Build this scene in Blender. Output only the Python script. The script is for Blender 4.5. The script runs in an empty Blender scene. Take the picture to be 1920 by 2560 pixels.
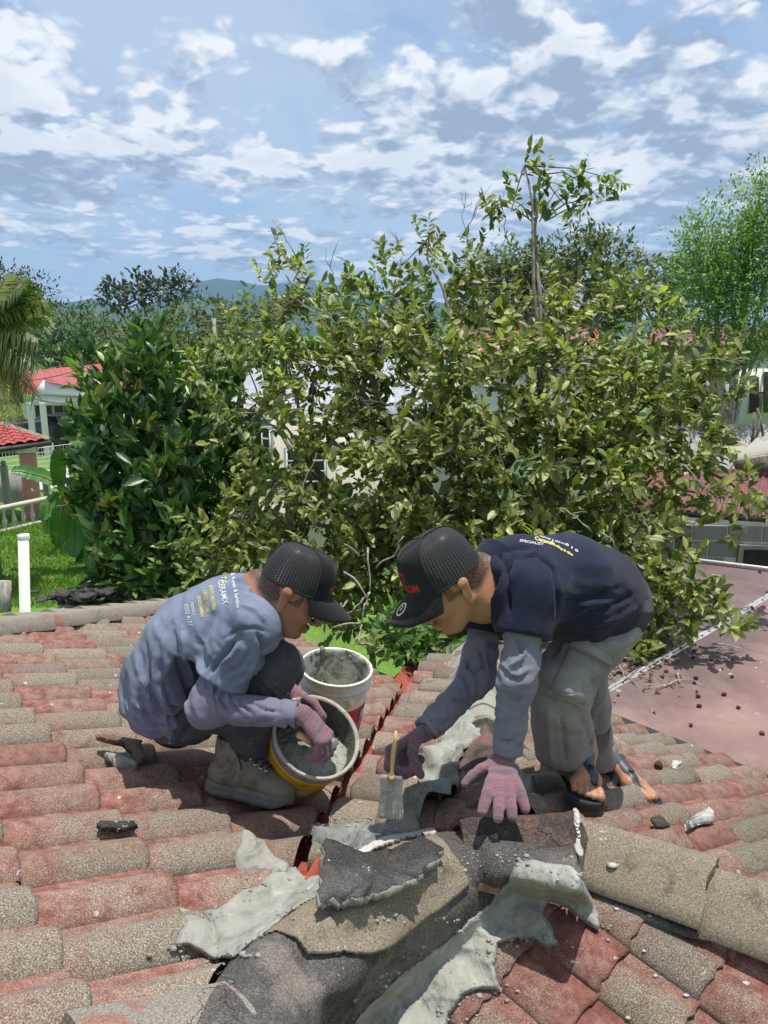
import bpy, bmesh, math, random
import numpy as np
from mathutils import Vector, Matrix
from mathutils.bvhtree import BVHTree

C = bpy.context.scene.collection
scene = bpy.context.scene
rnd = random.Random(7)
rng = np.random.default_rng(11)
FPX, CAMZ, TILT = 1923.0, 5.2, math.radians(13.0)

# ------------------------------------------------------------ camera
cam_data = bpy.data.cameras.new('camera')
cam = bpy.data.objects.new('camera', cam_data); C.objects.link(cam)
cam.location = (0, 0, CAMZ); cam.rotation_euler = (math.radians(90) - TILT, 0, 0)
cam_data.sensor_fit = 'HORIZONTAL'; cam_data.sensor_width = 36.0; cam_data.lens = 36.0 * FPX / 1920.0
cam_data.clip_start = 0.05; cam_data.clip_end = 30000
scene.camera = cam

# ------------------------------------------------------------ node helper
class N:
    def __init__(s, nt): s.nt = nt; s.n = nt.nodes; s.l = nt.links
    def add(s, t, **k):
        o = s.n.new(t)
        for a, b in k.items(): setattr(o, a, b)
        return o
    def put(s, sock, v):
        if isinstance(v, bpy.types.NodeSocket): s.l.new(v, sock)
        elif v is not None:
            if sock.type == 'RGBA' and hasattr(v, '__len__') and len(v) == 3: v = (*v, 1)
            if sock.type == 'RGBA' and not hasattr(v, '__len__'): v = (v, v, v, 1)
            sock.default_value = v
    def m(s, op, a, b=None, c=None, clamp=False):
        o = s.add('ShaderNodeMath', operation=op, use_clamp=clamp)
        for i, v in enumerate((a, b, c)):
            if v is not None: s.put(o.inputs[i], v)
        return o.outputs[0]
    def vm(s, op, a, b=None, out=0):
        o = s.add('ShaderNodeVectorMath', operation=op)
        s.put(o.inputs[0], a)
        if b is not None:
            if op == 'SCALE': s.put(o.inputs[3], b)
            else: s.put(o.inputs[1], b)
        return o.outputs[out]
    def xyz(s, x, y, z):
        o = s.add('ShaderNodeCombineXYZ')
        for i, v in enumerate((x, y, z)): s.put(o.inputs[i], v)
        return o.outputs[0]
    def sep(s, v):
        o = s.add('ShaderNodeSeparateXYZ'); s.put(o.inputs[0], v); return o.outputs
    def noise(s, vec, scale=1.0, detail=3.0, rough=0.5, dist=0.0, col=False):
        o = s.add('ShaderNodeTexNoise')
        if vec is not None: s.put(o.inputs['Vector'], vec)
        s.put(o.inputs['Scale'], scale); s.put(o.inputs['Detail'], detail)
        s.put(o.inputs['Roughness'], rough); s.put(o.inputs['Distortion'], dist)
        return o.outputs[1 if col else 0]
    def voro(s, vec, scale=1.0, out='Distance', feature='F1'):
        o = s.add('ShaderNodeTexVoronoi', feature=feature)
        if vec is not None: s.put(o.inputs['Vector'], vec)
        s.put(o.inputs['Scale'], scale); return o.outputs[out]
    def mix(s, f, a, b, mode='MIX'):
        o = s.add('ShaderNodeMix', data_type='RGBA', blend_type=mode)
        s.put(o.inputs[0], f); s.put(o.inputs[6], a); s.put(o.inputs[7], b)
        return o.outputs[2]
    def mixf(s, f, a, b):
        o = s.add('ShaderNodeMix', data_type='FLOAT')
        s.put(o.inputs[0], f); s.put(o.inputs[2], a); s.put(o.inputs[3], b)
        return o.outputs[0]
    def ss(s, v, lo, hi, a=0.0, b=1.0):
        o = s.add('ShaderNodeMapRange', interpolation_type='SMOOTHSTEP')
        for i, q in enumerate((v, lo, hi, a, b)): s.put(o.inputs[i], q)
        return o.outputs[0]
    def lin(s, v, lo, hi, a=0.0, b=1.0):
        o = s.add('ShaderNodeMapRange')
        for i, q in enumerate((v, lo, hi, a, b)): s.put(o.inputs[i], q)
        return o.outputs[0]
    def attr(s, name, out=2, kind='GEOMETRY'):
        o = s.add('ShaderNodeAttribute', attribute_name=name, attribute_type=kind); return o.outputs[out]
    def objrnd(s): return s.add('ShaderNodeObjectInfo').outputs['Random']
    def pos(s): return s.add('ShaderNodeNewGeometry').outputs['Position']
    def nrm(s): return s.add('ShaderNodeNewGeometry').outputs['Normal']
    def obj(s): return s.add('ShaderNodeTexCoord').outputs['Object']
    def gen(s): return s.add('ShaderNodeTexCoord').outputs['Generated']
    def ramp(s, f, stops, mode='LINEAR'):
        o = s.add('ShaderNodeValToRGB'); o.color_ramp.interpolation = mode
        cr = o.color_ramp
        while len(cr.elements) < len(stops): cr.elements.new(0.5)
        for e, (p, c) in zip(cr.elements, stops):
            e.position = p; e.color = (*c, 1) if len(c) == 3 else c
        s.put(o.inputs[0], f); return o.outputs[0]
    def bump(s, h, strength=0.5, dist=0.01, normal=None):
        o = s.add('ShaderNodeBump'); s.put(o.inputs['Strength'], strength); s.put(o.inputs['Distance'], dist)
        s.put(o.inputs['Height'], h)
        if normal is not None: s.put(o.inputs['Normal'], normal)
        return o.outputs[0]

def material(name, fn, **k):
    """fn(N) -> dict of principled inputs; key 'trans' adds a translucent share"""
    mt = bpy.data.materials.new(name); mt.use_nodes = True
    n = N(mt.node_tree); mt.node_tree.nodes.clear()
    out = n.add('ShaderNodeOutputMaterial'); p = n.add('ShaderNodeBsdfPrincipled')
    d = fn(n) if callable(fn) else fn
    tr = d.pop('trans', None)
    for key, v in d.items(): n.put(p.inputs[key], v)
    sh = p.outputs[0]
    if tr is not None:
        t = n.add('ShaderNodeBsdfTranslucent'); n.put(t.inputs[0], tr[1])
        mx = n.add('ShaderNodeMixShader'); n.put(mx.inputs[0], tr[0])
        n.l.new(sh, mx.inputs[1]); n.l.new(t.outputs[0], mx.inputs[2]); sh = mx.outputs[0]
    n.l.new(sh, out.inputs[0])
    return mt

CT, ST = math.cos(TILT), math.sin(TILT)
AR = np.array([1., 0, 0]); AF = np.array([0, CT, -ST]); AU = np.array([0, ST, CT]); CAM = np.array([0, 0, CAMZ])
def ray(x, y): return AF + (x - 960) / FPX * AR + (1280 - y) / FPX * AU

# ------------------------------------------------------------ sky, sun, exposure
SUN_DIR = Vector((0.10, 0.07, 0.99)).normalized()
world = bpy.data.worlds.new('World'); scene.world = world; world.use_nodes = True
def build_world():
    nt = world.node_tree; nt.nodes.clear(); n = N(nt)
    out = n.add('ShaderNodeOutputWorld'); bg = n.add('ShaderNodeBackground')
    sky = n.add('ShaderNodeTexSky', sky_type='NISHITA')
    sky.sun_disc = False; sky.sun_elevation = math.asin(SUN_DIR.z); sky.sun_rotation = math.atan2(SUN_DIR.x, SUN_DIR.y)
    sky.altitude = 50; sky.air_density = 1.0; sky.dust_density = 0.6; sky.ozone_density = 2.0
    g = n.vm('NORMALIZE', n.gen())
    x, y, z = n.sep(g)
    h = n.m('SQRT', n.m('ADD', n.m('MULTIPLY', x, x), n.m('MULTIPLY', y, y)))
    zz = n.m('MAXIMUM', z, 0.0)
    v = n.m('LOGARITHM', n.m('ADD', zz, 0.09), 2.718)       # compresses the layers towards the horizon
    hs = n.m('ADD', n.m('DIVIDE', 0.16, n.m('ADD', zz, 0.09)), 0.62)   # features get smaller towards the horizon
    def q(dv, sx, sv, off):
        return n.xyz(n.m('ADD', n.m('MULTIPLY', n.m('MULTIPLY', x, sx), hs), off), n.m('MULTIPLY', n.m('MULTIPLY', y, sx), hs), n.m('MULTIPLY', n.m('ADD', v, dv), sv))
    def dens(dv):
        p = q(dv, 2.9, 1.5, 7.3)
        warp = n.vm('SCALE', n.vm('SUBTRACT', n.noise(p, 3.0, 3, 0.55, 0, col=True), (0.5, 0.5, 0.5)), 0.22)
        pw = n.vm('ADD', p, warp)
        big = n.noise(pw, 1.25, 2.0, 0.5)
        puff = n.noise(pw, 3.5, 6.0, 0.56)
        b_ = n.m('ADD', n.m('MULTIPLY', big, 0.62), n.m('MULTIPLY', puff, 0.46)); b_ = n.m('ADD', b_, n.m('MULTIPLY', n.m('SUBTRACT', 0.45, n.voro(pw, 8.0, 'Distance', 'F1')), 0.11)); b_ = n.m('ADD', b_, n.m('MULTIPLY', n.m('SUBTRACT', 0.45, n.voro(pw, 19.0, 'Distance', 'F1')), 0.06)); gs = n.vm('ADD', g, (0.0, 0.0, dv * .28))
        for (cx, cy, rr, am) in ((1820, 190, 190, .12), (1330, 350, 220, .10), (1640, 450, 120, .07), (40, 370, 110, .13), (470, 130, 110, .09), (860, 120, 120, .09), (400, 370, 70, .11), (110, 245, 55, .10), (620, 520, 110, .06), (1000, 450, 110, .06), (1100, 60, 200, -.06), (700, 300, 150, -.05), (250, 60, 120, -.05)):
            c = ray(cx, cy); c = c / np.linalg.norm(c); dd = n.vm('MULTIPLY', n.vm('SUBTRACT', gs, tuple(c)), (1.0, 1.0, 1.7)); l2 = n.vm('DOT_PRODUCT', dd, dd, out=1)
            b_ = n.m('ADD', b_, n.m('MULTIPLY', n.m('EXPONENT', n.m('MULTIPLY', l2, -(FPX / rr) ** 2)), am))
        return b_
    d0, d1 = dens(0.0), dens(0.075)
    veil = n.noise(q(0, 1.6, 0.9, 9.0), 1.6, 5, 0.6, 0.6)
    cov = n.ss(d0, 0.470, 0.56)
    thick = n.ss(d0, 0.55, 0.70)
    lit = n.m('ADD', n.m('MULTIPLY', n.m('SUBTRACT', d0, d1), 8.5), 0.46, clamp=True)
    lit2 = n.m('SUBTRACT', lit, n.m('MULTIPLY', thick, 0.22), clamp=True)
    ccol = n.ramp(lit2, [(0.0, (3.1, 3.8, 4.9)), (0.32, (4.3, 5.1, 6.2)), (0.58, (6.1, 6.7, 7.5)), (0.98, (8.9, 9.0, 9.1))])
    skyc = n.mix(1.0, sky.outputs[0], (1.0, 1.06, 1.18), 'MULTIPLY')
    veilc = n.mix(n.ss(veil, 0.34, 0.62, 0.30, 0.85), skyc, (5.0, 6.1, 7.4))
    lowhaze = n.mix(n.ss(zz, 0.0, 0.10, 0.6, 0.0), veilc, (6.2, 7.2, 8.3))
    col = n.mix(n.m('MULTIPLY', cov, 0.96), lowhaze, ccol)
    n.put(bg.inputs[0], col); bg.inputs[1].default_value = 0.088
    n.l.new(bg.outputs[0], out.inputs[0])
    world.cycles.sampling_method = 'MANUAL'; world.cycles.sample_map_resolution = 512
build_world()

sun_data = bpy.data.lights.new('sun', 'SUN'); sun = bpy.data.objects.new('sun', sun_data); C.objects.link(sun)
sun_data.energy = 4.4; sun_data.angle = math.radians(0.53); sun_data.color = (1.0, 0.955, 0.89)
sun.rotation_euler = SUN_DIR.to_track_quat('Z', 'Y').to_euler()
scene.view_settings.view_transform = 'Standard'; scene.view_settings.look = 'None'
scene.view_settings.exposure = 0.38; scene.view_settings.gamma = 1.0
scene.view_settings.use_curve_mapping = False
scene.render.engine = 'CYCLES'
scene.cycles.use_denoising = True
scene.cycles.max_bounces = 6; scene.cycles.diffuse_bounces = 3; scene.cycles.glossy_bounces = 2
scene.cycles.transmission_bounces = 3; scene.cycles.transparent_max_bounces = 6
scene.cycles.caustics_reflective = False; scene.cycles.caustics_refractive = False
scene.cycles.sample_clamp_indirect = 6.0

# ------------------------------------------------------------ geometry of the view
def W(x, y, d): return CAM + ray(x, y) * d            # point on the line of sight at forward distance d
def atz(x, y, z):                                       # point on the horizontal plane z
    r = ray(x, y); return CAM + r * ((z - CAMZ) / r[2])
def proj(P):
    P = np.asarray(P) - CAM; d = P @ AF
    return 960 + FPX * (P @ AR) / d, 1280 - FPX * (P @ AU) / d, d
def unit(v): v = np.asarray(v, float); return v / np.linalg.norm(v)
def hit(n, p0, x, y):
    r = ray(x, y); return CAM + r * ((n @ (p0 - CAM)) / (n @ r))

# ------------------------------------------------------------ object helpers
def tag(o, label=None, cat=None, group=None, kind=None):
    if label: o['label'] = label
    if cat: o['category'] = cat
    if group: o['group'] = group
    if kind: o['kind'] = kind
    return o
def empty(name, loc=(0, 0, 0), label=None, cat=None, group=None, parent=None):
    o = bpy.data.objects.new(name, None); C.objects.link(o); o.location = loc
    o.empty_display_size = 0.05
    return tag(o, label, cat, group)
def setparent(o, parent):
    o.parent = parent
    o.matrix_parent_inverse = wmat(parent).inverted()
    return o
def wmat(o):
    return o.matrix_basis.copy() if o.parent is None else wmat(o.parent) @ o.matrix_parent_inverse @ o.matrix_basis
def link_mesh(name, me, mat=None, parent=None, smooth=False):
    o = bpy.data.objects.new(name, me); C.objects.link(o)
    if mat is not None and not me.materials:
        for q in (mat if isinstance(mat, (list, tuple)) else [mat]): me.materials.append(q)
    if smooth: me.shade_smooth()
    if parent is not None: setparent(o, parent)
    return o
def npmesh(name, verts, faces, smooth=False):
    """fast mesh from numpy arrays; faces (n,3) or (n,4) or a list of such arrays"""
    me = bpy.data.meshes.new(name)
    if isinstance(faces, np.ndarray): faces = [faces]
    faces = [np.asarray(f, np.int32) for f in faces if len(f)]
    verts = np.asarray(verts, np.float32)
    nl = sum(f.size for f in faces); nf = sum(len(f) for f in faces)
    me.vertices.add(len(verts)); me.loops.add(nl); me.polygons.add(nf)
    me.vertices.foreach_set('co', verts.ravel())
    me.loops.foreach_set('vertex_index', np.concatenate([f.ravel() for f in faces]))
    tot = np.concatenate([np.full(len(f), f.shape[1], np.int32) for f in faces])
    me.polygons.foreach_set('loop_start', np.concatenate([[0], np.cumsum(tot)[:-1]]).astype(np.int32))
    me.polygons.foreach_set('loop_total', tot)
    if smooth: me.polygons.foreach_set('use_smooth', np.ones(nf, bool))
    me.update(calc_edges=True); me.validate()
    return me
def bm_obj(name, bm, mat=None, parent=None, smooth=False):
    me = bpy.data.meshes.new(name); bm.to_mesh(me); bm.free()
    return link_mesh(name, me, mat, parent, smooth)
def setattr_f(me, name, vals, domain='POINT'):
    a = me.attributes.new(name, 'FLOAT', domain); a.data.foreach_set('value', np.asarray(vals, np.float32))

def add_box(bm, lo, hi, M=None, bevel=0.0):
    lo, hi = Vector(lo), Vector(hi)
    g = bmesh.ops.create_cube(bm, size=1.0)
    vs = g['verts']
    for v in vs: v.co = Vector(((v.co.x + .5) * (hi.x - lo.x) + lo.x, (v.co.y + .5) * (hi.y - lo.y) + lo.y, (v.co.z + .5) * (hi.z - lo.z) + lo.z))
    if bevel:
        es = list({e for v in vs for e in v.link_edges})
        r = bmesh.ops.bevel(bm, geom=es, offset=bevel, segments=1, affect='EDGES'); vs = r['verts'] or vs
        vs = list({v for f in r['faces'] for v in f.verts} | {v for v in vs if v.is_valid})
    if M is not None:
        for v in vs: v.co = M @ v.co
    return vs
def box(name, lo, hi, mat, parent=None, M=None, bevel=0.0):
    bm = bmesh.new(); add_box(bm, lo, hi, M, bevel); return bm_obj(name, bm, mat, parent)
def frame_of(d, up=(0, 0, 1)):
    d = unit(d); up = np.asarray(up, float)
    s = np.cross(d, up)
    if np.linalg.norm(s) < 1e-4: s = np.cross(d, (1, 0, 0))
    s = unit(s); return s, unit(np.cross(s, d)), d
def tube_arrays(pts, rad, seg=8, cap=True, squash=1.0):
    pts = np.asarray(pts, float); k = len(pts)
    rad = np.full(k, rad) if np.isscalar(rad) else np.asarray(rad, float)
    vs = []; t = np.gradient(pts, axis=0) if k > 2 else np.repeat([pts[-1] - pts[0]], k, 0)
    s, u, _ = frame_of(t[0], (0.13, 0.2, 1) if abs(unit(t[0])[2]) < 0.95 else (1, 0.1, 0))
    ang = np.arange(seg) * 2 * np.pi / seg
    for i in range(k):
        d = unit(t[i]); s = unit(s - d * (s @ d)); u = np.cross(d, s)
        vs.append(pts[i] + rad[i] * (np.cos(ang)[:, None] * s + squash * np.sin(ang)[:, None] * u))
    vs = np.concatenate(vs)
    a = np.arange(seg); b = (a + 1) % seg
    f = np.concatenate([np.stack([i * seg + a, i * seg + b, (i + 1) * seg + b, (i + 1) * seg + a], 1) for i in range(k - 1)])
    fs = [f]
    if cap:
        n0 = len(vs); vs = np.vstack([vs, pts[0], pts[-1]])
        fs.append(np.stack([b, a, np.full(seg, n0)], 1)); e = (k - 1) * seg
        fs.append(np.stack([e + a, e + b, np.full(seg, n0 + 1)], 1))
    return vs, fs
class Batch:
    """collects many little shapes into one mesh"""
    def __init__(s): s.v = []; s.f4 = []; s.f3 = []; s.n = 0; s.at = []
    def add(s, v, fs, a=0.0):
        v = np.asarray(v, float)
        for f in (fs if isinstance(fs, list) else [fs]):
            f = np.asarray(f, np.int64)
            if len(f): (s.f4 if f.shape[1] == 4 else s.f3).append(f + s.n)
        s.v.append(v); s.n += len(v); s.at.append(np.full(len(v), a) if np.isscalar(a) else a)
    def tube(s, pts, rad, seg=6, cap=True, a=0.0): v, f = tube_arrays(pts, rad, seg, cap); s.add(v, f, a)
    def box(s, lo, hi, M=None, a=0.0):
        (x0, y0, z0), (x1, y1, z1) = lo, hi
        v = np.array([(x, y, z) for x in (x0, x1) for y in (y0, y1) for z in (z0, z1)], float)
        if M is not None: v = v @ np.array(M)[:3, :3].T + np.array(M)[:3, 3]
        s.add(v, np.array([(0, 1, 3, 2), (4, 6, 7, 5), (0, 4, 5, 1), (2, 3, 7, 6), (0, 2, 6, 4), (1, 5, 7, 3)]), a)
    def build(s, name, mat, parent=None, smooth=False, attr=None):
        fs = []
        if s.f4: fs.append(np.concatenate(s.f4))
        if s.f3: fs.append(np.concatenate(s.f3))
        me = npmesh(name, np.concatenate(s.v), fs, smooth)
        if attr: setattr_f(me, attr, np.concatenate(s.at))
        return link_mesh(name, me, mat, parent)
def tube(name, pts, rad, mat, parent=None, seg=10, smooth=True, cap=True):
    v, f = tube_arrays(pts, rad, seg, cap); return link_mesh(name, npmesh(name, v, f, smooth), mat, parent)
def lathe_arrays(prof, seg=48, M=None, a0=0.0, a1=2 * math.pi):
    prof = np.asarray(prof, float); k = len(prof); full = abs(a1 - a0 - 2 * math.pi) < 1e-6
    m = seg if full else seg + 1
    ang = a0 + np.arange(m) * (a1 - a0) / seg
    v = np.stack([prof[:, None, 0] * np.cos(ang), prof[:, None, 0] * np.sin(ang), np.repeat(prof[:, 1:2], m, 1)], -1).reshape(-1, 3)
    i, j = np.meshgrid(np.arange(k - 1), np.arange(seg), indexing='ij'); j2 = (j + 1) % m
    f = np.stack([i * m + j, i * m + j2, (i + 1) * m + j2, (i + 1) * m + j], -1).reshape(-1, 4)
    if M is not None: M = np.array(M); v = v @ M[:3, :3].T + M[:3, 3]
    return v, f
def basis(o, x, y, z):
    M = Matrix.Identity(4)
    for i in range(3): M[i][0], M[i][1], M[i][2], M[i][3] = x[i], y[i], z[i], o[i]
    return M

# value noise in numpy
_H = rng.random(4096)
def vnoise(P, seed=0):
    P = np.asarray(P, float); i = np.floor(P).astype(np.int64); f = P - i; f = f * f * (3 - 2 * f)
    def h(a, b, c): return _H[(a * 73856093 ^ b * 19349663 ^ c * 83492791 ^ seed * 2654435) & 4095]
    x, y, z = i[..., 0], i[..., 1], i[..., 2]; fx, fy, fz = f[..., 0], f[..., 1], f[..., 2]
    r = 0
    for dx in (0, 1):
        for dy in (0, 1):
            for dz in (0, 1):
                r = r + h(x + dx, y + dy, z + dz) * (fx if dx else 1 - fx) * (fy if dy else 1 - fy) * (fz if dz else 1 - fz)
    return r * 2 - 1
def fbm(P, oct=3, seed=0):
    P = np.asarray(P, float); r = 0; a = 1.0; s = 0
    for k in range(oct): r = r + a * vnoise(P * 2 ** k + k * 17.3, seed + k); s += a; a *= .5
    return r / s
# ============================================================ materials of the roof
def tile_fn(red=0.5, light=1.0, extra=0.0):
    def fn(n):
        p = n.pos()
        r = n.m('FRACT', n.m('ADD', n.m('MULTIPLY', n.objrnd(), 1.0), n.attr('rnd')))
        r2 = n.m('FRACT', n.m('MULTIPLY', r, 7.31))
        big = n.noise(p, 5.5, 4, 0.6, 0.4)
        mid = n.noise(p, 26.0, 4, 0.65)
        fine = n.noise(p, 330.0, 3, 0.65)
        grit = n.noise(p, 620.0, 2, 0.6)
        # how much lichen / dirt hides the paint
        k = n.m('ADD', n.m('MULTIPLY', big, 0.9), n.m('MULTIPLY', mid, 0.72))
        k = n.m('ADD', k, n.m('MULTIPLY', n.m('SUBTRACT', r, 0.5), 0.55))
        k = n.m('ADD', k, n.m('MULTIPLY', n.m('SUBTRACT', fine, 0.5), 1.25))
        k = n.m('ADD', k, extra)
        pan = n.attr('pan')                       # pans and the strip under the next tile keep their paint
        k = n.m('SUBTRACT', k, n.m('MULTIPLY', pan, 0.42))
        lich = n.lin(k, red + 0.02, red + 0.58)
        redc = n.ramp(n.m('ADD', n.m('MULTIPLY', mid, 0.6), n.m('MULTIPLY', fine, 0.4)), [(0.3, (0.085, 0.030, 0.026)), (0.48, (0.20, 0.082, 0.062)), (0.58, (0.28, 0.135, 0.112)), (0.72, (0.40, 0.25, 0.21))])
        lc = n.ramp(n.m('ADD', n.m('MULTIPLY', fine, 0.75), n.m('MULTIPLY', grit, 0.25)), [(0.34, (0.040, 0.035, 0.030)), (0.46, (0.12, 0.105, 0.088)), (0.55, (0.255, 0.225, 0.188)), (0.68, (0.46, 0.42, 0.36))])
        tint = n.ramp(r2, [(0.0, (0.72, 0.70, 0.66)), (0.35, (1.0, 0.98, 0.94)), (0.7, (1.18, 1.12, 1.02)), (1.0, (0.86, 0.90, 0.80))])
        lc = n.mix(1.0, lc, tint, 'MULTIPLY')
        c = n.mix(lich, redc, lc)
        soot = n.ss(n.noise(p, 9.0, 5, 0.7, 0.6), 0.55, 0.72)
        c = n.mix(n.m('MULTIPLY', soot, 0.55), c, n.mix(1.0, c, (0.42, 0.40, 0.40), 'MULTIPLY'))
        drop = n.m('LESS_THAN', n.voro(p, 11.0), n.m('MULTIPLY', n.noise(p, 3.0, 2), 0.19))
        wh = n.m('MULTIPLY', drop, n.ss(n.noise(p, 70.0, 2), 0.46, 0.56))
        c = n.mix(n.m('MULTIPLY', wh, 0.55), c, (0.60, 0.59, 0.55))
        if light != 1.0: c = n.mix(1.0, c, (light, light, light), 'MULTIPLY')
        h = n.m('ADD', n.m('MULTIPLY', fine, 0.7), n.m('MULTIPLY', grit, 0.5))
        b = n.bump(h, 0.6, 0.004, n.bump(mid, 0.5, 0.010))
        return {'Base Color': c, 'Roughness': 0.93, 'Normal': b, 'Specular IOR Level': 0.25}
    return fn
M_TILE = material('weathered red roof tile', tile_fn(0.355, 1.10))
M_TILE_R = material('weathered brownish roof tile', tile_fn(0.34, 1.02))
M_TILE_F = material('weathered dark red roof tile', tile_fn(0.44, 0.92))
def cap_fn(base=(0.25, 0.21, 0.155), dark=(0.055, 0.048, 0.042), amt=0.5, dark_scale=4.0, tint_red=0.0):
    def fn(n):
        p = n.pos()
        fine = n.noise(p, 240.0, 4, 0.75); mid = n.noise(p, 22.0, 4, 0.6); big = n.noise(p, dark_scale, 5, 0.65, 0.5)
        c1 = n.ramp(fine, [(0.30, tuple(x * 0.38 for x in base)), (0.47, tuple(x * 0.85 for x in base)), (0.58, tuple(x * 1.25 for x in base)), (0.74, tuple(min(1, x * 1.9) for x in base))])
        c2 = n.ramp(fine, [(0.34, tuple(x * 0.45 for x in dark)), (0.55, dark), (0.66, tuple(x * 2.4 for x in dark)), (0.76, (0.36, 0.35, 0.34))])
        k = n.ss(n.m('ADD', n.m('MULTIPLY', big, 0.75), n.m('MULTIPLY', mid, 0.25)), amt - 0.07, amt + 0.07)
        c = n.mix(k, c1, c2)
        if tint_red: c = n.mix(n.m('MULTIPLY', n.ss(n.noise(p, 9.0, 3, 0.6), 0.56, 0.68), tint_red), c, (0.34, 0.07, 0.05))
        crack = n.voro(n.vm('ADD', p, n.vm('SCALE', n.noise(p, 8.0, 4, 0.6, 0, col=True), 0.16)), 5.2, 'Distance', 'DISTANCE_TO_EDGE')
        cr = n.m('MULTIPLY', n.ss(crack, 0.0, 0.007, 1.0, 0.0), n.ss(n.noise(p, 2.2, 2), 0.50, 0.62))
        c = n.mix(n.m('MULTIPLY', cr, 0.75), c, (0.015, 0.013, 0.012))
        sp = n.m('LESS_THAN', n.voro(n.vm('ADD', p, n.vm('SCALE', n.noise(p, 60.0, 2, 0.5, 0, col=True), 0.02)), 60.0), n.m('MULTIPLY', n.ss(n.noise(p, 6.0, 2), 0.52, 0.70), 0.24))
        c = n.mix(n.m('MULTIPLY', sp, 0.7), c, (0.55, 0.54, 0.51))
        h = n.m('SUBTRACT', n.m('ADD', n.m('MULTIPLY', fine, 1.0), n.m('MULTIPLY', mid, 1.4)), n.m('MULTIPLY', cr, 1.6))
        return {'Base Color': c, 'Roughness': 0.95, 'Normal': n.bump(h, 0.7, 0.006), 'Specular IOR Level': 0.2}
    return fn
M_CAP = material('beige lichened ridge cap', cap_fn((0.25, 0.21, 0.155), (0.10, 0.088, 0.072), amt=0.62))
M_CAP_BROWN = material('dark brown ridge cap', cap_fn((0.16, 0.115, 0.095), (0.06, 0.05, 0.045), 0.52, tint_red=0.5))  # darker brown than the beige caps, with noise patches and red tint
M_CAP_GREY = material('grey far ridge cap', cap_fn((0.27, 0.245, 0.205), (0.15, 0.14, 0.12), 0.66, tint_red=0.5))
M_OLD = material('old blackened mortar', cap_fn((0.19, 0.17, 0.145), (0.095, 0.088, 0.083), 0.47, 4.5))
M_RIDGE_PALE = material('pale mortar smeared ridge cap', cap_fn((0.33, 0.315, 0.27), (0.17, 0.155, 0.13), 0.56, 5.0))
def mortar_fn(c0=(0.30, 0.315, 0.275), wet=0.0):
    def fn(n):
        p = n.pos()
        st = n.noise(n.vm('MULTIPLY', p, (9.0, 4.0, 9.0)), 2.0, 3, 0.5, 0.8)
        fine = n.noise(p, 60.0, 4, 0.55); sand = n.noise(p, 420.0, 2, 0.6)
        f = n.m('ADD', n.m('MULTIPLY', st, 0.7), n.m('MULTIPLY', fine, 0.3))
        c = n.ramp(f, [(0.32, tuple(x * 0.62 for x in c0)), (0.47, tuple(x * 0.92 for x in c0)), (0.56, c0), (0.68, tuple(x * 1.28 for x in c0))])
        pits = n.m('MULTIPLY', n.m('LESS_THAN', n.voro(p, 42.0), 0.13), n.ss(n.noise(p, 12, 2), 0.48, 0.6))
        c = n.mix(n.m('MULTIPLY', pits, 0.55), c, tuple(x * 0.3 for x in c0))
        h = n.m('ADD', n.m('MULTIPLY', st, 2.2), n.m('ADD', n.m('MULTIPLY', fine, 0.7), n.m('MULTIPLY', sand, 0.30)))
        h = n.m('SUBTRACT', h, n.m('MULTIPLY', pits, 0.6))
        return {'Base Color': c, 'Roughness': 0.8 - 0.45 * wet, 'Normal': n.bump(h, 0.75, 0.009), 'Specular IOR Level': 0.3 + 0.3 * wet}
    return fn
M_MORTAR = material('fresh grey green mortar', mortar_fn((0.315, 0.315, 0.275)))
M_MORTAR_WET = material('wet dark mortar', mortar_fn((0.215, 0.222, 0.205), 0.45))
M_MORTAR_WHITE = material('dried white mortar crust', mortar_fn((0.50, 0.49, 0.45)))
def paint_fn(c, rough=0.5, dirt=0.25, scale=8.0, metal=0.0, bumps=0.15):
    def fn(n):
        p = n.pos(); f = n.noise(p, scale, 5, 0.65, 0.3); g = n.noise(p, scale * 14, 4, 0.6)
        cc = n.mix(n.m('MULTIPLY', n.ss(f, 0.42, 0.68), dirt), c, tuple(x * 0.35 for x in c))
        cc = n.mix(n.m('MULTIPLY', n.ss(g, 0.45, 0.7), dirt * 0.6), cc, tuple(x * 0.55 + 0.02 for x in c))
        return {'Base Color': cc, 'Roughness': n.lin(f, 0.3, 0.7, rough * 0.85, min(1, rough * 1.2)), 'Metallic': metal, 'Normal': n.bump(g, bumps, 0.004)}
    return fn
M_VALLEY = material('orange red valley gutter', paint_fn((0.33, 0.07, 0.038), 0.7, 0.9, 12))
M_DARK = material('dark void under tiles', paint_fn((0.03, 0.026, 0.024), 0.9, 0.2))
M_WHITE = material('dirty white plastic', paint_fn((0.74, 0.74, 0.69), 0.42, 0.22, 9))
M_WOOD = material('pale brush wood', paint_fn((0.62, 0.40, 0.17), 0.5, 0.2, 25))
M_BLACKBIT = material('charred slate chip', cap_fn((0.10, 0.095, 0.09), (0.05, 0.047, 0.045), 0.5))
# ============================================================ the tiled roof under the two men
house = empty('tiled_house', (0, 3, 0), 'low house with a weathered red concrete tile roof the two men work on', 'house')
NR = unit((0.205, 0.246, 0.947))
def plane_pt(h): return CAM + np.array([0, 0, h])
H_L, H_R = -0.98, -0.72
def onL(x, y, dz=0.0): return hit(NR, plane_pt(H_L + dz), x, y)
def onR(x, y, dz=0.0): return hit(NR, plane_pt(H_R + dz), x, y)

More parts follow.
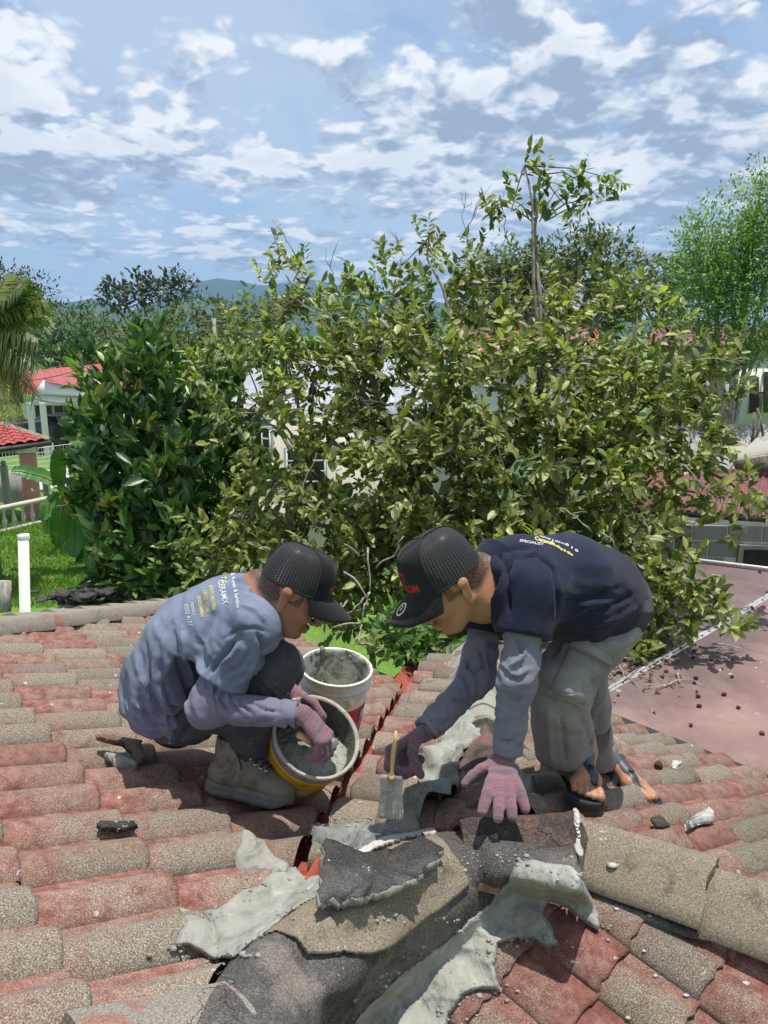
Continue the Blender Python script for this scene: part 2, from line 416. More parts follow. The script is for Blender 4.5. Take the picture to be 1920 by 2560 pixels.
# left slope frame: E runs up and away along the courses, D down the slope
E_L = unit(np.array([-0.61, 0.785, -0.07])); E_L = unit(E_L - NR * (E_L @ NR))
D_L = np.array([0.80, 0.535, -0.28]); D_L = unit(D_L - NR * (D_L @ NR)); D_L = unit(D_L - 0.05 * E_L)
PITCH_L, EXP_L = 0.1885, 0.315
# valley and the small gable behind it
V1, V2 = onL(770, 2100), W(1050, 1650, 4.9)
K1 = onR(1215, 1850)
VDIR = unit(V2 - V1)
NM = np.cross(V2 - V1, K1 - V1); NM = unit(NM if NM[2] > 0 else -NM)
PM = V1
def onM(x, y, dz=0.0): return hit(NM, PM + np.array([0, 0, dz]), x, y)
K2 = onM(1188, 1625); KDIR = unit(K2 - K1)

def tile_mesh(name, length, pitch, seed, roll=0.040, thick=0.020, seg=9, exposed_lip=0.026, sharp=False):
    """single-roll concrete tile. x across (0..pitch), y down the slope (-0.06..length), z up"""
    r = np.random.default_rng(seed)
    us = np.concatenate([np.linspace(0.0, 0.78, seg), [0.86, 1.0]]) if not sharp else np.concatenate([[0, .05, .16, .30, .46, .62, .72], [0.78, .82, 1.0]])
    def prof(u):
        t = np.clip(u / 0.80, 0, 1)
        if sharp: return roll * np.minimum(1, np.sin(np.pi * t) ** 0.55 * 1.0) * (u < 0.8)
        return roll * np.sin(np.pi * t) ** 0.85 * (u < 0.8)
    z = prof(us)
    ys = np.array([-0.05, length * 0.45, length - 0.012, length])
    lift = exposed_lip * (ys / length)
    m = len(us); V = []
    wob = r.normal(0, 0.0022, m)
    for k, (y, l) in enumerate(zip(ys, lift)):
        drop = 0.004 if k == 3 else 0.0
        yy = y + (wob if k >= 2 else 0)
        V.append(np.stack([us * pitch, np.full(m, y) + (wob if k >= 2 else 0), z + l - drop + r.normal(0, 0.0006, m)], 1))
    V.append(np.stack([us * pitch, np.full(m, length - 0.001) + wob, z + lift[-1] - thick], 1))
    V.append(np.stack([us * pitch, np.full(m, length - 0.05), z + lift[-2] - thick], 1))
    V = np.concatenate(V); F = []
    for k in range(5):
        a = np.arange(m - 1) + k * m
        F.append(np.stack([a, a + 1, a + 1 + m, a + m], 1)[:, ::-1])
    # left side skirt
    a = np.arange(2) * m
    s0 = len(V); V = np.vstack([V, V[[0, m, 2 * m]] - (0, 0, thick)])
    F.append(np.array([[0, m, s0 + 1, s0], [m, 2 * m, s0 + 2, s0 + 1]])[:, ::-1])
    F = np.concatenate(F)[:, ::-1]
    me = npmesh(name, V, F, True)
    pan = np.clip((us - 0.68) / 0.14, 0, 1)
    pv = np.concatenate([np.clip(pan + (0.9 if k == 0 else 0.0), 0, 1) for k in range(6)] + [np.ones(3) * .5])
    setattr_f(me, 'pan', pv[:len(V)])
    me.materials.append(M_TILE)
    return me, V, F, pv

def inside(poly, p):
    c = False; n = len(poly)
    for i in range(n):
        (x1, y1), (x2, y2) = poly[i], poly[(i + 1) % n]
        if (y1 > p[1]) != (y2 > p[1]) and p[0] < (x2 - x1) * (p[1] - y1) / (y2 - y1) + x1: c = not c
    return c

def lay_tiles(parent, origin, E, D, Nn, pitch, expo, irange, jrange, ok, mat, cuts=(), max_single=120, seeds=(1, 2, 3, 4, 5), scale=1.0, sharp=False, roll=0.040, jit=0.004, joined_name='distant_tiles'):
    """lays single tiles on a slope; the nearest max_single are objects of their own, the rest one joined part"""
    meshes = [tile_mesh('tile', expo, pitch, s, roll=roll * scale, thick=0.020 * scale, exposed_lip=0.026 * scale, sharp=sharp) for s in seeds]
    for me, *_ in meshes: me.materials.clear(); me.materials.append(mat)
    cells = []
    for j in range(*jrange):
        for i in range(*irange):
            o = origin + E * pitch * i + D * expo * j
            c = o + E * pitch * .5 + D * expo * .5
            if not ok(i, j, c): continue
            pc_ = proj(c); cells.append((pc_[2] + (0 if -90 < pc_[0] < 2010 and pc_[1] < 2650 else 50), i, j, o, c))
    cells.sort(key=lambda q: q[0])
    r = random.Random(5); joined = Batch(); jp = []
    allV = []
    for idx, (dist, i, j, o, c) in enumerate(cells):
        me, V, F, pv = meshes[r.randrange(len(meshes))]
        o = o + Nn * r.uniform(-jit, jit) + D * r.uniform(-1, 1) * jit * 1.5
        ang = r.uniform(-.012, .012); tilt = r.uniform(-.010, .010)
        E2 = unit(E + D * ang + Nn * tilt); D2 = unit(D - E * ang)
        M = np.eye(4); M[:3, 0], M[:3, 1], M[:3, 2], M[:3, 3] = E2, D2, Nn, o
        Wv = V @ M[:3, :3].T + M[:3, 3]
        crossing = [(q, nn) for q, nn in cuts if ((Wv - q) @ nn).min() < -0.004]
        if any(((Wv - q) @ nn).max() < 0.02 for q, nn in crossing): continue
        if idx < max_single:
            if crossing:
                bm = bmesh.new(); bm.from_mesh(me); bm.transform(Matrix(M.tolist()))
                for q, nn in crossing:
                    bmesh.ops.bisect_plane(bm, geom=bm.verts[:] + bm.edges[:] + bm.faces[:], plane_co=q, plane_no=nn, clear_inner=True)
                if not bm.faces: bm.free(); continue
                ob = bm_obj('tile', bm, mat, parent)
            else:
                ob = bpy.data.objects.new('tile', me); C.objects.link(ob); ob.matrix_basis = Matrix(M.tolist()); 
                setparent(ob, parent)
        elif crossing:
            bm = bmesh.new(); bm.from_mesh(me); bm.transform(Matrix(M.tolist()))
            for q, nn in crossing:
                bmesh.ops.bisect_plane(bm, geom=bm.verts[:] + bm.edges[:] + bm.faces[:], plane_co=q, plane_no=nn, clear_inner=True)
            bmesh.ops.triangulate(bm, faces=bm.faces); bm.verts.index_update()
            if bm.faces:
                lay = bm.verts.layers.float['pan']
                joined.add(np.array([v.co for v in bm.verts]), np.array([[v.index for v in f.verts] for f in bm.faces]), r.random())
                jp.append(np.array([v[lay] for v in bm.verts]))
            bm.free()
        else:
            joined.add(Wv, F, r.random()); jp.append(pv[:len(V)])
        allV.append((Wv, F))
    if joined.n:
        if cuts:
            pass
        ob = joined.build(joined_name, mat, parent, True, 'rnd'); ob['kind'] = 'stuff'
        setattr_f(ob.data, 'pan', np.concatenate(jp))
    return allV


SURF_V, SURF_F, SURF_N = [], [], [0]
def surf_add(v, f):
    v = np.asarray(v, float); f = np.asarray(f, np.int64)
    if f.shape[1] == 4: f = np.concatenate([f[:, [0, 1, 2]], f[:, [0, 2, 3]]])
    SURF_V.append(v); SURF_F.append(f + SURF_N[0]); SURF_N[0] += len(v)
def vplane(a, b, side):
    """vertical cutting plane through a and b, keeping the side where the point 'side' lies"""
    nn = np.cross(b - a, (0, 0, 1.0)); nn = unit(nn); nn = nn if (side - a) @ nn > 0 else -nn
    return a, nn
def in_frame(c, mx=160, my=220):
    x, y, d = proj(c); return d > 0.6 and -mx < x < 1920 + mx and -my < y < 2560 + my
def underlay(name, poly, mat, parent, dz):
    poly = [np.asarray(p, float) + (0, 0, dz) for p in poly]
    me = npmesh(name, np.array(poly), [np.array([list(range(len(poly)))])]) if len(poly) in (3, 4) else None
    if me is None:
        me = bpy.data.meshes.new(name); me.from_pydata([tuple(p) for p in poly], [], [tuple(range(len(poly)))])
    return link_mesh(name, me, mat, parent)

# ---- left slope
HIPA, HIPB = onL(-60, 1569), onL(520, 1501)
HIPA2 = HIPA + (HIPA - HIPB) * 0.8; HIPB2 = HIPB + (HIPB - HIPA) * 0.55
VNEAR = V1 - VDIR * 2.2; VFAR = V1 + unit(onL(1035, 1672) - V1) * 4.4
org = onL(247, 1972) - E_L * PITCH_L * .4 - D_L * EXP_L - NR * 0.058
eave_j = int(round(((onL(900, 1619) - org) @ D_L) / EXP_L)) - 1
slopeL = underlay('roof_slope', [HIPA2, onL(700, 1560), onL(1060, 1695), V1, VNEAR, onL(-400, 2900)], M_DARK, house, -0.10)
cut_v = vplane(V1, VFAR, onL(300, 1900)); cut_v = (cut_v[0] + cut_v[1] * 0.022, cut_v[1])
cut_h = vplane(HIPA, HIPB, onL(600, 1900)); cut_h = (cut_h[0] + cut_h[1] * 0.0, cut_h[1])
tl = lay_tiles(slopeL, org, E_L, D_L, NR, PITCH_L, EXP_L, (-14, 46), (-18, eave_j + 1),
    lambda i, j, c: in_frame(c, 700, 700), M_TILE, cuts=[cut_v, cut_h], max_single=170)
for v, f in tl: surf_add(v, f)

# ---- small gable face that falls to the valley
D_M = unit(onM(960, 1852) - onM(1060, 1848)); E_M = unit(np.cross(NM, D_M)); E_M = E_M if E_M[1] > 0 else -E_M
E_M = unit(E_M * 0.8 + KDIR * 0.6); E_M = unit(E_M - NM * (E_M @ NM))
PITCH_M, EXP_M = 0.235, 0.205
orgM = K1 - NM * 0.05
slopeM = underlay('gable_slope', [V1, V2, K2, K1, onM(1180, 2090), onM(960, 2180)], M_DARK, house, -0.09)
cut_mv = vplane(V1, V2, K1); cut_mv = (cut_mv[0] + cut_mv[1] * 0.020, cut_mv[1])
cut_mk = vplane(K1, K2, V1)
tm = lay_tiles(slopeM, orgM, E_M, D_M, NM, PITCH_M, EXP_M, (-8, 22), (-6, 9),
    lambda i, j, c: (c - K2) @ KDIR < 0.05 and proj(c)[1] < 2165 and (c - cut_mk[0]) @ cut_mk[1] > -0.1, M_TILE, cuts=[cut_mv, cut_mk], max_single=60, scale=1.05, sharp=True, jit=0.010)
for v, f in tm: surf_add(v, f)

# ---- right slope
E_R = np.array([-0.106, 0.129, -0.009]); E_R = unit(E_R - NR * (E_R @ NR)); D_R = np.array([0.248, 0.175, -0.10]); D_R = unit(D_R - NR * (D_R @ NR))
PITCH_R, EXP_R = 0.1455, 0.279
orgR = onR(1500 + .2532 * 890, 1720 + .2532 * 809) - E_R * PITCH_R * .42 - D_R * EXP_R - NR * 0.045
HR1, HR2 = onR(1432, 2062), onR(1925, 2262); HDIR = unit(HR2 - HR1)
eave_jR = 3
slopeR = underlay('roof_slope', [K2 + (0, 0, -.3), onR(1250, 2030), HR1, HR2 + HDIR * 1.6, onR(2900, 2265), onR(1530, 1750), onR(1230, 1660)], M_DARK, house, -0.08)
cut_rk = vplane(K1, K2, onR(1600, 1900)); cut_rh = vplane(HR1, HR2, onR(1600, 1900))
cut_rh = (cut_rh[0] + cut_rh[1] * 0.035, cut_rh[1])
tr = lay_tiles(slopeR, orgR, E_R, D_R, NR, PITCH_R, EXP_R, (-24, 30), (-12, eave_jR),
    lambda i, j, c: in_frame(c, 1500, 900), M_TILE_R, cuts=[cut_rk, cut_rh], max_single=150, scale=0.86, seeds=(11, 12, 13, 14))
for v, f in tr: surf_add(v, f)

# ---- front slope, falling towards the camera
PERP = unit((HDIR[1], -HDIR[0], 0)); PERP = PERP if PERP[1] < 0 else -PERP
NF = np.cross(HDIR, unit(PERP + np.array([0, 0, -0.36]))); NF = unit(NF if NF[2] > 0 else -NF)
def onF(x, y, dz=0.0): return hit(NF, HR1 + np.array([0, 0, dz - 0.02]), x, y)
E_F = onF(1584, 2419) - onF(1533, 2496); D_F = onF(1728, 2535) - onF(1584, 2419)
PITCH_F, EXP_F = float(np.linalg.norm(onF(1802, 2405) - onF(1730, 2530))), float(np.linalg.norm(D_F)) * 1.25; E_F, D_F = unit(E_F), unit(D_F)
orgF = onF(1802, 2405) - D_F * EXP_F - NF * 0.022 - E_F * PITCH_F * 0.8
slopeF = underlay('front_slope', [HR1, HR2 + HDIR * 1.6, onF(3300, 3000), onF(700, 2900), onF(900, 2450)], M_DARK, house, -0.06)
cut_fh = vplane(HR1, HR2, onF(1600, 2500)); cut_fh = (cut_fh[0] + cut_fh[1] * 0.05, cut_fh[1]); cut_fb = vplane(onF(1290, 2140), onF(900, 2560), onF(1600, 2500))
tf = lay_tiles(slopeF, orgF, E_F, D_F, NF, PITCH_F, EXP_F, (-20, 30), (-10, 14),
    lambda i, j, c: in_frame(c, 1200, 900), M_TILE_F, cuts=[cut_fh, cut_fb], max_single=80, scale=0.5, sharp=True, seeds=(21, 22, 23), jit=0.001, roll=0.042)
for v, f in tf: surf_add(v, f)
# ============================================================ ridge caps, bedding mortar, valley gutter
def cap_piece(name, p0, p1, hw, h, mat, parent, up=(0, 0, 1), round_=1.35, flare=0.012, seed=0, thick=0.022, ragged=0.004, nu=13, nv=9, skew=0.0):
    p0, p1 = np.asarray(p0, float), np.asarray(p1, float); L = np.linalg.norm(p1 - p0)
    d = unit(p1 - p0); s = unit(np.cross(d, up)); u = np.cross(s, d)
    w = np.linspace(-1, 1, nu); t = np.linspace(0, 1, nv)
    Wg, Tg = np.meshgrid(w, t)
    prof = -h * np.abs(Wg) ** round_
    X = Wg * (hw + flare * Tg); Y = Tg * L + skew * Wg * 0.1
    jag = fbm(np.stack([Wg * 2.1 + seed, Tg * 0 + seed * 1.7, Tg * 0], -1), 3, seed)
    Y = Y + np.where(Tg > .99, jag * ragged * 3, 0)
    P = p0 + X[..., None] * s + Y[..., None] * d + (prof + flare * Tg)[..., None] * u
    P = P + u * (fbm(P * 9, 3, seed) * ragged)[..., None]
    B = P - u * thick
    V = np.concatenate([P.reshape(-1, 3), B.reshape(-1, 3)]); m = nu * nv; F = []
    i, j = np.meshgrid(np.arange(nv - 1), np.arange(nu - 1), indexing='ij'); a = (i * nu + j).ravel()
    F.append(np.stack([a, a + 1, a + nu + 1, a + nu], 1)); F.append(np.stack([a, a + nu, a + nu + 1, a + 1], 1) + m)
    for e in (np.arange(nu), (nv - 1) * nu + np.arange(nu)[::-1], np.arange(nv)[::-1] * nu, np.arange(nv) * nu + nu - 1):
        F.append(np.stack([e[:-1], e[:-1] + m, e[1:] + m, e[1:]], 1))
    F = np.concatenate(F)[:, ::-1]
    ob = link_mesh(name, npmesh(name, V, F, False), mat, parent)
    me = ob.data; sm = np.ones(len(me.polygons), bool); me.polygons.foreach_set('use_smooth', sm)
    me.set_sharp_from_angle(angle=math.radians(50)) if hasattr(me, 'set_sharp_from_angle') else None
    surf_add(P.reshape(-1, 3), F[:len(a)]); return ob

# far hip along the left edge
Lh = np.linalg.norm(HIPB2 - HIPA2); k = 0; t = 0.0
A0 = HIPA2 + NR * 0.02; dirh = unit(HIPB2 - HIPA2)
while t < Lh - 0.1 and k < 24:
    a = A0 + dirh * t; b = A0 + dirh * (t + 0.37)
    cap_piece('ridge_cap', b + (0, 0, 0.025), a + (0, 0, 0.033 + 0.008 * rnd.random()), 0.098, 0.044, M_CAP_GREY, house, seed=k, flare=0.010, round_=1.3)
    t += 0.335; k += 1
bed = Batch()
n_ = 90
row = []
for q in range(n_ + 1):
    c = A0 + dirh * (Lh * q / n_)
    j = 0.02 * math.sin(q * 1.3) + 0.03 * rnd.random()
    sid = unit(np.cross(dirh, (0, 0, 1))); sid = sid if sid[0] > 0 else -sid
    row.append([c + sid * 0.03 + (0, 0, 0.03), c + sid * (0.125 + j) + (0, 0, 0.012 + 0.01 * rnd.random()), c + sid * (0.135 + j) + (0, 0, -0.055)])
row = np.array(row); v = row.reshape(-1, 3); a = (np.arange(n_)[:, None] * 3 + np.arange(2)).ravel()
f = np.stack([a, a + 3, a + 4, a + 1], 1)
link_mesh('mortar_bed', npmesh('mortar_bed', v, f, True), M_CAP_GREY, house)

# small gable ridge, far to near
rp = [onM(1186, 1612) + (0, 0, .05), onM(1200, 1700) + (0, 0, .05), K1 + KDIR * 0.40 + (0, 0, 0.05), K1 + KDIR * 0.10 + (0, 0, 0.065)]
for q in range(3):
    cap_piece('ridge_cap', rp[q] - KDIR * 0.02, rp[q + 1] - KDIR * .05, 0.16, 0.115, M_RIDGE_PALE, house, seed=40 + q, flare=0.010, round_=1.5, nv=12, nu=17)
cap_piece('ridge_cap', K1 + KDIR * 0.12 + (0, 0, .065), W(1218, 2000, 2.25), 0.175, 0.13, M_CAP_BROWN, house, seed=44, flare=0.006, round_=1.25, nv=12, nu=17)

# main ridge over the front slope
mr = [(1150, 2052, 2.05), (1440, 2036, 2.085), (1786, 2160, 1.90), (2010, 2250, 1.78)]
mrp = [W(*q) for q in mr]
upm = unit((0.10, 0.05, 1))
cap_piece('ridge_cap', mrp[0], mrp[1] + HDIR * .008, 0.125, 0.10, M_CAP_BROWN, house, up=upm, seed=50, flare=0.004, round_=1.5, nv=16, nu=17, ragged=.006)
cap_piece('ridge_cap', mrp[1] + (0, 0, -.012), mrp[2], 0.115, 0.095, M_CAP, house, up=upm, seed=51, flare=0.016, round_=1.45, nv=18, nu=17)
cap_piece('ridge_cap', mrp[2] + (0, 0, -.012), mrp[3], 0.115, 0.095, M_CAP, house, up=upm, seed=52, flare=0.012, round_=1.45, nv=14, nu=17)

for q in range(4): d_ = unit(mrp[3] - mrp[2]); cap_piece('ridge_cap', mrp[3] + d_ * (.30 * q - .01) + (0, 0, -.012), mrp[3] + d_ * .30 * (q + 1), 0.115, 0.095, M_CAP, house, up=upm, seed=90 + q, flare=0.012, round_=1.45, nv=12, nu=17)
dF = lambda x, y, o=0.0: (x, y, proj(onF(x, y))[2] + o)
dL = lambda x, y, o=0.0: (x, y, proj(onL(x, y))[2] + o)
def loft(name, rails, mat, parent, nu=60, nv=36, amp=0.010, seed=0, freq=9, surf=True, ragged=0.0):
    R_ = np.array([[W(*q) for q in r] for r in rails])           # rails x points x 3
    def cr(Pts, n):
        m = len(Pts); t = np.linspace(0, m - 1 - 1e-6, n); i = t.astype(int); f = (t - i)[:, None, None]
        p0, p1, p2, p3 = Pts[np.maximum(i - 1, 0)], Pts[i], Pts[np.minimum(i + 1, m - 1)], Pts[np.minimum(i + 2, m - 1)]
        return .5 * (2 * p1 + (p2 - p0) * f + (2 * p0 - 5 * p1 + 4 * p2 - p3) * f * f + (3 * p1 - p0 - 3 * p2 + p3) * f ** 3)
    G = cr(R_, nv); G = cr(np.swapaxes(G, 0, 1), nu); G = np.swapaxes(G, 0, 1)
    nn = np.cross(np.gradient(G, axis=1), np.gradient(G, axis=0)); nn /= np.linalg.norm(nn, axis=-1, keepdims=True) + 1e-9
    if nn[..., 2].mean() < 0: nn = -nn
    G = G + nn * (fbm(G * freq, 4, seed) * amp)[..., None]
    i, j = np.meshgrid(np.arange(nv - 1), np.arange(nu - 1), indexing='ij'); a = (i * nu + j).ravel()
    F = np.stack([a, a + nu, a + nu + 1, a + 1], 1)
    if surf: surf_add(G.reshape(-1, 3), F)
    return link_mesh(name, npmesh(name, G.reshape(-1, 3), F, True), mat, parent)
# dark bedding under the right hand ridge caps
rails2 = [[(1440, 2120, 2.07), (1600, 2190, 1.97), (1800, 2270, 1.86), (2020, 2370, 1.75)],
          [dF(1442, 2185, -.01), (1600, 2248, 1.94), (1800, 2312, 1.85), (2020, 2420, 1.72)],
          [dF(1450, 2225, .0), dF(1600, 2288, -.01), dF(1760, 2348, -.01), dF(1850, 2345, -.01)],
          [dF(1470, 2250, .04), dF(1600, 2310, .04), dF(1760, 2365, .04), dF(1880, 2360, .04)]]
loft('mortar_bed', rails2, M_OLD, house, nu=70, nv=18, amp=0.008, seed=8)
# grey cap running out of the frame bottom left
cap_piece('ridge_cap', W(640, 2530, 1.38), W(230, 2650, 1.20), 0.11, 0.05, M_CAP_GREY, house, up=unit((0.1, -0.2, 1)), seed=63, flare=0.01, round_=1.5, nv=16, nu=15)

# red valley gutter: a folded strip with an upstanding lip
gv = []
vd = unit(VFAR - V1)
for t_ in np.linspace(-0.30, 4.2, 40):
    c = V1 + vd * t_ + NR * -0.055
    s_ = unit(np.cross(vd, (0, 0, 1)))
    gv.append([c - s_ * 0.10 + (0, 0, .02), c - s_ * 0.02 + (0, 0, -.035), c + s_ * 0.035 + (0, 0, -.035), c + s_ * 0.055 + (0, 0, 0.045 if t_ < .35 else .004), c + s_ * 0.062 + (0, 0, 0.045 if t_ < .35 else .004), c + s_ * 0.075 + (0, 0, -0.02)])
gv = np.array(gv); m_ = gv.shape[1]; a = (np.arange(39)[:, None] * m_ + np.arange(m_ - 1)).ravel()
link_mesh('valley_gutter', npmesh('valley_gutter', gv.reshape(-1, 3), np.stack([a, a + m_, a + m_ + 1, a + 1], 1), False), M_VALLEY, house)

# ------------------------------------------------------------ draped mortar
BV = [None]
def bvh():
    v = np.concatenate(SURF_V); f = np.concatenate(SURF_F)
    BV[0] = BVHTree.FromPolygons(v.tolist(), f.tolist()); return BV[0]
bvh()
def surf_hit(x, y):
    r = ray(x, y); r = Vector(unit(r)); q = BV[0].ray_cast(Vector(CAM), r)
    return np.array(q[0]) if q[0] is not None else None
def surf_down(x, y, z0=4.6, far=3.0):
    q = BV[0].ray_cast(Vector((x, y, z0)), Vector((0, 0, -1)), far)
    return (q[0].z, q[1]) if q[0] is not None else (None, None)
def drape(name, poly_px, mat, parent, t=0.012, res=0.009, seed=0, smooth=6, rag=0.018, rough=0.004, fill=0.8, lumps=0.0, jmax=.05, dil=0):
    pts = [surf_hit(*p) for p in poly_px]; pts = np.array([p for p in pts if p is not None])
    poly = pts[:, :2]; lo, hi = poly.min(0) - .03, poly.max(0) + .03
    nx, ny = int((hi[0] - lo[0]) / res) + 2, int((hi[1] - lo[1]) / res) + 2
    X, Y = np.meshgrid(lo[0] + np.arange(nx) * res, lo[1] + np.arange(ny) * res, indexing='ij')
    # signed distance to the outline
    d = np.full(X.shape, 9.0); ins = np.zeros(X.shape, bool); m = len(poly)
    for i in range(m):
        a, b = poly[i], poly[(i + 1) % m]; e = b - a
        tt = np.clip(((X - a[0]) * e[0] + (Y - a[1]) * e[1]) / (e @ e + 1e-12), 0, 1)
        d = np.minimum(d, np.hypot(X - a[0] - tt * e[0], Y - a[1] - tt * e[1]))
        c = ((a[1] > Y) != (b[1] > Y)) & (X < (b[0] - a[0]) * (Y - a[1]) / (b[1] - a[1] + 1e-12) + a[0]); ins ^= c
    P3 = np.stack([X, Y, X * 0], -1)
    sd = np.where(ins, d, -d) + fbm(P3 * 28, 3, seed) * rag
    Z = np.full(X.shape, np.nan); zt = pts[:, 2].max() + 0.30
    for i in range(nx):
        for j in range(ny):
            if sd[i, j] > -0.02:
                z, _ = surf_down(X[i, j], Y[i, j], zt, 1.2)
                if z is not None and z > pts[:, 2].min() - 0.14: Z[i, j] = z
    ok = ~np.isnan(Z); Zf = np.where(ok, Z, np.nanmean(Z)); B = Zf.copy(); wgt = ok.astype(float)
    def bl(A): A = np.pad(A, 1, mode='edge'); return (A[:-2, 1:-1] + A[2:, 1:-1] + A[1:-1, :-2] + A[1:-1, 2:] + 2 * A[1:-1, 1:-1]) / 6
    num = np.where(ok, Zf, 0); wgt = ok.astype(float)
    for _ in range(14): num, wgt = bl(num), bl(wgt)
    Zf = np.where(ok, Zf, num / np.maximum(wgt, 1e-6)); ok = wgt > 1e-4
    B = Zf.copy()
    for _ in range(dil):
        A = np.pad(B, 1, mode='edge'); B = np.maximum.reduce([A[1:-1, 1:-1], A[:-2, 1:-1], A[2:, 1:-1], A[1:-1, :-2], A[1:-1, 2:]])
    for _ in range(smooth): B = bl(B)
    edge = np.clip(sd / 0.022, 0, 1) ** 0.5; e2 = np.clip(sd / 0.035, 0, 1) ** .6 if dil else 1.0
    H = Zf + np.maximum(B - Zf, 0) * fill * e2 + t * edge
    H = H + (fbm(P3 * np.array([22, 22, 1]), 4, seed + 3) * rough + lumps * np.maximum(0, fbm(P3 * 45, 3, seed + 9))) * edge
    use = ok & (sd > 0)
    low = Zf - 0.006
    idx = -np.ones(X.shape, int); 
    q = use[:-1, :-1] & use[1:, :-1] & use[1:, 1:] & use[:-1, 1:]
    # drop cells that jump over a drop-off
    jump = np.maximum.reduce([H[:-1, :-1], H[1:, :-1], H[1:, 1:], H[:-1, 1:]]) - np.minimum.reduce([H[:-1, :-1], H[1:, :-1], H[1:, 1:], H[:-1, 1:]])
    q &= jump < jmax
    need = np.zeros(X.shape, bool)
    for dx in (0, 1):
        for dy in (0, 1): need[dx:nx - 1 + dx, dy:ny - 1 + dy] |= q
    cnt = np.zeros(X.shape, int)
    for dx in (0, 1):
        for dy in (0, 1): cnt[dx:nx - 1 + dx, dy:ny - 1 + dy] += q
    border = need & (cnt < 4)
    H = np.where(border, low, H)
    idx[need] = np.arange(need.sum())
    V = np.stack([X[need], Y[need], H[need]], 1)
    F = np.stack([idx[:-1, :-1][q], idx[1:, :-1][q], idx[1:, 1:][q], idx[:-1, 1:][q]], 1)
    if len(F) == 0: return None
    # relax the outline so that it does not step along the grid
    E_ = np.concatenate([F[:, [0, 1]], F[:, [1, 2]], F[:, [2, 3]], F[:, [3, 0]]]); Es = np.sort(E_, 1); key = Es[:, 0] * len(V) + Es[:, 1]; uq, inv, ct = np.unique(key, return_inverse=True, return_counts=True)
    be = Es[(ct == 1)[inv]]; isb = np.zeros(len(V), bool); isb[be.ravel()] = True
    for _ in range(6):
        sm_ = np.zeros((len(V), 3)); c_ = np.zeros(len(V)); np.add.at(sm_, be[:, 0], V[be[:, 1]]); np.add.at(sm_, be[:, 1], V[be[:, 0]]); np.add.at(c_, be[:, 0], 1); np.add.at(c_, be[:, 1], 1)
        V[isb] = .45 * V[isb] + .55 * sm_[isb] / c_[isb][:, None]
    surf_add(V, F)
    o = link_mesh(name, npmesh(name, V, F, True), mat, parent); o['kind'] = 'stuff'; return o

def flank(name, top, bot, mat, parent, lift=.010, seed=0, nu=60, nv=16, bulge=.006, rag=.07, amp=.004, hug=.75):
    gh_ = lambda p: (lambda q: q if q is not None else onF(*p))(surf_hit(*p)); T = np.array([gh_(p) for p in top]); B_ = np.array([gh_(p) for p in bot])
    def rs(A): 
        m = len(A); t = np.linspace(0, m - 1, nu); return np.stack([np.interp(t, np.arange(m), A[:, k]) for k in range(3)], 1)
    T, B_ = rs(T), rs(B_)
    k = np.ones(3) / 3; sm = lambda A: np.stack([np.convolve(np.pad(A[:, c], 1, mode='edge'), k, 'valid') for c in range(3)], 1)
    T, B_ = sm(T), sm(B_); tt = np.linspace(0, 1, nv)
    ext = 1 + rag * fbm(np.stack([np.arange(nu) * .22 + seed, np.zeros(nu), np.zeros(nu)], 1), 3, seed)
    G = T[None] + (B_ - T)[None] * (tt[:, None] * ext[None])[..., None]
    to = unit(CAM - G.mean((0, 1))); G = G + (to * .6 + np.array([0, 0, .6])) * (lift + bulge * np.sin(np.pi * tt) ** .7)[:, None, None]
    if hug:
        Zs = np.array([[ (lambda z: z if z is not None and abs(z - g[2]) < .10 else g[2] - .012)(surf_down(g[0], g[1], g[2] + .12, .3)[0]) for g in row] for row in G])
        for _ in range(3): Zp = np.pad(Zs, 1, mode='edge'); Zs = np.maximum(Zs, (Zp[:-2, 1:-1] + Zp[2:, 1:-1] + Zp[1:-1, :-2] + Zp[1:-1, 2:]) / 4)
        Zt = G[..., 2] * (1 - hug) + (Zs + .008) * hug; Zt = np.maximum(Zt, Zs + .003)
        for _ in range(2): Zp = np.pad(Zt, 1, mode='edge'); Zt = (Zp[:-2, 1:-1] + Zp[2:, 1:-1] + Zp[1:-1, :-2] + Zp[1:-1, 2:] + 2 * Zt) / 6
        G[..., 2] = Zt
    e = np.clip(np.minimum(tt, 1 - tt) * 12, 0, 1); ee = np.clip(np.minimum(np.arange(nu), nu - 1 - np.arange(nu)) / 3, 0, 1)
    G = G - to * (0.014 * (1 - e[:, None] * ee[None]))[..., None]
    G = G + to * (fbm(G * 16, 4, seed) * amp)[..., None]
    i, j = np.meshgrid(np.arange(nv - 1), np.arange(nu - 1), indexing='ij'); a = (i * nu + j).ravel()
    F = np.stack([a, a + nu, a + nu + 1, a + 1], 1); surf_add(G.reshape(-1, 3), F)
    return link_mesh(name, npmesh(name, G.reshape(-1, 3), F, True), mat, parent)
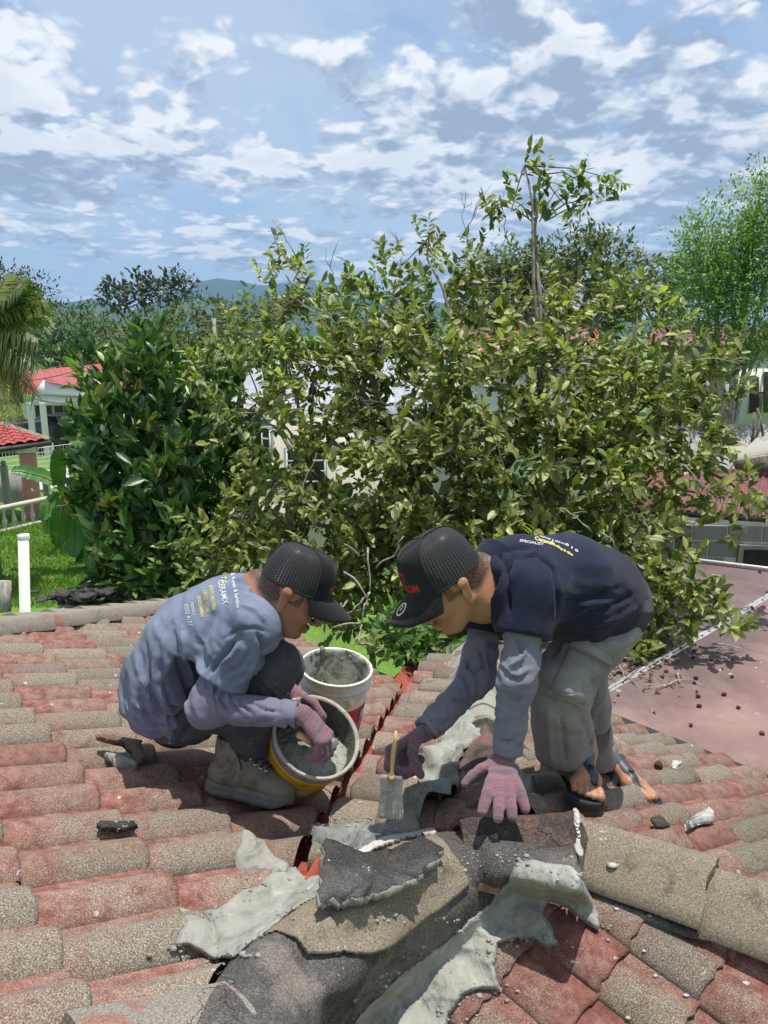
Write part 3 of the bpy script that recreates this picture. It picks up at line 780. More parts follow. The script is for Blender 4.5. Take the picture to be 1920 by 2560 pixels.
# ------------------------------------------------------------ the junction: old bedding mortar, the beige hip cap on it, fresh mortar at both sides
def junction():
    st = 5.0; xs = np.arange(400, 1530, st); ys = np.arange(2030, 2690, st); X, Y = np.meshgrid(xs, ys, indexing='ij'); nx, ny = X.shape
    D0 = np.empty(X.shape)
    for i in range(nx):
        for j in range(ny):
            q = surf_hit(X[i, j], Y[i, j]); dd = [proj(onF(X[i, j], Y[i, j]))[2], proj(onL(X[i, j], Y[i, j]))[2]]
            D0[i, j] = (q - CAM) @ AF if q is not None else min(dd) + .03
    def bl(A, n_):
        for _ in range(n_): A = np.pad(A, 1, mode='edge'); A = (A[:-2, 1:-1] + A[2:, 1:-1] + A[1:-1, :-2] + A[1:-1, 2:] + 2 * A[1:-1, 1:-1]) / 6
        return A
    Dt = D0.copy()
    for _ in range(1): A = np.pad(Dt, 1, mode='edge'); Dt = np.minimum.reduce([A[1:-1, 1:-1], A[:-2, 1:-1], A[2:, 1:-1], A[1:-1, :-2], A[1:-1, 2:]])
    Dt = bl(Dt, 16)
    cp = [(640, 2345, 1.615), (740, 2270, 1.73), (850, 2205, 1.83), (960, 2150, 1.94), (1080, 2100, 2.02), (1200, 2125, 2.00), (1300, 2135, 2.01), (1420, 2130, 2.05),
          (760, 2400, 1.575), (900, 2330, 1.68), (1030, 2250, 1.80), (1130, 2190, 1.895), (620, 2480, 1.455), (700, 2560, 1.375), (740, 2650, 1.31), (850, 2480, 1.53), (980, 2380, 1.68), (1100, 2285, 1.815), (1200, 2215, 1.915),
          dF(890, 2610, -.02), dF(950, 2530, -.02), dF(1060, 2425, -.02), dF(1160, 2345, -.02), dF(1260, 2262, -.02), dF(1330, 2215, -.02), dF(1440, 2205, -.02), dF(1000, 2650, .06), dF(1150, 2510, .06), dF(1270, 2410, .06), dF(1400, 2330, .06), dF(1520, 2260, .06),
          dL(590, 2410, -.01), dL(540, 2500, -.01), dL(480, 2600, -.02), dL(690, 2275, 0), dL(790, 2195, .0), dL(890, 2140, .02), dL(490, 2410, .07), dL(400, 2560, .07), dL(610, 2295, .07), dL(715, 2205, .07), dL(830, 2120, .07), dL(1000, 2050, .10)]
    cp += [dF(1500, 2335, .05), dF(1485, 2255, .03), dF(1400, 2255, .02), (1440, 2170, 2.065)]
    cp = np.array(cp); c_ = cp[:, :2] / 500.0; n_ = len(cp)
    def phi(r2): return np.where(r2 > 1e-12, r2 * np.log(np.maximum(r2, 1e-12)), 0)
    K = phi(((c_[:, None] - c_[None]) ** 2).sum(-1)) + np.eye(n_) * 2e-3; Pm = np.concatenate([np.ones((n_, 1)), c_], 1)
    A = np.block([[K, Pm], [Pm.T, np.zeros((3, 3))]]); w = np.linalg.solve(A, np.concatenate([cp[:, 2], np.zeros(3)]))
    G_ = np.stack([X, Y], -1) / 500.0; Db = (phi(((G_[:, :, None] - c_) ** 2).sum(-1)) @ w[:n_]) + w[n_] + G_ @ w[n_ + 1:]
    k = .02; h = np.clip(.5 + .5 * (Dt - Db) / k, 0, 1); D = Dt + (Db - Dt) * h - k * h * (1 - h)
    lim = bl(D0, 5) - .022; wx = np.clip((X - 1350) / 60, 0, 1); D = np.where(D < lim, D + (lim - D) * wx, D)
    def zone(name, poly, off, mat, seed, amp, freq, rag=7.0, ramp=9.0, aniso=(1, 1, 1), sink=.012, lump=0.0):
        poly = np.array(poly, float); d = np.full(X.shape, 1e9); ins = np.zeros(X.shape, bool); m = len(poly)
        for i in range(m):
            a, b = poly[i], poly[(i + 1) % m]; e = b - a; tt = np.clip(((X - a[0]) * e[0] + (Y - a[1]) * e[1]) / (e @ e), 0, 1)
            d = np.minimum(d, np.hypot(X - a[0] - tt * e[0], Y - a[1] - tt * e[1])); ins ^= ((a[1] > Y) != (b[1] > Y)) & (X < (b[0] - a[0]) * (Y - a[1]) / (b[1] - a[1] + 1e-12) + a[0])
        sd = np.where(ins, d, -d) + rag * fbm(np.stack([X / 38, Y / 38, X * 0 + seed], -1), 4, seed)
        gx, gy = np.gradient(sd, st); gn = np.hypot(gx, gy) + 1e-6; near = np.abs(sd) < st * .75
        Xs, Ys = X - np.where(near, gx / gn * sd, 0), Y - np.where(near, gy / gn * sd, 0); sdn = np.where(near, 0, sd)
        e = np.clip(sdn / ramp, 0, 1) ** .5
        P = CAM + (AF + ((Xs - 960) / FPX)[..., None] * AR + ((1280 - Ys) / FPX)[..., None] * AU) * D[..., None]
        nz = fbm(P * freq * np.array(aniso), 4, seed + 2) * amp + lump * np.maximum(0, fbm(P * 55, 3, seed + 4))
        Dz = D - (off + sink) * e + sink - nz * e
        P = CAM + (AF + ((Xs - 960) / FPX)[..., None] * AR + ((1280 - Ys) / FPX)[..., None] * AU) * Dz[..., None]
        keep = sd > -st * .75; q = keep[:-1, :-1] & keep[1:, :-1] & keep[1:, 1:] & keep[:-1, 1:]; idx = np.arange(nx * ny).reshape(nx, ny)
        F = np.stack([idx[:-1, :-1][q], idx[:-1, 1:][q], idx[1:, 1:][q], idx[1:, :-1][q]], 1); u, inv = np.unique(F, return_inverse=True); V = P.reshape(-1, 3)[u]; F = inv.reshape(-1, 4)
        surf_add(V, F); o = link_mesh(name, npmesh(name, V, F, True), mat, house); return o
    zone('mortar_bed', [(515, 2500), (560, 2420), (635, 2345), (730, 2272), (850, 2192), (930, 2148), (1075, 2078), (1160, 2080), (1290, 2105), (1440, 2125), (1460, 2200), (1420, 2225), (1330, 2200), (1290, 2240), (1180, 2320), (1120, 2390), (1020, 2470), (940, 2550), (880, 2640), (850, 2700), (370, 2700), (460, 2590)], .004, M_OLD, 3, .006, 16, 6, 12)
    zone('ridge_cap', [(1085, 2078), (1120, 2110), (1172, 2180), (1178, 2215), (1120, 2265), (1060, 2312), (985, 2372), (930, 2392), (860, 2385), (765, 2392), (738, 2350), (690, 2332), (640, 2345), (700, 2292), (780, 2240), (850, 2196), (960, 2140)], .020, M_CAP, 5, .004, 20, 5, 6)
    zone('mortar_patch', [(448, 2268), (500, 2282), (545, 2268), (600, 2232), (650, 2205), (690, 2172), (740, 2165), (760, 2190), (850, 2182), (845, 2200), (770, 2250), (700, 2300), (640, 2345), (590, 2400), (530, 2395), (470, 2368), (425, 2372), (440, 2345), (466, 2310)], .014, M_MORTAR, 2, .005, 12, 8, 9, (1, .5, 1))
    zone('mortar_patch', [(1285, 2158), (1330, 2145), (1378, 2160), (1432, 2165), (1458, 2205), (1478, 2240), (1500, 2290), (1496, 2325), (1466, 2312), (1430, 2285), (1376, 2252), (1364, 2280), (1386, 2330), (1396, 2362), (1366, 2380), (1330, 2352), (1290, 2346), (1248, 2362), (1236, 2412), (1250, 2450), (1262, 2482), (1200, 2474), (1156, 2490), (1126, 2532), (1110, 2600), (1105, 2690), (790, 2690), (860, 2580), (930, 2500), (1010, 2425), (1080, 2372), (1150, 2310), (1215, 2262), (1262, 2205)], .018, M_MORTAR, 8, .007, 15, 11, 10, (1, .6, 1), .012, .012)
    zone('mortar_patch', [(900, 2098), (985, 2078), (1086, 2070), (1092, 2086), (1020, 2098), (940, 2125), (850, 2180), (760, 2236), (745, 2234), (830, 2165)], .022, M_MORTAR_WHITE, 7, .003, 25, 5, 5)
    zone('mortar_patch', [(640, 2330), (690, 2288), (775, 2232), (812, 2214), (800, 2240), (720, 2290), (650, 2350)], .024, M_MORTAR, 9, .004, 25, 5, 5)
bvh(); junction(); bvh()
drape('mortar_patch', [(585, 2088), (640, 2092), (690, 2140), (735, 2160), (728, 2190), (700, 2195), (660, 2178), (580, 2160), (575, 2130), (605, 2112)], M_MORTAR, house, seed=1, rough=.006)
drape('mortar_patch', [(1168, 1745), (1185, 1790), (1206, 1838), (1165, 1870), (1130, 1905), (1105, 1955), (1065, 1995), (1045, 1950), (1050, 1915), (1062, 1880), (1095, 1835), (1105, 1800)], M_MORTAR, house, seed=3, t=.008, smooth=8, jmax=.3, res=.007, dil=2, fill=1)
drape('mortar_patch', [(1185, 1850), (1150, 1895), (1150, 1945), (1132, 1990), (1105, 2040), (1060, 2070), (905, 2092), (950, 2075), (1000, 2040), (1040, 2000), (1075, 1950), (1112, 1900)], M_MORTAR_WET, house, seed=4, t=.008, smooth=8, jmax=.3, res=.007, dil=2, fill=1)
drape('mortar_patch', [(1232, 1852), (1245, 1885), (1255, 1930), (1262, 1975), (1352, 1988), (1325, 1955), (1292, 1905), (1262, 1868)], M_MORTAR_WET, house, seed=6, t=.008, smooth=8, jmax=.3, res=.007, dil=2, fill=1)
bvh()
drape('mortar_patch', [(770, 2060), (820, 2045), (900, 2050), (970, 2060), (1060, 2040), (1120, 2020), (1090, 2055), (1000, 2085), (900, 2130), (850, 2150), (800, 2110), (770, 2100)], M_MORTAR_WET, house, seed=5, t=.012, smooth=8, lumps=.03)
drape('mortar_patch', [(1240, 1855), (1262, 1870), (1300, 1925), (1350, 1985), (1330, 1995), (1262, 1975), (1240, 1910)], M_MORTAR_WET, house, seed=6, t=.012, smooth=8)
if 0: drape('mortar_patch', [(1412, 1990), (1440, 1985), (1452, 2060), (1455, 2140), (1438, 2140), (1434, 2060)], M_MORTAR_WHITE, house, seed=9, t=.006, smooth=3, rag=.006, res=.005)
bvh()

r_w = np.random.default_rng(2)
cr_b = Batch(); ico_ = bmesh.new(); bmesh.ops.create_icosphere(ico_, subdivisions=1, radius=1.0); IV_ = np.array([v.co for v in ico_.verts]); IF_ = np.array([[v.index for v in f.verts] for f in ico_.faces]); ico_.free()
edges_ = [(1500, 2320), (1392, 2368), (1300, 2350), (1242, 2370), (1256, 2470), (1180, 2490), (1120, 2545), (1150, 2320), (1060, 2392), (980, 2455), (900, 2545), (430, 2375), (540, 2398), (600, 2385), (520, 2280), (640, 2210), (700, 2290), (800, 2235), (1000, 2060), (900, 2060), (820, 2060), (1280, 2160), (1440, 2180), (950, 2300), (1090, 2290), (1180, 2150), (880, 2100)]
for x_, y_ in edges_:
    for _ in range(13):
        p = surf_hit(x_ + r_w.normal(0, 26), y_ + r_w.normal(0, 15))
        if p is None: continue
        R__ = abs(r_w.normal(0, .0028)) + .0012; kk = 1 + .5 * fbm(IV_ * 1.7 + r_w.random() * 9, 2, 1); cr_b.add(p + (0, 0, R__ * .2) + IV_ * kk[:, None] * R__ * np.array([1.3, 1, .7]), IF_, r_w.random())
o_ = cr_b.build('mortar_grit', M_MORTAR, house, False); o_['kind'] = 'stuff'
for k in range(15):
    p = surf_hit(1437 + k * .8 + r_w.normal(0, 1.5), 1992 + k * 9.5)
    if p is None: continue
    bm = bmesh.new(); bmesh.ops.create_icosphere(bm, subdivisions=2, radius=1.0); Q = np.array([v.co for v in bm.verts]); kk = 1 + .5 * fbm(Q * 1.6 + k, 3, k)
    for v, q in zip(bm.verts, Q * kk[:, None] * r_w.uniform(.005, .011) * np.array([.9, 2.2, .45])): v.co = Vector(q + p)
    bm_obj('white_crust', bm, M_MORTAR_WHITE, house, True)
# ------------------------------------------------------------ loose pieces lying on the tiles
def slab(name, poly_px, lift0, thick, mat, label, cat, group=None, tiltv=(0, 0, 0), seed=0, sub=5, noise=.004, edge_mat=None, parent=None):
    """a broken slab: outline on the roof, lifted, with ragged broken sides"""
    pts = [surf_hit(*p) for p in poly_px]; pts = np.array([p for p in pts if p is not None]); c = pts.mean(0)
    if len(pts) < 3: return None
    # flatten to a plane
    _, _, vt = np.linalg.svd(pts - c); nn = vt[2] if vt[2][2] > 0 else -vt[2]
    nn = unit(nn * .5 + NR * .5 + np.asarray(tiltv))
    flat = pts - ((pts - c) @ nn)[:, None] * nn
    r = np.random.default_rng(seed); out = []
    for i in range(len(flat)):
        a, b = flat[i], flat[(i + 1) % len(flat)]
        for k in range(sub):
            p = a + (b - a) * (k / sub)
            out.append(p + (r.normal(0, noise, 3) if k else 0))
    out = np.array(out); out -= ((out - c) @ nn)[:, None] * nn
    m = len(out); base = c
    V = [out + nn * (lift0 + thick)[..., None] if False else out + nn * (lift0 + thick), (out - c) * 0.93 + c + nn * (lift0 + thick + 0.002), out + nn * (lift0 + thick * .5) + (out - c) * 0.015 + r.normal(0, noise * .7, out.shape), out + nn * lift0 - (out - c) * 0.03]
    V = np.concatenate(V + [[c + nn * (lift0 + thick + .003)], [c + nn * lift0]])
    a = np.arange(m); b = (a + 1) % m; F4 = [np.stack([a, b, b + m, a + m], 1), np.stack([a + 2 * m, b + 2 * m, b, a], 1), np.stack([a + 3 * m, b + 3 * m, b + 2 * m, a + 2 * m], 1)]
    F3 = [np.stack([a + m, b + m, np.full(m, 4 * m)], 1), np.stack([b + 3 * m, a + 3 * m, np.full(m, 4 * m + 1)], 1)]
    me = npmesh(name, V, [np.concatenate(F4), np.concatenate(F3)])
    bm = bmesh.new(); bm.from_mesh(me); bmesh.ops.recalc_face_normals(bm, faces=bm.faces); bm.to_mesh(me); bm.free()
    o = link_mesh(name, me, mat, parent)
    if edge_mat is not None:
        me.materials.append(edge_mat); mi = np.zeros(len(me.polygons), np.int32); mi[m:3 * m] = 1; me.polygons.foreach_set('material_index', mi)
    if label: tag(o, label, cat, group)
    return o
slab('broken_tile', [(800, 2222), (900, 2200), (980, 2165), (1050, 2132), (1106, 2160), (1080, 2205), (1045, 2262), (1030, 2290), (960, 2286), (900, 2302), (840, 2298), (795, 2305), (788, 2260)], 0.046, 0.020, M_BLACKBIT,
     'large black broken slab lying on the beige ridge cap in the foreground', 'broken tile', tiltv=(.02, -.16, 0), seed=1, edge_mat=M_RIDGE_PALE, noise=.006)
slab('slate_chip', [(238, 2072), (262, 2064), (330, 2070), (335, 2088), (290, 2094), (246, 2090)], 0.012, 0.012, M_BLACKBIT,
     'small flat dark chip on the red tiles at the lower left, lying across two rolls', 'chip', seed=2, noise=.002)
slab('broken_tile', [(233, 1880), (250, 1874), (300, 1885), (345, 1900), (364, 1918), (350, 1922), (300, 1905), (262, 1896)], 0.045, 0.014, M_CAP_BROWN,
     'long curved shard of broken tile on the roof behind the squatting man', 'broken tile', tiltv=(.0, -.25, 0), seed=3, noise=.003)
slab('mortar_lump', [(262, 1900), (300, 1898), (345, 1912), (340, 1922), (290, 1922), (262, 1920)], 0.006, 0.022, M_MORTAR,
     'crumbly whitish mortar lump under the curved tile shard behind the squatting man', 'mortar lump', seed=4, noise=.008)
slab('mortar_stick', [(1712, 2082), (1780, 2048), (1786, 2054), (1786, 2064), (1730, 2084)], 0.012, 0.022, M_MORTAR_WHITE,
     'long whitish bar of dried mortar on the grey tiles right of the ridge', 'mortar bar', seed=5, noise=.004)
slab('slate_chip', [(1625, 2066), (1650, 2058), (1675, 2068), (1662, 2074), (1640, 2074)], 0.008, 0.008, M_BLACKBIT,
     'thin dark chip left of the whitish mortar bar, at the edge of the ridge cap', 'chip', seed=6, noise=.002)
slab('slate_chip', [(1679, 1915), (1692, 1910), (1704, 1916), (1690, 1924), (1680, 1922)], 0.006, 0.008, M_MORTAR_WHITE,
     'pale flat chip right of the brown seed pod on the right slope', 'chip', seed=7, noise=.002)
slab('mortar_lump', [(1730, 1830), (1738, 1826), (1750, 1832), (1756, 1838), (1742, 1838)], 0.006, 0.012, M_MORTAR_WHITE,
     'white mortar crumb high on the right slope near the flat roof', 'mortar lump', seed=8, noise=.003)
def lumpy(name, c, r, mat, label=None, cat=None, group=None, seed=0, parent=None, amp=.35, sub=2, scale=(1, 1, 1), freq=1.6):
    bm = bmesh.new(); bmesh.ops.create_icosphere(bm, subdivisions=sub, radius=1.0)
    P = np.array([v.co for v in bm.verts]); k = 1 + amp * fbm(P * freq + seed * 3.1, 3, seed)
    for v, q in zip(bm.verts, P * k[:, None] * r * np.asarray(scale)): v.co = Vector(q + c)
    o = bm_obj(name, bm, mat, parent, True)
    if label: tag(o, label, cat, group)
    return o
M_POD = material('dark dried seed pod', cap_fn((0.10, 0.065, 0.045), (0.05, 0.03, 0.022), 0.5))
p = surf_hit(1646, 1922); lumpy('seed_pod', p + (0, 0, .014), .020, M_POD, 'brown dried seed pod on the right slope beside a pale chip', 'seed pod', seed=3, scale=(.8, 1, 1.1), amp=.5)
crumbs = [(1532, 2166), (1542, 2274), (1625, 2290), (1610, 2378), (1430, 2405), (1638, 2440), (1715, 2490), (1865, 2460), (1570, 2546)]
cl_ = ['flat whitish mortar crumb on the beige ridge cap near its lower edge', 'whitish crumb on the front slope tile nearest the black bedding mortar', 'whitish crumb at the lower edge of the black bedding mortar', 'whitish crumb in the middle of the front slope, above the red pan', 'whitish crumb nearest the fresh mortar band on the front slope', 'whitish crumb lying in the red pan of the front slope', 'whitish crumb low on the front slope, right of the middle', 'rightmost whitish crumb on the front slope', 'whitish crumb nearest the bottom edge of the picture']
for q, (x, y) in enumerate(crumbs):
    p = surf_hit(x, y)
    if p is None: continue
    r_ = 0.004 + 0.003 * rnd.random()
    if q in (0,): r_ = 0.013
    lumpy('mortar_crumb', p + (0, 0, r_ * .3), r_, M_MORTAR_WHITE, cl_[q], 'mortar crumb', 'whitish mortar crumbs dropped on the roof', seed=q, amp=.6, sub=1, scale=(1.3, 1, .3))
# ============================================================ plants
def leaf_fn(dark, light, yellow, trans=0.28, gloss=0.42, ttint=(1.2, 1.5, 0.5)):
    def fn(n):
        r = n.m('FRACT', n.m('ADD', n.objrnd(), n.attr('rnd')))
        p = n.pos(); g = n.noise(p, 1.1, 3, 0.6)
        c = n.ramp(n.m('ADD', n.m('MULTIPLY', r, 0.75), n.m('MULTIPLY', n.m('SUBTRACT', g, 0.3), 0.6)), [(0.12, dark), (0.55, light), (0.92, yellow)])
        c = n.mix(n.m('MULTIPLY', n.m('GREATER_THAN', r, 0.975), 0.8), c, (0.26, 0.17, 0.03))
        v = n.noise(p, 60.0, 3, 0.6); c = n.mix(n.ss(v, 0.4, 0.7, 0.0, 0.35), c, dark)
        tc = n.mix(1.0, c, ttint, 'MULTIPLY')
        return {'Base Color': c, 'Roughness': gloss, 'Specular IOR Level': 0.5, 'Normal': n.bump(v, 0.2, 0.01), 'trans': (trans, tc)}
    return fn
M_LEAF_RAM = material('rambutan leaf', leaf_fn((0.050, 0.078, 0.020), (0.22, 0.26, 0.062), (0.56, 0.56, 0.20), 0.40, 0.42))
M_LEAF_JACK = material('glossy dark broad leaf', leaf_fn((0.020, 0.055, 0.016), (0.065, 0.145, 0.035), (0.34, 0.42, 0.13), 0.25, 0.36))
M_LEAF_FAR = material('far olive foliage', leaf_fn((0.045, 0.068, 0.018), (0.115, 0.155, 0.036), (0.21, 0.24, 0.06), 0.28, 0.6))
M_LEAF_FAR2 = material('far deep green foliage', leaf_fn((0.028, 0.065, 0.020), (0.070, 0.145, 0.040), (0.13, 0.23, 0.065), 0.25, 0.6))
M_LEAF_RAIN = material('far dark canopy', leaf_fn((0.014, 0.026, 0.012), (0.036, 0.056, 0.022), (0.075, 0.095, 0.035), 0.15, 0.7))
M_LEAF_BRIGHT = material('fine bright green foliage', leaf_fn((0.08, 0.15, 0.03), (0.19, 0.32, 0.06), (0.32, 0.46, 0.12), 0.35, 0.5))
M_LEAF_BUSH = material('low bush leaf', leaf_fn((0.03, 0.075, 0.014), (0.08, 0.19, 0.03), (0.20, 0.33, 0.06), 0.32, 0.5))
M_BANANA = material('banana leaf', leaf_fn((0.03, 0.10, 0.02), (0.065, 0.20, 0.035), (0.13, 0.30, 0.06), 0.38, 0.35))
M_PALM = material('coconut frond', leaf_fn((0.05, 0.085, 0.018), (0.12, 0.17, 0.035), (0.34, 0.33, 0.07), 0.30, 0.4))
M_PALM_DEAD = material('dry yellow frond', leaf_fn((0.20, 0.14, 0.04), (0.34, 0.26, 0.08), (0.48, 0.40, 0.14), 0.25, 0.6))
def bark_fn(c=(0.15, 0.125, 0.095)):
    def fn(n):
        p = n.pos(); a = n.noise(n.vm('MULTIPLY', p, (1, 1, .3)), 30.0, 5, .65)
        return {'Base Color': n.ramp(a, [(0.3, tuple(x * .4 for x in c)), (0.55, c), (0.75, tuple(x * 1.9 for x in c))]), 'Roughness': .9, 'Normal': n.bump(a, .6, .01)}
    return fn
M_BARK = material('brown bark', bark_fn())
M_BARK_PALE = material('pale grey twig', bark_fn((0.36, 0.33, 0.28)))
M_BRANCH = material('grey brown branch', bark_fn((0.22, 0.19, 0.15))); M_FRUIT = material('green hairy fruit', leaf_fn((0.06, 0.10, 0.012), (0.14, 0.20, 0.02), (0.26, 0.28, 0.03), 0.2, 0.6))

# leaf blades: local x along the leaf, y across, z up. 3 stations, folded along the midrib
LEAF_V = np.array([[0, 0, 0], [.30, .40, .07], [.30, 0, 0], [.30, -.40, .07], [.68, .36, .03], [.68, 0, -.03], [.68, -.36, .03], [1, 0, -.10]], float)
LEAF_F4 = np.array([[2, 5, 4, 1], [3, 6, 5, 2]]); LEAF_F3 = np.array([[0, 2, 1], [0, 3, 2], [4, 5, 7], [5, 6, 7]])
def leaves_arrays(P, Dr, Up, Ln, Wd):
    """P base points, Dr direction, Up approximate normal, all (n,3)"""
    n = len(P); Dr = Dr / np.linalg.norm(Dr, axis=1, keepdims=True)
    S = np.cross(Up, Dr); S /= np.linalg.norm(S, axis=1, keepdims=True) + 1e-9; U = np.cross(Dr, S)
    V = P[:, None] + LEAF_V[None, :, 0, None] * (Dr * Ln[:, None])[:, None] + LEAF_V[None, :, 1, None] * (S * Wd[:, None])[:, None] + LEAF_V[None, :, 2, None] * (U * Ln[:, None])[:, None]
    off = np.arange(n)[:, None, None] * 8
    return V.reshape(-1, 3), (LEAF_F4[None] + off).reshape(-1, 4), (LEAF_F3[None] + off).reshape(-1, 3)
def quad_arrays(P, Dr, Up, Ln, Wd):
    n = len(P); Dr = Dr / np.linalg.norm(Dr, axis=1, keepdims=True)
    S = np.cross(Up, Dr); S /= np.linalg.norm(S, axis=1, keepdims=True) + 1e-9
    V = np.stack([P, P + Dr * (Ln * .5)[:, None] + S * (Wd * .5)[:, None], P + Dr * Ln[:, None], P + Dr * (Ln * .5)[:, None] - S * (Wd * .5)[:, None]], 1)
    return V.reshape(-1, 3), (np.array([[0, 1, 2, 3]])[None] + np.arange(n)[:, None, None] * 4).reshape(-1, 4)
def rdir(r, n): v = r.normal(size=(n, 3)); return v / np.linalg.norm(v, axis=1, keepdims=True)
LEAF_MESH = {}
def single_leaf_mesh(key, mat):
    if key not in LEAF_MESH:
        me = npmesh('leaf', LEAF_V, [LEAF_F4, LEAF_F3], False); me.materials.append(mat); LEAF_MESH[key] = me
    return LEAF_MESH[key]
def foliage(parent, mat, P, Dr, Up, Ln, Wd, singles=0, key='ram', quads=False, seed=0, name='foliage', scorer=None):
    """joined foliage; the `singles` leaves that show largest become leaf objects of their own"""
    r = np.random.default_rng(seed)
    if singles:
        me = single_leaf_mesh(key, mat)
        rel = P - CAM; d = rel @ AF; px = 960 + FPX * (rel @ AR) / d; py = 1280 - FPX * (rel @ AU) / d
        Dn = Dr / np.linalg.norm(Dr, axis=1, keepdims=True); S = np.cross(Up, Dn); S /= np.linalg.norm(S, axis=1, keepdims=True); U = np.cross(Dn, S)
        vis = np.abs((U * rel).sum(1)) / np.linalg.norm(rel, axis=1)
        score = Ln / d * vis - (scorer(px, py, d) if scorer else 0)
        score = np.where((px > 0) & (px < 1920) & (py > 0) & (py < 2560), score, -9)
        top = np.argsort(-score)[:singles]
        for i in top:
            M = np.eye(4); M[:3, 0] = Dn[i] * Ln[i]; M[:3, 1] = S[i] * Wd[i]; M[:3, 2] = U[i] * Ln[i]; M[:3, 3] = P[i]
            o = bpy.data.objects.new('leaf', me); C.objects.link(o); o.matrix_basis = Matrix(M.tolist()); setparent(o, parent)
        keep = np.ones(len(P), bool); keep[top] = False
        P, Dr, Up, Ln, Wd = P[keep], Dr[keep], Up[keep], Ln[keep], Wd[keep]
    if quads: V, F = quad_arrays(P, Dr, Up, Ln, Wd); fs = [F]; k = 4
    else: V, a, b = leaves_arrays(P, Dr, Up, Ln, Wd); fs = [a, b]; k = 8
    me = npmesh(name, V, fs, False); setattr_f(me, 'rnd', np.repeat(r.random(len(P)), k))
    o = link_mesh(name, me, mat, parent); o['kind'] = 'stuff'; return o
def sprays(r, centers, outward, per, twig, L, spread=.5, droop=.25, Wr=.42, up_bias=1.0, face=.55):
    """leafy twigs: `per` leaves set along a short twig at each centre"""
    n = len(centers); tw = outward + rdir(r, n) * spread; tw /= np.linalg.norm(tw, axis=1, keepdims=True)
    k = np.arange(per); side = np.where(k % 2, 1, -1); f = (k + .5) / per
    s = np.cross(tw, rdir(r, n)); s /= np.linalg.norm(s, axis=1, keepdims=True) + 1e-9
    base = centers[:, None] + tw[:, None] * (f * twig)[None, :, None]
    d = tw[:, None] * (.55 + .35 * f)[None, :, None] + s[:, None] * (side * .8)[None, :, None] + r.normal(0, .28, (n, per, 3)); d[..., 2] -= droop
    up = np.zeros((n, per, 3)); up[..., 2] = up_bias; up[..., 1] = -face; up += r.normal(0, .45, up.shape)
    m = n * per; LL = L * r.uniform(.5, 1.3, m)
    return base.reshape(m, 3), d.reshape(m, 3), up.reshape(m, 3), LL, LL * Wr * r.uniform(.85, 1.15, m), tw
def in_hole(pxy, holes):
    k = np.zeros(len(pxy), bool)
    for (x, y, rx, ry) in holes: k |= ((pxy[:, 0] - x) / rx) ** 2 + ((pxy[:, 1] - y) / ry) ** 2 < 1
    return k
def pj(P):
    rel = P - CAM; d = rel @ AF; return np.stack([960 + FPX * (rel @ AR) / d, 1280 - FPX * (rel @ AU) / d], 1)
def blob_points(r, blobs, dens, flat=0.8, shell=0.5, depthk=1.0, lump=0.16):
    """points in ellipsoids given as (px, py, radius px, distance); denser towards the outside"""
    Ps, Os = [], []
    for (x, y, rp, d, *rest) in blobs:
        c = W(x, y, d); R_ = rp / FPX * d; n = max(4, int(dens * rp * rp / 1e4 * (rest[0] if rest else 1)))
        u = rdir(r, n); rad = r.uniform(shell ** 3, 1, n) ** (1 / 3) * (1 + lump * 2 * fbm(u * 2.3 + x, 2, int(x)))
        P = c + u * (rad * R_)[:, None] * np.array([1, depthk, flat if flat else 1]); Ps.append(P); Os.append(u)
    return np.concatenate(Ps), np.concatenate(Os)
def limb(bt, a, b, r0, r1, r, bend=.12, seg=6, n=7, a_=0.0):
    a, b = np.asarray(a, float), np.asarray(b, float); L = np.linalg.norm(b - a); t = np.linspace(0, 1, n)
    off = fbm(np.stack([t * 2.3 + r.random() * 50, t * 0 + r.random() * 50, t * 0], 1), 2, 3)[:, None] * rdir(r, 1) * L * bend * np.sin(np.pi * t)[:, None]
    off2 = np.zeros((n, 3)); off2[:, 2] = np.sin(np.pi * t) * L * .07
    pts = a + (b - a) * t[:, None] + off + off2
    bt.tube(pts, np.linspace(r0, r1, n), seg, True, a_); return pts

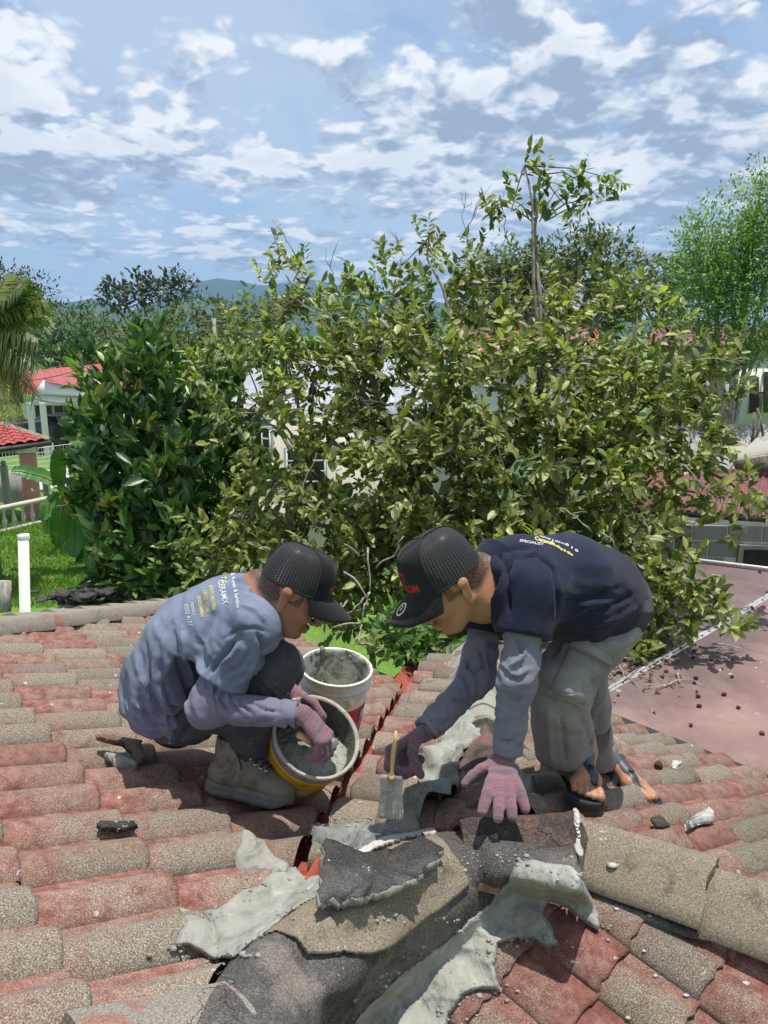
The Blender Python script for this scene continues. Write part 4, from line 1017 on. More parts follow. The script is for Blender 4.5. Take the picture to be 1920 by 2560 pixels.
# ---------------- the big rambutan tree beyond the eave
r = np.random.default_rng(21)
tree = empty('rambutan_tree', W(1150, 1500, 7.4) * np.array([1, 1, 0]), 'big rambutan tree with olive green leaves and spiky fruit spreading behind both men', 'tree')
blobs = [(640, 800, 110, 8.2), (560, 900, 90, 8.4), (760, 800, 150, 8.0), (930, 760, 150, 8.0), (1100, 740, 160, 8.0), (1290, 740, 160, 8.0), (1450, 740, 140, 8.0), (1580, 800, 140, 7.8), (1690, 870, 110, 7.6),
         (1770, 960, 80, 7.4), (620, 1010, 130, 8.0), (800, 980, 170, 7.6), (1000, 950, 190, 7.4), (1200, 940, 190, 7.2), (1400, 960, 190, 7.2), (1570, 1000, 160, 7.2), (1700, 1060, 120, 7.1),
         (690, 1240, 110, 7.6), (860, 1170, 170, 7.3), (1060, 1160, 190, 6.9), (1270, 1150, 190, 6.8), (1460, 1180, 170, 6.8), (1600, 1220, 110, 6.8), (1720, 1170, 80, 6.8),
         (560, 1350, 90, 7.6), (640, 1400, 110, 7.6), (800, 1360, 160, 7.3), (980, 1360, 160, 6.9), (1170, 1370, 170, 6.7), (1350, 1370, 150, 6.7), (1520, 1360, 110, 6.6), (1620, 1340, 70, 6.5),
         (1690, 1440, 60, 6.2), (1750, 1490, 55, 6.1, 1.3), (1800, 1520, 40, 6.0, 1.3), (1520, 1500, 110, 6.6), (1580, 1560, 70, 6.4), (1500, 1620, 70, 6.3), (1250, 1530, 120, 6.8), (900, 1500, 110, 7.2), (1060, 1530, 100, 6.9), (1600, 1470, 60, 6.4),
         (720, 660, 70, 8.3, .6), (690, 590, 34, 8.4, .9), (745, 620, 30, 8.4, .7), (1000, 620, 70, 8.2, .6), (1060, 560, 40, 8.2, .8), (1120, 610, 60, 8.2, .7), (1180, 590, 36, 8.2, .7), (900, 680, 70, 8.2, .8), (1530, 680, 70, 8.0, .7), (1400, 640, 60, 8.1, .5), (1850, 880, 50, 7.5, .6), (1830, 1230, 70, 6.8, .7), (1900, 1260, 60, 6.9, .7), (1060, 1570, 60, 6.5, 1), (1000, 1600, 60, 6.3, 1.2)]
blobs = [(b[0], b[1] + (58 if b[1] < 880 else 25), b[2] * (.80 if b[1] < 880 else .86), *b[3:]) for b in blobs]
P, O = blob_points(r, blobs, 47.0, flat=1.0, shell=.35, depthk=.9)
xy = pj(P)
holes = [(620, 960, 64, 46), (700, 1120, 62, 50), (775, 1180, 74, 44), (1195, 850, 40, 30), (1335, 785, 34, 18), (980, 1120, 26, 40), (1330, 1140, 20, 26), (800, 1420, 26, 30), (1080, 1260, 22, 16)]
k = ~in_hole(xy, holes) | (r.random(len(P)) < .04)
big = fbm(P * 1.25, 3, 5); k &= big > -0.42 - 0.0 * P[:, 0]
P, O = P[k], O[k]
Od = O * .8 + np.array([0, 0, .35])
# the sprig that stands above the crown
sb = [W(1340, 640, 8.0), W(1345, 560, 8.0), W(1335, 470, 8.0), W(1400, 470, 8.0), W(1460, 510, 8.0), W(1280, 500, 8.0), W(1310, 420, 8.0), W(1480, 440, 8.0), W(1370, 520, 8.0), W(1500, 470, 8.0), W(1240, 510, 8.0)]
sp = []
for q in sb[2:]:
    for _ in range(4): sp.append(q + r.normal(0, .09, 3))
sp = np.array(sp); P = np.concatenate([P, sp]); Od = np.concatenate([Od, r.normal(0, .5, sp.shape) + (0, 0, .3)])
Pb, Dd, Up, Ln, Wd, tw = sprays(r, P, Od, 11, 0.22, 0.116, spread=.6, droop=.22, Wr=.52)
n_leaf = len(Pb)
def man_mask(px, py, d):
    hid = ((px > 640) & (px < 860) & (py > 1350)) | ((px > 980) & (px < 1620) & (py > 1320)) | (py > 1700)
    return np.where(hid, 1.0, 0.0)
foliage(tree, M_LEAF_RAM, Pb, Dd, Up, Ln, Wd, singles=290, key='ram', seed=2, scorer=man_mask)
wood = Batch(); tw0 = Batch(); root = W(1150, 1500, 7.6); root = np.array([root[0], root[1], 0.0]); fork = root + (0, 0, 2.2)
limb(wood, root, fork, .16, .13, r, .06, 10)
hubs = [W(*q) for q in ((760, 1150, 7.9), (950, 1050, 7.7), (1150, 1000, 7.6), (1350, 1020, 7.6), (1560, 1080, 7.4), (900, 1350, 7.4), (1400, 1330, 7.1), (1130, 1330, 7.2))]
for h in hubs: limb(wood, fork + r.normal(0, .08, 3), h, .075, .045, r, .15, 8)
HB = np.array(hubs + [fork])
sel = r.choice(len(P), 420, replace=False); mids = []
for i in sel:
    h = HB[np.argmin(((HB - P[i]) ** 2).sum(1))]; mids.append((h, P[i]))
for h, e in mids[:110]: limb(tw0, h + r.normal(0, .06, 3), e, .028, .007, r, .16, 5, 6)
bl = [m[1] for m in mids[:110]]; BL = np.array(bl)
for _, e in mids[110:]:
    s_ = BL[np.argmin(((BL - e) ** 2).sum(1))]; limb(tw0, s_, e, .010, .004, r, .2, 4, 5)
limb(tw0, HB[3], sb[0], .03, .018, r, .05); limb(tw0, sb[0], sb[2], .018, .010, r, .05)
for q in sb[2:]: limb(tw0, sb[1] + (q - sb[1]) * .15, q, .009, .004, r, .12, 4)
wood.build('trunk', M_BARK, tree, True); tw0.build('branches', M_BRANCH, tree, True)['kind'] = 'stuff'
tw_b = Batch()      # bare pale twigs, past counting
for (x, y, d, dx, dy) in [(740, 640, 8.2, -60, -90), (700, 640, 8.2, -20, -70), (830, 700, 8.0, 10, -80), (1160, 640, 8.1, 20, -150), (1150, 600, 8.1, 60, -120), (1270, 600, 8.1, -30, -90), (1010, 640, 8.1, -20, -60), (1240, 640, 8, 40, -60),
                          (1180, 1180, 6.3, 60, -60), (1400, 1270, 6.2, 80, 60), (1500, 1330, 6.2, 40, 40), (840, 960, 7, 120, 90), (900, 1000, 7, 140, 40), (760, 900, 7.2, 90, 50), (1560, 860, 7, 60, -60), (1740, 900, 7, 110, 10), (1700, 1160, 6.4, 60, 60), (1500, 1660, 6.0, 30, 100), (1540, 1420, 6.0, 10, 110)]:
    a = W(x, y, d); b = W(x + dx, y + dy, d - .1); pts = limb(tw_b, a, b, .006, .003, r, .3, 4, 7)
    for _ in range(2):
        q = pts[r.integers(2, 6)]; limb(tw_b, q, q + (b - a) * .35 + r.normal(0, .07, 3), .004, .002, r, .3, 4, 4)
# dead hanging twigs between the two heads
for (x0, y0, x1, y1) in [(860, 1430, 920, 1500), (920, 1370, 925, 1480), (925, 1480, 880, 1530), (880, 1530, 800, 1545), (925, 1480, 905, 1560), (905, 1560, 830, 1570), (905, 1560, 895, 1610), (895, 1610, 960, 1620), (870, 1500, 830, 1550), (940, 1420, 985, 1390), (985, 1390, 1010, 1340), (900, 1390, 860, 1360)]:
    limb(tw_b, W(x0, y0, 6.0), W(x1, y1, 5.9), .009, .005, r, .3, 5, 6)
o = tw_b.build('dead_twig', M_BARK_PALE, tree, True); o['kind'] = 'stuff'
fr = Batch(); ico = bmesh.new(); bmesh.ops.create_icosphere(ico, subdivisions=1, radius=1.0)
IV = np.array([v.co for v in ico.verts]); IF = np.array([[v.index for v in f.verts] for f in ico.faces]); ico.free()
fsel = [(1030, 800), (940, 770), (1000, 850), (1480, 940), (1540, 900), (1600, 900), (1650, 940), (1700, 980), (1790, 990), (1800, 1010), (1690, 1010), (1250, 1240), (1235, 1250), (1570, 1290), (1690, 1350), (1530, 1090), (1470, 1180), (1820, 1000), (1030, 700), (1130, 690), (960, 640), (900, 920), (940, 940), (760, 990), (750, 1150), (800, 1100), (680, 940), (1350, 830), (1600, 1560), (1480, 1500), (720, 1260), (1020, 1270), (1030, 1010), (1390, 700), (1500, 720), (1610, 760), (1400, 900), (1290, 900), (1160, 1000), (660, 1170)]
for q, (x, y) in enumerate(fsel):
    for _ in range(r.integers(2, 5)):
        c = W(x + r.normal(0, 16), y + r.normal(0, 14), 6.5 + .9 * (y < 1000)); R_ = .021 + .004 * r.random()
        fr.add(c + IV * R_, IF, r.random())
        dd = rdir(r, 60); u = np.cross(dd, rdir(r, 60)); u /= np.linalg.norm(u, axis=1, keepdims=True)
        V = np.stack([c + dd * R_ * .9 + u * .0022, c + dd * R_ * .9 - u * .0022, c + dd * (R_ + .016) + rdir(r, 60) * .004], 1).reshape(-1, 3)
        fr.add(V, np.arange(180).reshape(-1, 3), r.random())
o = fr.build('fruit', M_FRUIT, tree, False, 'rnd'); o['kind'] = 'stuff'

# ---------------- generic tree made of a trunk and leafy blobs
def simple_tree(name, label, blobs, base, mat, leaf, dens, cat='tree', trunk_r=.15, seed=0, group=None, per=7, twig=.3, quads=False, flat=.85, holes=(), singles=0, key='x', droop=.15, spread=.6, outw=.8, upb=.35, Wr=.42, up_bias=1.0, limbs=24, shell=.35, cut=-.42, fr_=1.0, bark=None, depthk=.9):
    r = np.random.default_rng(seed); base = np.asarray(base, float); t = empty(name, base, label, cat, group)
    P, O = blob_points(r, blobs, dens, flat, shell, depthk); k = fbm(P * fr_, 3, seed) > cut
    if len(holes): k &= ~in_hole(pj(P), holes)
    P, O = P[k], O[k]
    Pb, Dd, Up, Ln, Wd, tw = sprays(r, P, O * outw + np.array([0, 0, upb]), per, twig, leaf, spread, droop, Wr, up_bias)
    foliage(t, mat, Pb, Dd, Up, Ln, Wd, singles=singles, key=key, quads=quads, seed=seed, name='crown')
    w = Batch(); cs = np.array([W(*b[:2], b[3]) for b in blobs]); ctr = cs.mean(0); fork = base + (np.array([ctr[0], ctr[1], ctr[2]]) - base) * .45
    limb(w, base, fork, trunk_r, trunk_r * .75, r, .05, 8)
    for c in cs: limb(w, fork, c, trunk_r * .5, trunk_r * .2, r, .12, 6)
    for i in r.choice(len(P), min(limbs, len(P)), replace=False):
        h = cs[np.argmin(((cs - P[i]) ** 2).sum(1))]; limb(w, h, P[i], trunk_r * .18, trunk_r * .06, r, .15, 4, 5)
    w.build('trunk', bark or M_BARK, t, True); return t

jb = [(b[0], b[1] + 15, b[2] * .9, *b[3:]) for b in [(372, 850, 50, 9.3, 1.2), (400, 920, 75, 9.2), (320, 960, 80, 9.2), (250, 960, 55, 9.3), (230, 900, 30, 9.4), (480, 930, 65, 9.3), (560, 960, 60, 9.4), (300, 1060, 110, 9.0), (430, 1060, 120, 9.0), (550, 1080, 100, 9.2), (240, 1120, 70, 9.1), (230, 1240, 70, 9.1),
      (310, 1210, 120, 8.9), (450, 1210, 140, 8.8), (580, 1200, 110, 9.1), (330, 1350, 120, 8.8), (470, 1350, 150, 8.7), (590, 1330, 100, 9.0), (420, 1440, 110, 8.8), (300, 1440, 70, 8.9)]]
simple_tree('jackfruit_tree', 'dense dark jackfruit tree with large glossy upright leaves left of the big tree', jb, (*W(420, 1400, 9.6)[:2], 0), M_LEAF_JACK, .215, 46, seed=31, per=8, twig=.16, outw=.55, upb=.75, droop=-.30, spread=.35, Wr=.42, up_bias=.35, singles=230, key='jack', cut=-.5, shell=.45)

# low bushes between the lawn and the roof
simple_tree('leafy_bush', 'bright green low bush at the foot of the jackfruit tree beside the roof ridge', [(300, 1450, 50, 9.0), (370, 1470, 60, 8.6), (450, 1470, 70, 8.4), (530, 1440, 60, 8.2), (590, 1470, 50, 8)], (*W(430, 1490, 9)[:2], 0), M_LEAF_BUSH, .13, 55, 'bush', .03, 41, per=7, twig=.16, limbs=16)
simple_tree('leafy_bush', 'pale yellow green spray of leaves below the shed roof behind the squatting man', [(520, 1400, 40, 7.9), (560, 1440, 50, 7.7), (500, 1440, 36, 7.8), (600, 1400, 46, 7.8), (660, 1370, 40, 7.8)], (*W(560, 1480, 8.2)[:2], 0), M_LEAF_RAM, .12, 45, 'bush', .02, 42, per=8, twig=.2, limbs=16)
simple_tree('creeping_plant', 'dark green creeper leaves hanging at the far end of the small ridge', [(1010, 1600, 46, 6.0), (960, 1600, 30, 6.1), (1040, 1630, 34, 5.9), (1100, 1600, 40, 6.0), (1020, 1560, 50, 6.2)], (*W(1010, 1640, 6.4)[:2], 2.2), M_LEAF_BUSH, .10, 80, 'creeper', .01, 43, per=7, twig=.12, limbs=10)
simple_tree('leafy_bush', 'yellow green bush leaning on the roof edge behind the bending man', [(1640, 1590, 30, 6.2), (1560, 1590, 44, 6.2), (1590, 1640, 30, 6.1)], (*W(1570, 1640, 6.4)[:2], 1), M_LEAF_RAM, .11, 55, 'bush', .012, 44, per=8, twig=.14, limbs=8)

# fine leaved bright tree at the right
bb = [(1800, 620, 80, 14), (1880, 540, 70, 14), (1850, 700, 100, 14), (1750, 720, 80, 14), (1930, 640, 90, 14), (1940, 800, 100, 14), (1840, 820, 80, 14), (1770, 810, 60, 14), (1740, 600, 40, 14, .7), (1900, 480, 40, 14, .8), (1780, 560, 40, 14, .7)]
simple_tree('moringa_tree', 'feathery bright green tree with thin trunks at the right edge', bb, (*W(1850, 1000, 14)[:2], 0), M_LEAF_BRIGHT, .085, 620, trunk_r=.10, seed=51, per=8, twig=.42, quads=True, flat=1, limbs=40, cut=-.12, fr_=1.6, shell=.2, bark=M_BARK_PALE)

# trees farther off
simple_tree('spreading_tree', 'dark flat topped tree standing against the sky above the distant wood on the left', [(300, 745, 42, 80), (350, 725, 38, 80), (430, 715, 42, 80), (400, 740, 40, 80), (460, 735, 28, 80), (270, 760, 26, 80)], (*W(390, 800, 80)[:2], -2), M_LEAF_RAIN, .75, 300, trunk_r=.5, seed=61, per=5, twig=1.2, quads=True, flat=.7, limbs=14, cut=-.2, fr_=.25)
simple_tree('olive_tree', 'broad olive green tree in the middle distance left of the big tree', [(300, 875, 60, 42), (380, 855, 66, 42), (470, 828, 64, 42), (560, 812, 62, 42), (640, 812, 62, 42), (440, 920, 80, 41), (560, 900, 80, 41), (330, 930, 60, 41), (700, 800, 50, 43)], (*W(470, 980, 42)[:2], 0), M_LEAF_FAR, .30, 420, trunk_r=.35, seed=62, per=6, twig=.5, quads=True, flat=1, limbs=14, cut=-.35, fr_=.5)
simple_tree('broad_tree', 'deep green tree above the red roofed white house', [(120, 860, 80, 48), (200, 850, 70, 48), (60, 880, 70, 48), (260, 870, 60, 47), (150, 900, 80, 46), (240, 910, 70, 46)], (*W(160, 960, 48)[:2], 0), M_LEAF_FAR2, .36, 380, trunk_r=.4, seed=63, per=6, twig=.8, quads=True, flat=1, limbs=12, cut=-.35, fr_=.5)
simple_tree('tall_tree', 'tall dark tree behind the coconut palm at the left edge', [(30, 740, 60, 60), (80, 740, 50, 60), (0, 800, 90, 60), (60, 800, 70, 60), (110, 780, 30, 60), (-40, 720, 60, 60)], (*W(30, 900, 60)[:2], 0), M_LEAF_RAIN, .42, 380, trunk_r=.5, seed=64, per=5, twig=.9, quads=True, flat=1, limbs=12, cut=-.35, fr_=.4)
simple_tree('small_tree', 'small round tree on the skyline in front of the blue hill', [(225, 800, 24, 90), (245, 812, 20, 90), (205, 812, 18, 90)], (*W(226, 840, 90)[:2], 0), M_LEAF_FAR2, .6, 500, trunk_r=.3, seed=65, per=4, twig=1, quads=True, limbs=4)
simple_tree('distant_tree', 'dark olive tree behind the right half of the big tree', [(1300, 680, 80, 26), (1420, 640, 80, 26), (1500, 660, 80, 26), (1240, 720, 80, 26), (1560, 720, 70, 26), (1360, 740, 100, 26)], (*W(1400, 900, 26)[:2], 0), M_LEAF_FAR, .22, 330, trunk_r=.3, seed=66, per=6, twig=.5, quads=True, limbs=12, cut=-.4, fr_=.7)
simple_tree('distant_tree', 'dark green tree with a palm top on the skyline left of the feathery tree', [(1640, 700, 50, 50), (1700, 690, 40, 50), (1600, 730, 50, 50), (1740, 700, 60, 50), (1680, 740, 60, 50)], (*W(1660, 860, 50)[:2], 0), M_LEAF_FAR2, .42, 240, trunk_r=.3, seed=67, per=6, twig=.6, quads=True, limbs=8)
# wood behind everything: one mass of crowns nobody could count
r = np.random.default_rng(77); far = []
for i in range(70):
    x = -700 + i * 50 + r.uniform(-30, 30); far.append((x, 835 + r.uniform(-12, 16) - (18 if 500 < x < 1300 else 0), r.uniform(38, 62), r.uniform(95, 150)))
P, O = blob_points(r, far, 90, 1.0, .5, 1.5)
Pb, Dd, Up, Ln, Wd, tw = sprays(r, P, O + (0, 0, .4), 4, 1.6, 1.3, .6, .1)
V, F = quad_arrays(Pb, Dd, Up, Ln, Wd); me = npmesh('wood', V, F); setattr_f(me, 'rnd', np.repeat(r.random(len(Pb)), 4))
o = link_mesh('distant_wood', me, M_LEAF_FAR2); tag(o, 'belt of distant green trees along the foot of the hills', 'wood', kind='stuff')

# ---------------- coconut palm
def frond(parent, a, b, sag, nl=46, ll=.62, mat=M_PALM, name='frond', seed=0, roll=0):
    r = np.random.default_rng(seed); a, b = np.asarray(a, float), np.asarray(b, float); n = 14; t = np.linspace(0, 1, n)
    L = np.linalg.norm(b - a); pts = a + (b - a) * t[:, None]; pts[:, 2] += sag * np.sin(np.pi * t * .9) * L
    bt = Batch(); bt.tube(pts, np.linspace(.032, .006, n), 5)
    u = np.linspace(.12, 1, nl); cp = np.stack([np.interp(u, t, pts[:, k]) for k in range(3)], 1); tg = np.gradient(cp, axis=0); tg /= np.linalg.norm(tg, axis=1, keepdims=True)
    s = np.cross(tg, (0, 0, 1)); s /= np.linalg.norm(s, axis=1, keepdims=True)
    for sg in (-1, 1):
        len_ = ll * np.sin(np.pi * (.12 + .80 * u)) ** .6 * r.uniform(.85, 1.1, nl)
        d = s * sg * .85 + tg * .55 + np.array([0, 0, -.35]) + r.normal(0, .08, s.shape); d /= np.linalg.norm(d, axis=1, keepdims=True)
        p1 = cp + d * (len_ * .5)[:, None]; p2 = p1 + (d + np.array([0, 0, -.55])) * (len_ * .5)[:, None]; w = tg * .020
        V = np.stack([cp - w, cp + w, p1 - w, p1 + w, p2], 1).reshape(-1, 3); o_ = np.arange(nl)[:, None] * 5
        bt.add(V, [np.concatenate([o_ + 0, o_ + 1, o_ + 3, o_ + 2], 1)], r.random()); bt.add(V, [np.concatenate([o_ + 2, o_ + 3, o_ + 4], 1)], r.random())
    bt.build(name, mat, parent, False, 'rnd')
pc = W(-60, 860, 15.5); palm = empty('coconut_palm', (pc[0], pc[1], 0), 'coconut palm with drooping yellowing fronds at the left edge', 'palm')
tube('trunk', [(pc[0] - .2, pc[1], 0), (pc[0] - .15, pc[1], 2), (pc[0], pc[1], pc[2])], [.17, .14, .12], M_BARK_PALE, palm)
for q, (x, y, s_, m_) in enumerate([(70, 720, .10, 0), (108, 760, .16, 0), (115, 800, .2, 0), (95, 860, .22, 0), (60, 700, .05, 0), (20, 690, .05, 0), (100, 940, .28, 0), (92, 1010, .34, 1), (60, 1060, .30, 1), (30, 1075, .25, 1), (-120, 720, .05, 0), (-200, 800, .1, 0), (-180, 950, .2, 0), (70, 985, .30, 0), (10, 1040, .2, 1)]):
    frond(palm, pc, W(x, y, 15.5 + (q % 3 - 1) * .5), s_, mat=M_PALM_DEAD if m_ else M_PALM, seed=q, ll=.75)
# small palm crown on the skyline
sp_ = W(1665, 650, 50); pt = empty('skyline_palm', (sp_[0], sp_[1], 0), 'tiny palm crown on the skyline right of the big tree', 'palm')
tube('trunk', [(sp_[0], sp_[1], 0), tuple(sp_)], [.2, .12], M_BARK, pt)
for q in range(8):
    a = q * math.pi / 4; frond(pt, sp_, sp_ + np.array([math.cos(a) * 1.6, math.sin(a) * 1.6, -.2]), .2, 14, .5, M_PALM, seed=80 + q)

# ---------------- banana plants
def banana_leaf(parent, pts, wid, seed=0, name='leaf'):
    r = np.random.default_rng(seed); pts = np.asarray(pts, float); n = 18; t = np.linspace(0, 1, n); tt = np.linspace(0, 1, len(pts))
    c = np.stack([np.interp(t, tt, pts[:, k]) for k in range(3)], 1); k5 = np.ones(5) / 5
    c = np.stack([np.convolve(np.pad(c[:, k], 2, mode='edge'), k5, 'valid') for k in range(3)], 1)
    tg = np.gradient(c, axis=0); tg /= np.linalg.norm(tg, axis=1, keepdims=True)
    side = np.cross(tg, unit(CAM - c.mean(0)) * .7 + np.array([0, 0, .7])); side /= np.linalg.norm(side, axis=1, keepdims=True); up = np.cross(side, tg)
    w = wid * np.sin(np.pi * np.clip(.06 + .93 * t, 0, 1)) ** .45
    G = np.stack([c + side * (w * x)[:, None] + up * ((abs(x) * .22 - .0) * w * (1 + .0) + .03 * np.sin(t * 40 + x * 3) * abs(x))[:, None] for x in (-1, -.5, 0, .5, 1)], 1)
    i, j = np.meshgrid(np.arange(n - 1), np.arange(4), indexing='ij'); a = (i * 5 + j).ravel()
    F = np.stack([a, a + 1, a + 6, a + 5], 1)
    lf = link_mesh(name, npmesh(name, G.reshape(-1, 3), F, True), M_BANANA, parent)
    tube('midrib', c + up * .012, np.linspace(.022, .006, n), M_FRUIT, lf, 5)
bp = np.array([*W(225, 1390, 17.5)[:2], 0.0]); ban = empty('banana_plant', bp, 'banana plant with long drooping torn leaves on the lawn at the left', 'banana plant')
for q, (dx, rr) in enumerate(((0, .13), (.45, .11), (-.4, .1))):
    tube('stem', [bp + (dx, .2 * q, 0), bp + (dx * .9, .2 * q, 1.0), bp + (dx * .7 - .1, .2 * q, 1.75)], [rr, rr * .85, rr * .5], M_BANANA if q else M_BARK_PALE, ban)
D_ = 17.0
for q, (pp, w_) in enumerate([([(155, 1215), (110, 1192), (60, 1180), (25, 1178)], .20), ([(150, 1225), (145, 1180), (148, 1135), (158, 1120)], .17), ([(165, 1235), (195, 1235), (225, 1260), (238, 1340), (232, 1410)], .33), ([(160, 1240), (180, 1260), (190, 1330), (182, 1400)], .24),
        ([(150, 1240), (130, 1270), (105, 1290), (95, 1295)], .18), ([(170, 1230), (210, 1190), (215, 1120), (190, 1060)], .28), ([(160, 1240), (215, 1250), (262, 1300), (275, 1380)], .25), ([(150, 1230), (125, 1250), (118, 1300), (118, 1340)], .12), ([(165, 1240), (150, 1290), (148, 1340), (140, 1370)], .2)]):
    banana_leaf(ban, [W(x, y, D_ + .15 * math.sin(q * 2.1 + k_)) for k_, (x, y) in enumerate(pp)], w_, q)
fb = Batch(); r = np.random.default_rng(5)
flw = empty('flower_bush', (*W(150, 1330, 19)[:2], 0), 'small shrub with orange red flowers behind the banana leaves', 'shrub')
P = W(175, 1262, 19) + r.normal(0, 1, (260, 3)) * (.28, .3, .25)
foliage(flw, M_LEAF_BUSH, P, rdir(r, 260), np.tile([[0, 0, 1.]], (260, 1)) + r.normal(0, .4, (260, 3)), np.full(260, .16), np.full(260, .07), quads=True, seed=4)
M_FLOWER = material('orange red petals', {'Base Color': (0.62, 0.09, 0.02, 1), 'Roughness': .6})
P = W(172, 1255, 18.8) + r.normal(0, 1, (45, 3)) * (.26, .3, .2); V, F = quad_arrays(P, rdir(r, 45), rdir(r, 45), np.full(45, .14), np.full(45, .12))
o = link_mesh('flowers', npmesh('flowers', V, F), M_FLOWER, flw); o['kind'] = 'stuff'
print('leaves', n_leaf)
# ============================================================ ground, hills, buildings
def S(o, label=None): return tag(o, label, None, None, 'structure')
def grass_fn(n):
    p = n.pos(); a = n.noise(p, .9, 4, .6); b = n.noise(p, 14, 4, .7)
    c = n.ramp(n.m('ADD', n.m('MULTIPLY', a, .5), n.m('MULTIPLY', b, .5)), [(.3, (.045, .10, .014)), (.5, (.11, .22, .025)), (.7, (.20, .32, .05))])
    return {'Base Color': c, 'Roughness': .95, 'Normal': n.bump(b, .8, .05)}
M_GRASS = material('lawn', grass_fn)
M_BLADE = material('grass blades', leaf_fn((.06, .13, .015), (.14, .27, .03), (.30, .42, .08), .4, .6))
bm = bmesh.new(); bmesh.ops.create_grid(bm, x_segments=40, y_segments=40, size=9000)
S(bm_obj('ground', bm, M_GRASS))
lawn = [atz(x, y, 0.0) for x, y in ((-250, 1310), (330, 1290), (420, 1500), (-120, 1520))]
r = np.random.default_rng(8); lo = np.min(lawn, 0); hi = np.max(lawn, 0); n_ = 60000
P = np.stack([r.uniform(lo[0], hi[0], n_), r.uniform(lo[1], hi[1], n_), np.zeros(n_)], 1)
xy_ = pj(P); P = P[(xy_[:, 1] > 1290) & (xy_[:, 1] < 1520) & (xy_[:, 0] > -60) & (xy_[:, 0] < 420)]
h_ = r.uniform(.05, .13, len(P)) * (1 + .5 * fbm(P * 1.2, 2, 4)); tip = P + np.stack([r.normal(0, .04, len(P)), r.normal(0, .04, len(P)), h_], 1)
w_ = rdir(r, len(P)) * (1, 1, 0) * .014
V = np.stack([P - w_, P + w_, tip], 1).reshape(-1, 3); me = npmesh('grass', V, np.arange(len(V)).reshape(-1, 3)); setattr_f(me, 'rnd', np.repeat(r.random(len(P)), 3))
tag(link_mesh('grass', me, M_BLADE), 'short bright green lawn grass left of the roof', 'grass', kind='stuff')

def hill_fn(c):
    def fn(n):
        p = n.pos(); a = n.noise(p, .006, 6, .7); b = n.noise(p, .03, 4, .7)
        return {'Base Color': n.ramp(n.m('ADD', n.m('MULTIPLY', a, .5), n.m('MULTIPLY', b, .5)), [(.35, tuple(x * .55 for x in c)), (.6, c)]), 'Roughness': 1, 'Specular IOR Level': 0}
    return fn
M_HILL = material('wooded hills', hill_fn((0.055, 0.085, 0.05)))
def hills(prof, d, name, depth=1500, seed=0):
    xs = np.linspace(prof[0][0], prof[-1][0], 420); ys = np.interp(xs, [p[0] for p in prof], [p[1] for p in prof])
    ys = ys + 1.6 * fbm(np.stack([xs * .11, xs * 0, xs * 0], 1), 3, seed) + 1.0 * vnoise(np.stack([xs * .6, xs * 0, xs * 0], 1), seed)
    top = np.array([W(x, y, d) for x, y in zip(xs, ys)]); rows = []
    for k in range(14):
        t = k / 13; q = top.copy(); q[:, 1] -= depth * (1 - t) * .9; q[:, 2] = top[:, 2] * (math.sin(t * math.pi / 2) ** 1.1) * (1 + .22 * (1 - t) * fbm(np.stack([xs * .02, np.full_like(xs, t * 3), xs * 0], 1), 3, seed + 2)) - 3; rows.append(q)
    q = top.copy(); q[:, 1] += depth; q[:, 2] = -5; rows.append(q)
    G = np.array(rows); m = len(xs); i, j = np.meshgrid(np.arange(len(rows) - 1), np.arange(m - 1), indexing='ij'); a = (i * m + j).ravel()
    S(link_mesh(name, npmesh(name, G.reshape(-1, 3), np.stack([a, a + 1, a + m + 1, a + m], 1), True), M_HILL))
hills([(-900, 830), (-300, 815), (60, 812), (130, 795), (175, 783), (205, 772), (235, 752), (262, 748), (290, 768), (340, 790), (420, 800), (600, 812), (1500, 826), (2800, 830)], 3400, 'hills', 1200, 3)
hills([(-900, 832), (200, 815), (330, 790), (420, 760), (470, 735), (500, 722), (530, 703), (560, 697), (600, 702), (640, 712), (690, 716), (735, 706), (780, 700), (860, 715), (960, 735), (1200, 770), (1600, 800), (2800, 830)], 4200, 'hills', 1500, 5)

def wall_fn(c, dirt=.25):
    def fn(n):
        p = n.pos(); a = n.noise(n.vm('MULTIPLY', p, (1, 1, .35)), 2.2, 5, .65); b = n.noise(p, 30, 4, .6)
        cc = n.mix(n.m('MULTIPLY', n.ss(a, .45, .7), dirt), c, tuple(x * .45 for x in c)); cc = n.mix(n.ss(b, .35, .75, 0, .18), cc, tuple(x * .6 for x in c))
        return {'Base Color': cc, 'Roughness': .85, 'Normal': n.bump(b, .25, .01)}
    return fn
M_WALLW = material('white painted wall', wall_fn((.74, .74, .70)))
M_WALLC = material('cream rendered wall', wall_fn((.58, .54, .45), .35))
M_GLASS = material('dark window glass', {'Base Color': (.02, .025, .03, 1), 'Roughness': .12})
M_METW = material('white painted metal', paint_fn((.72, .73, .72), .4, .15, 6))
M_PINK = material('pink painted concrete', wall_fn((.50, .22, .20), .35))
M_REDMETAL = material('red ribbed metal roof', paint_fn((.42, .085, .08), .42, .22, 1.2, bumps=.05))
M_REDRUST = material('faded red corrugated roof', paint_fn((.21, .07, .068), .6, .6, 1.6, bumps=.1))
M_PALEROOF = material('pale metal roof', paint_fn((.33, .36, .40), .5, .35, 1.5, bumps=.05))
M_REDTILE2 = material('red clay tile', paint_fn((.40, .06, .05), .55, .3, 3))
M_CONC = material('rough grey concrete', wall_fn((.34, .33, .30), .5))
M_BLOCK = material('grey concrete block', wall_fn((.27, .275, .275), .4))
M_JOINT = material('recessed block mortar', wall_fn((.13, .13, .13), .3))
M_FASCIA = material('dark fascia', paint_fn((.05, .045, .045), .6, .2))
M_ASB = material('weathered corrugated sheet', wall_fn((.36, .33, .29), .6))
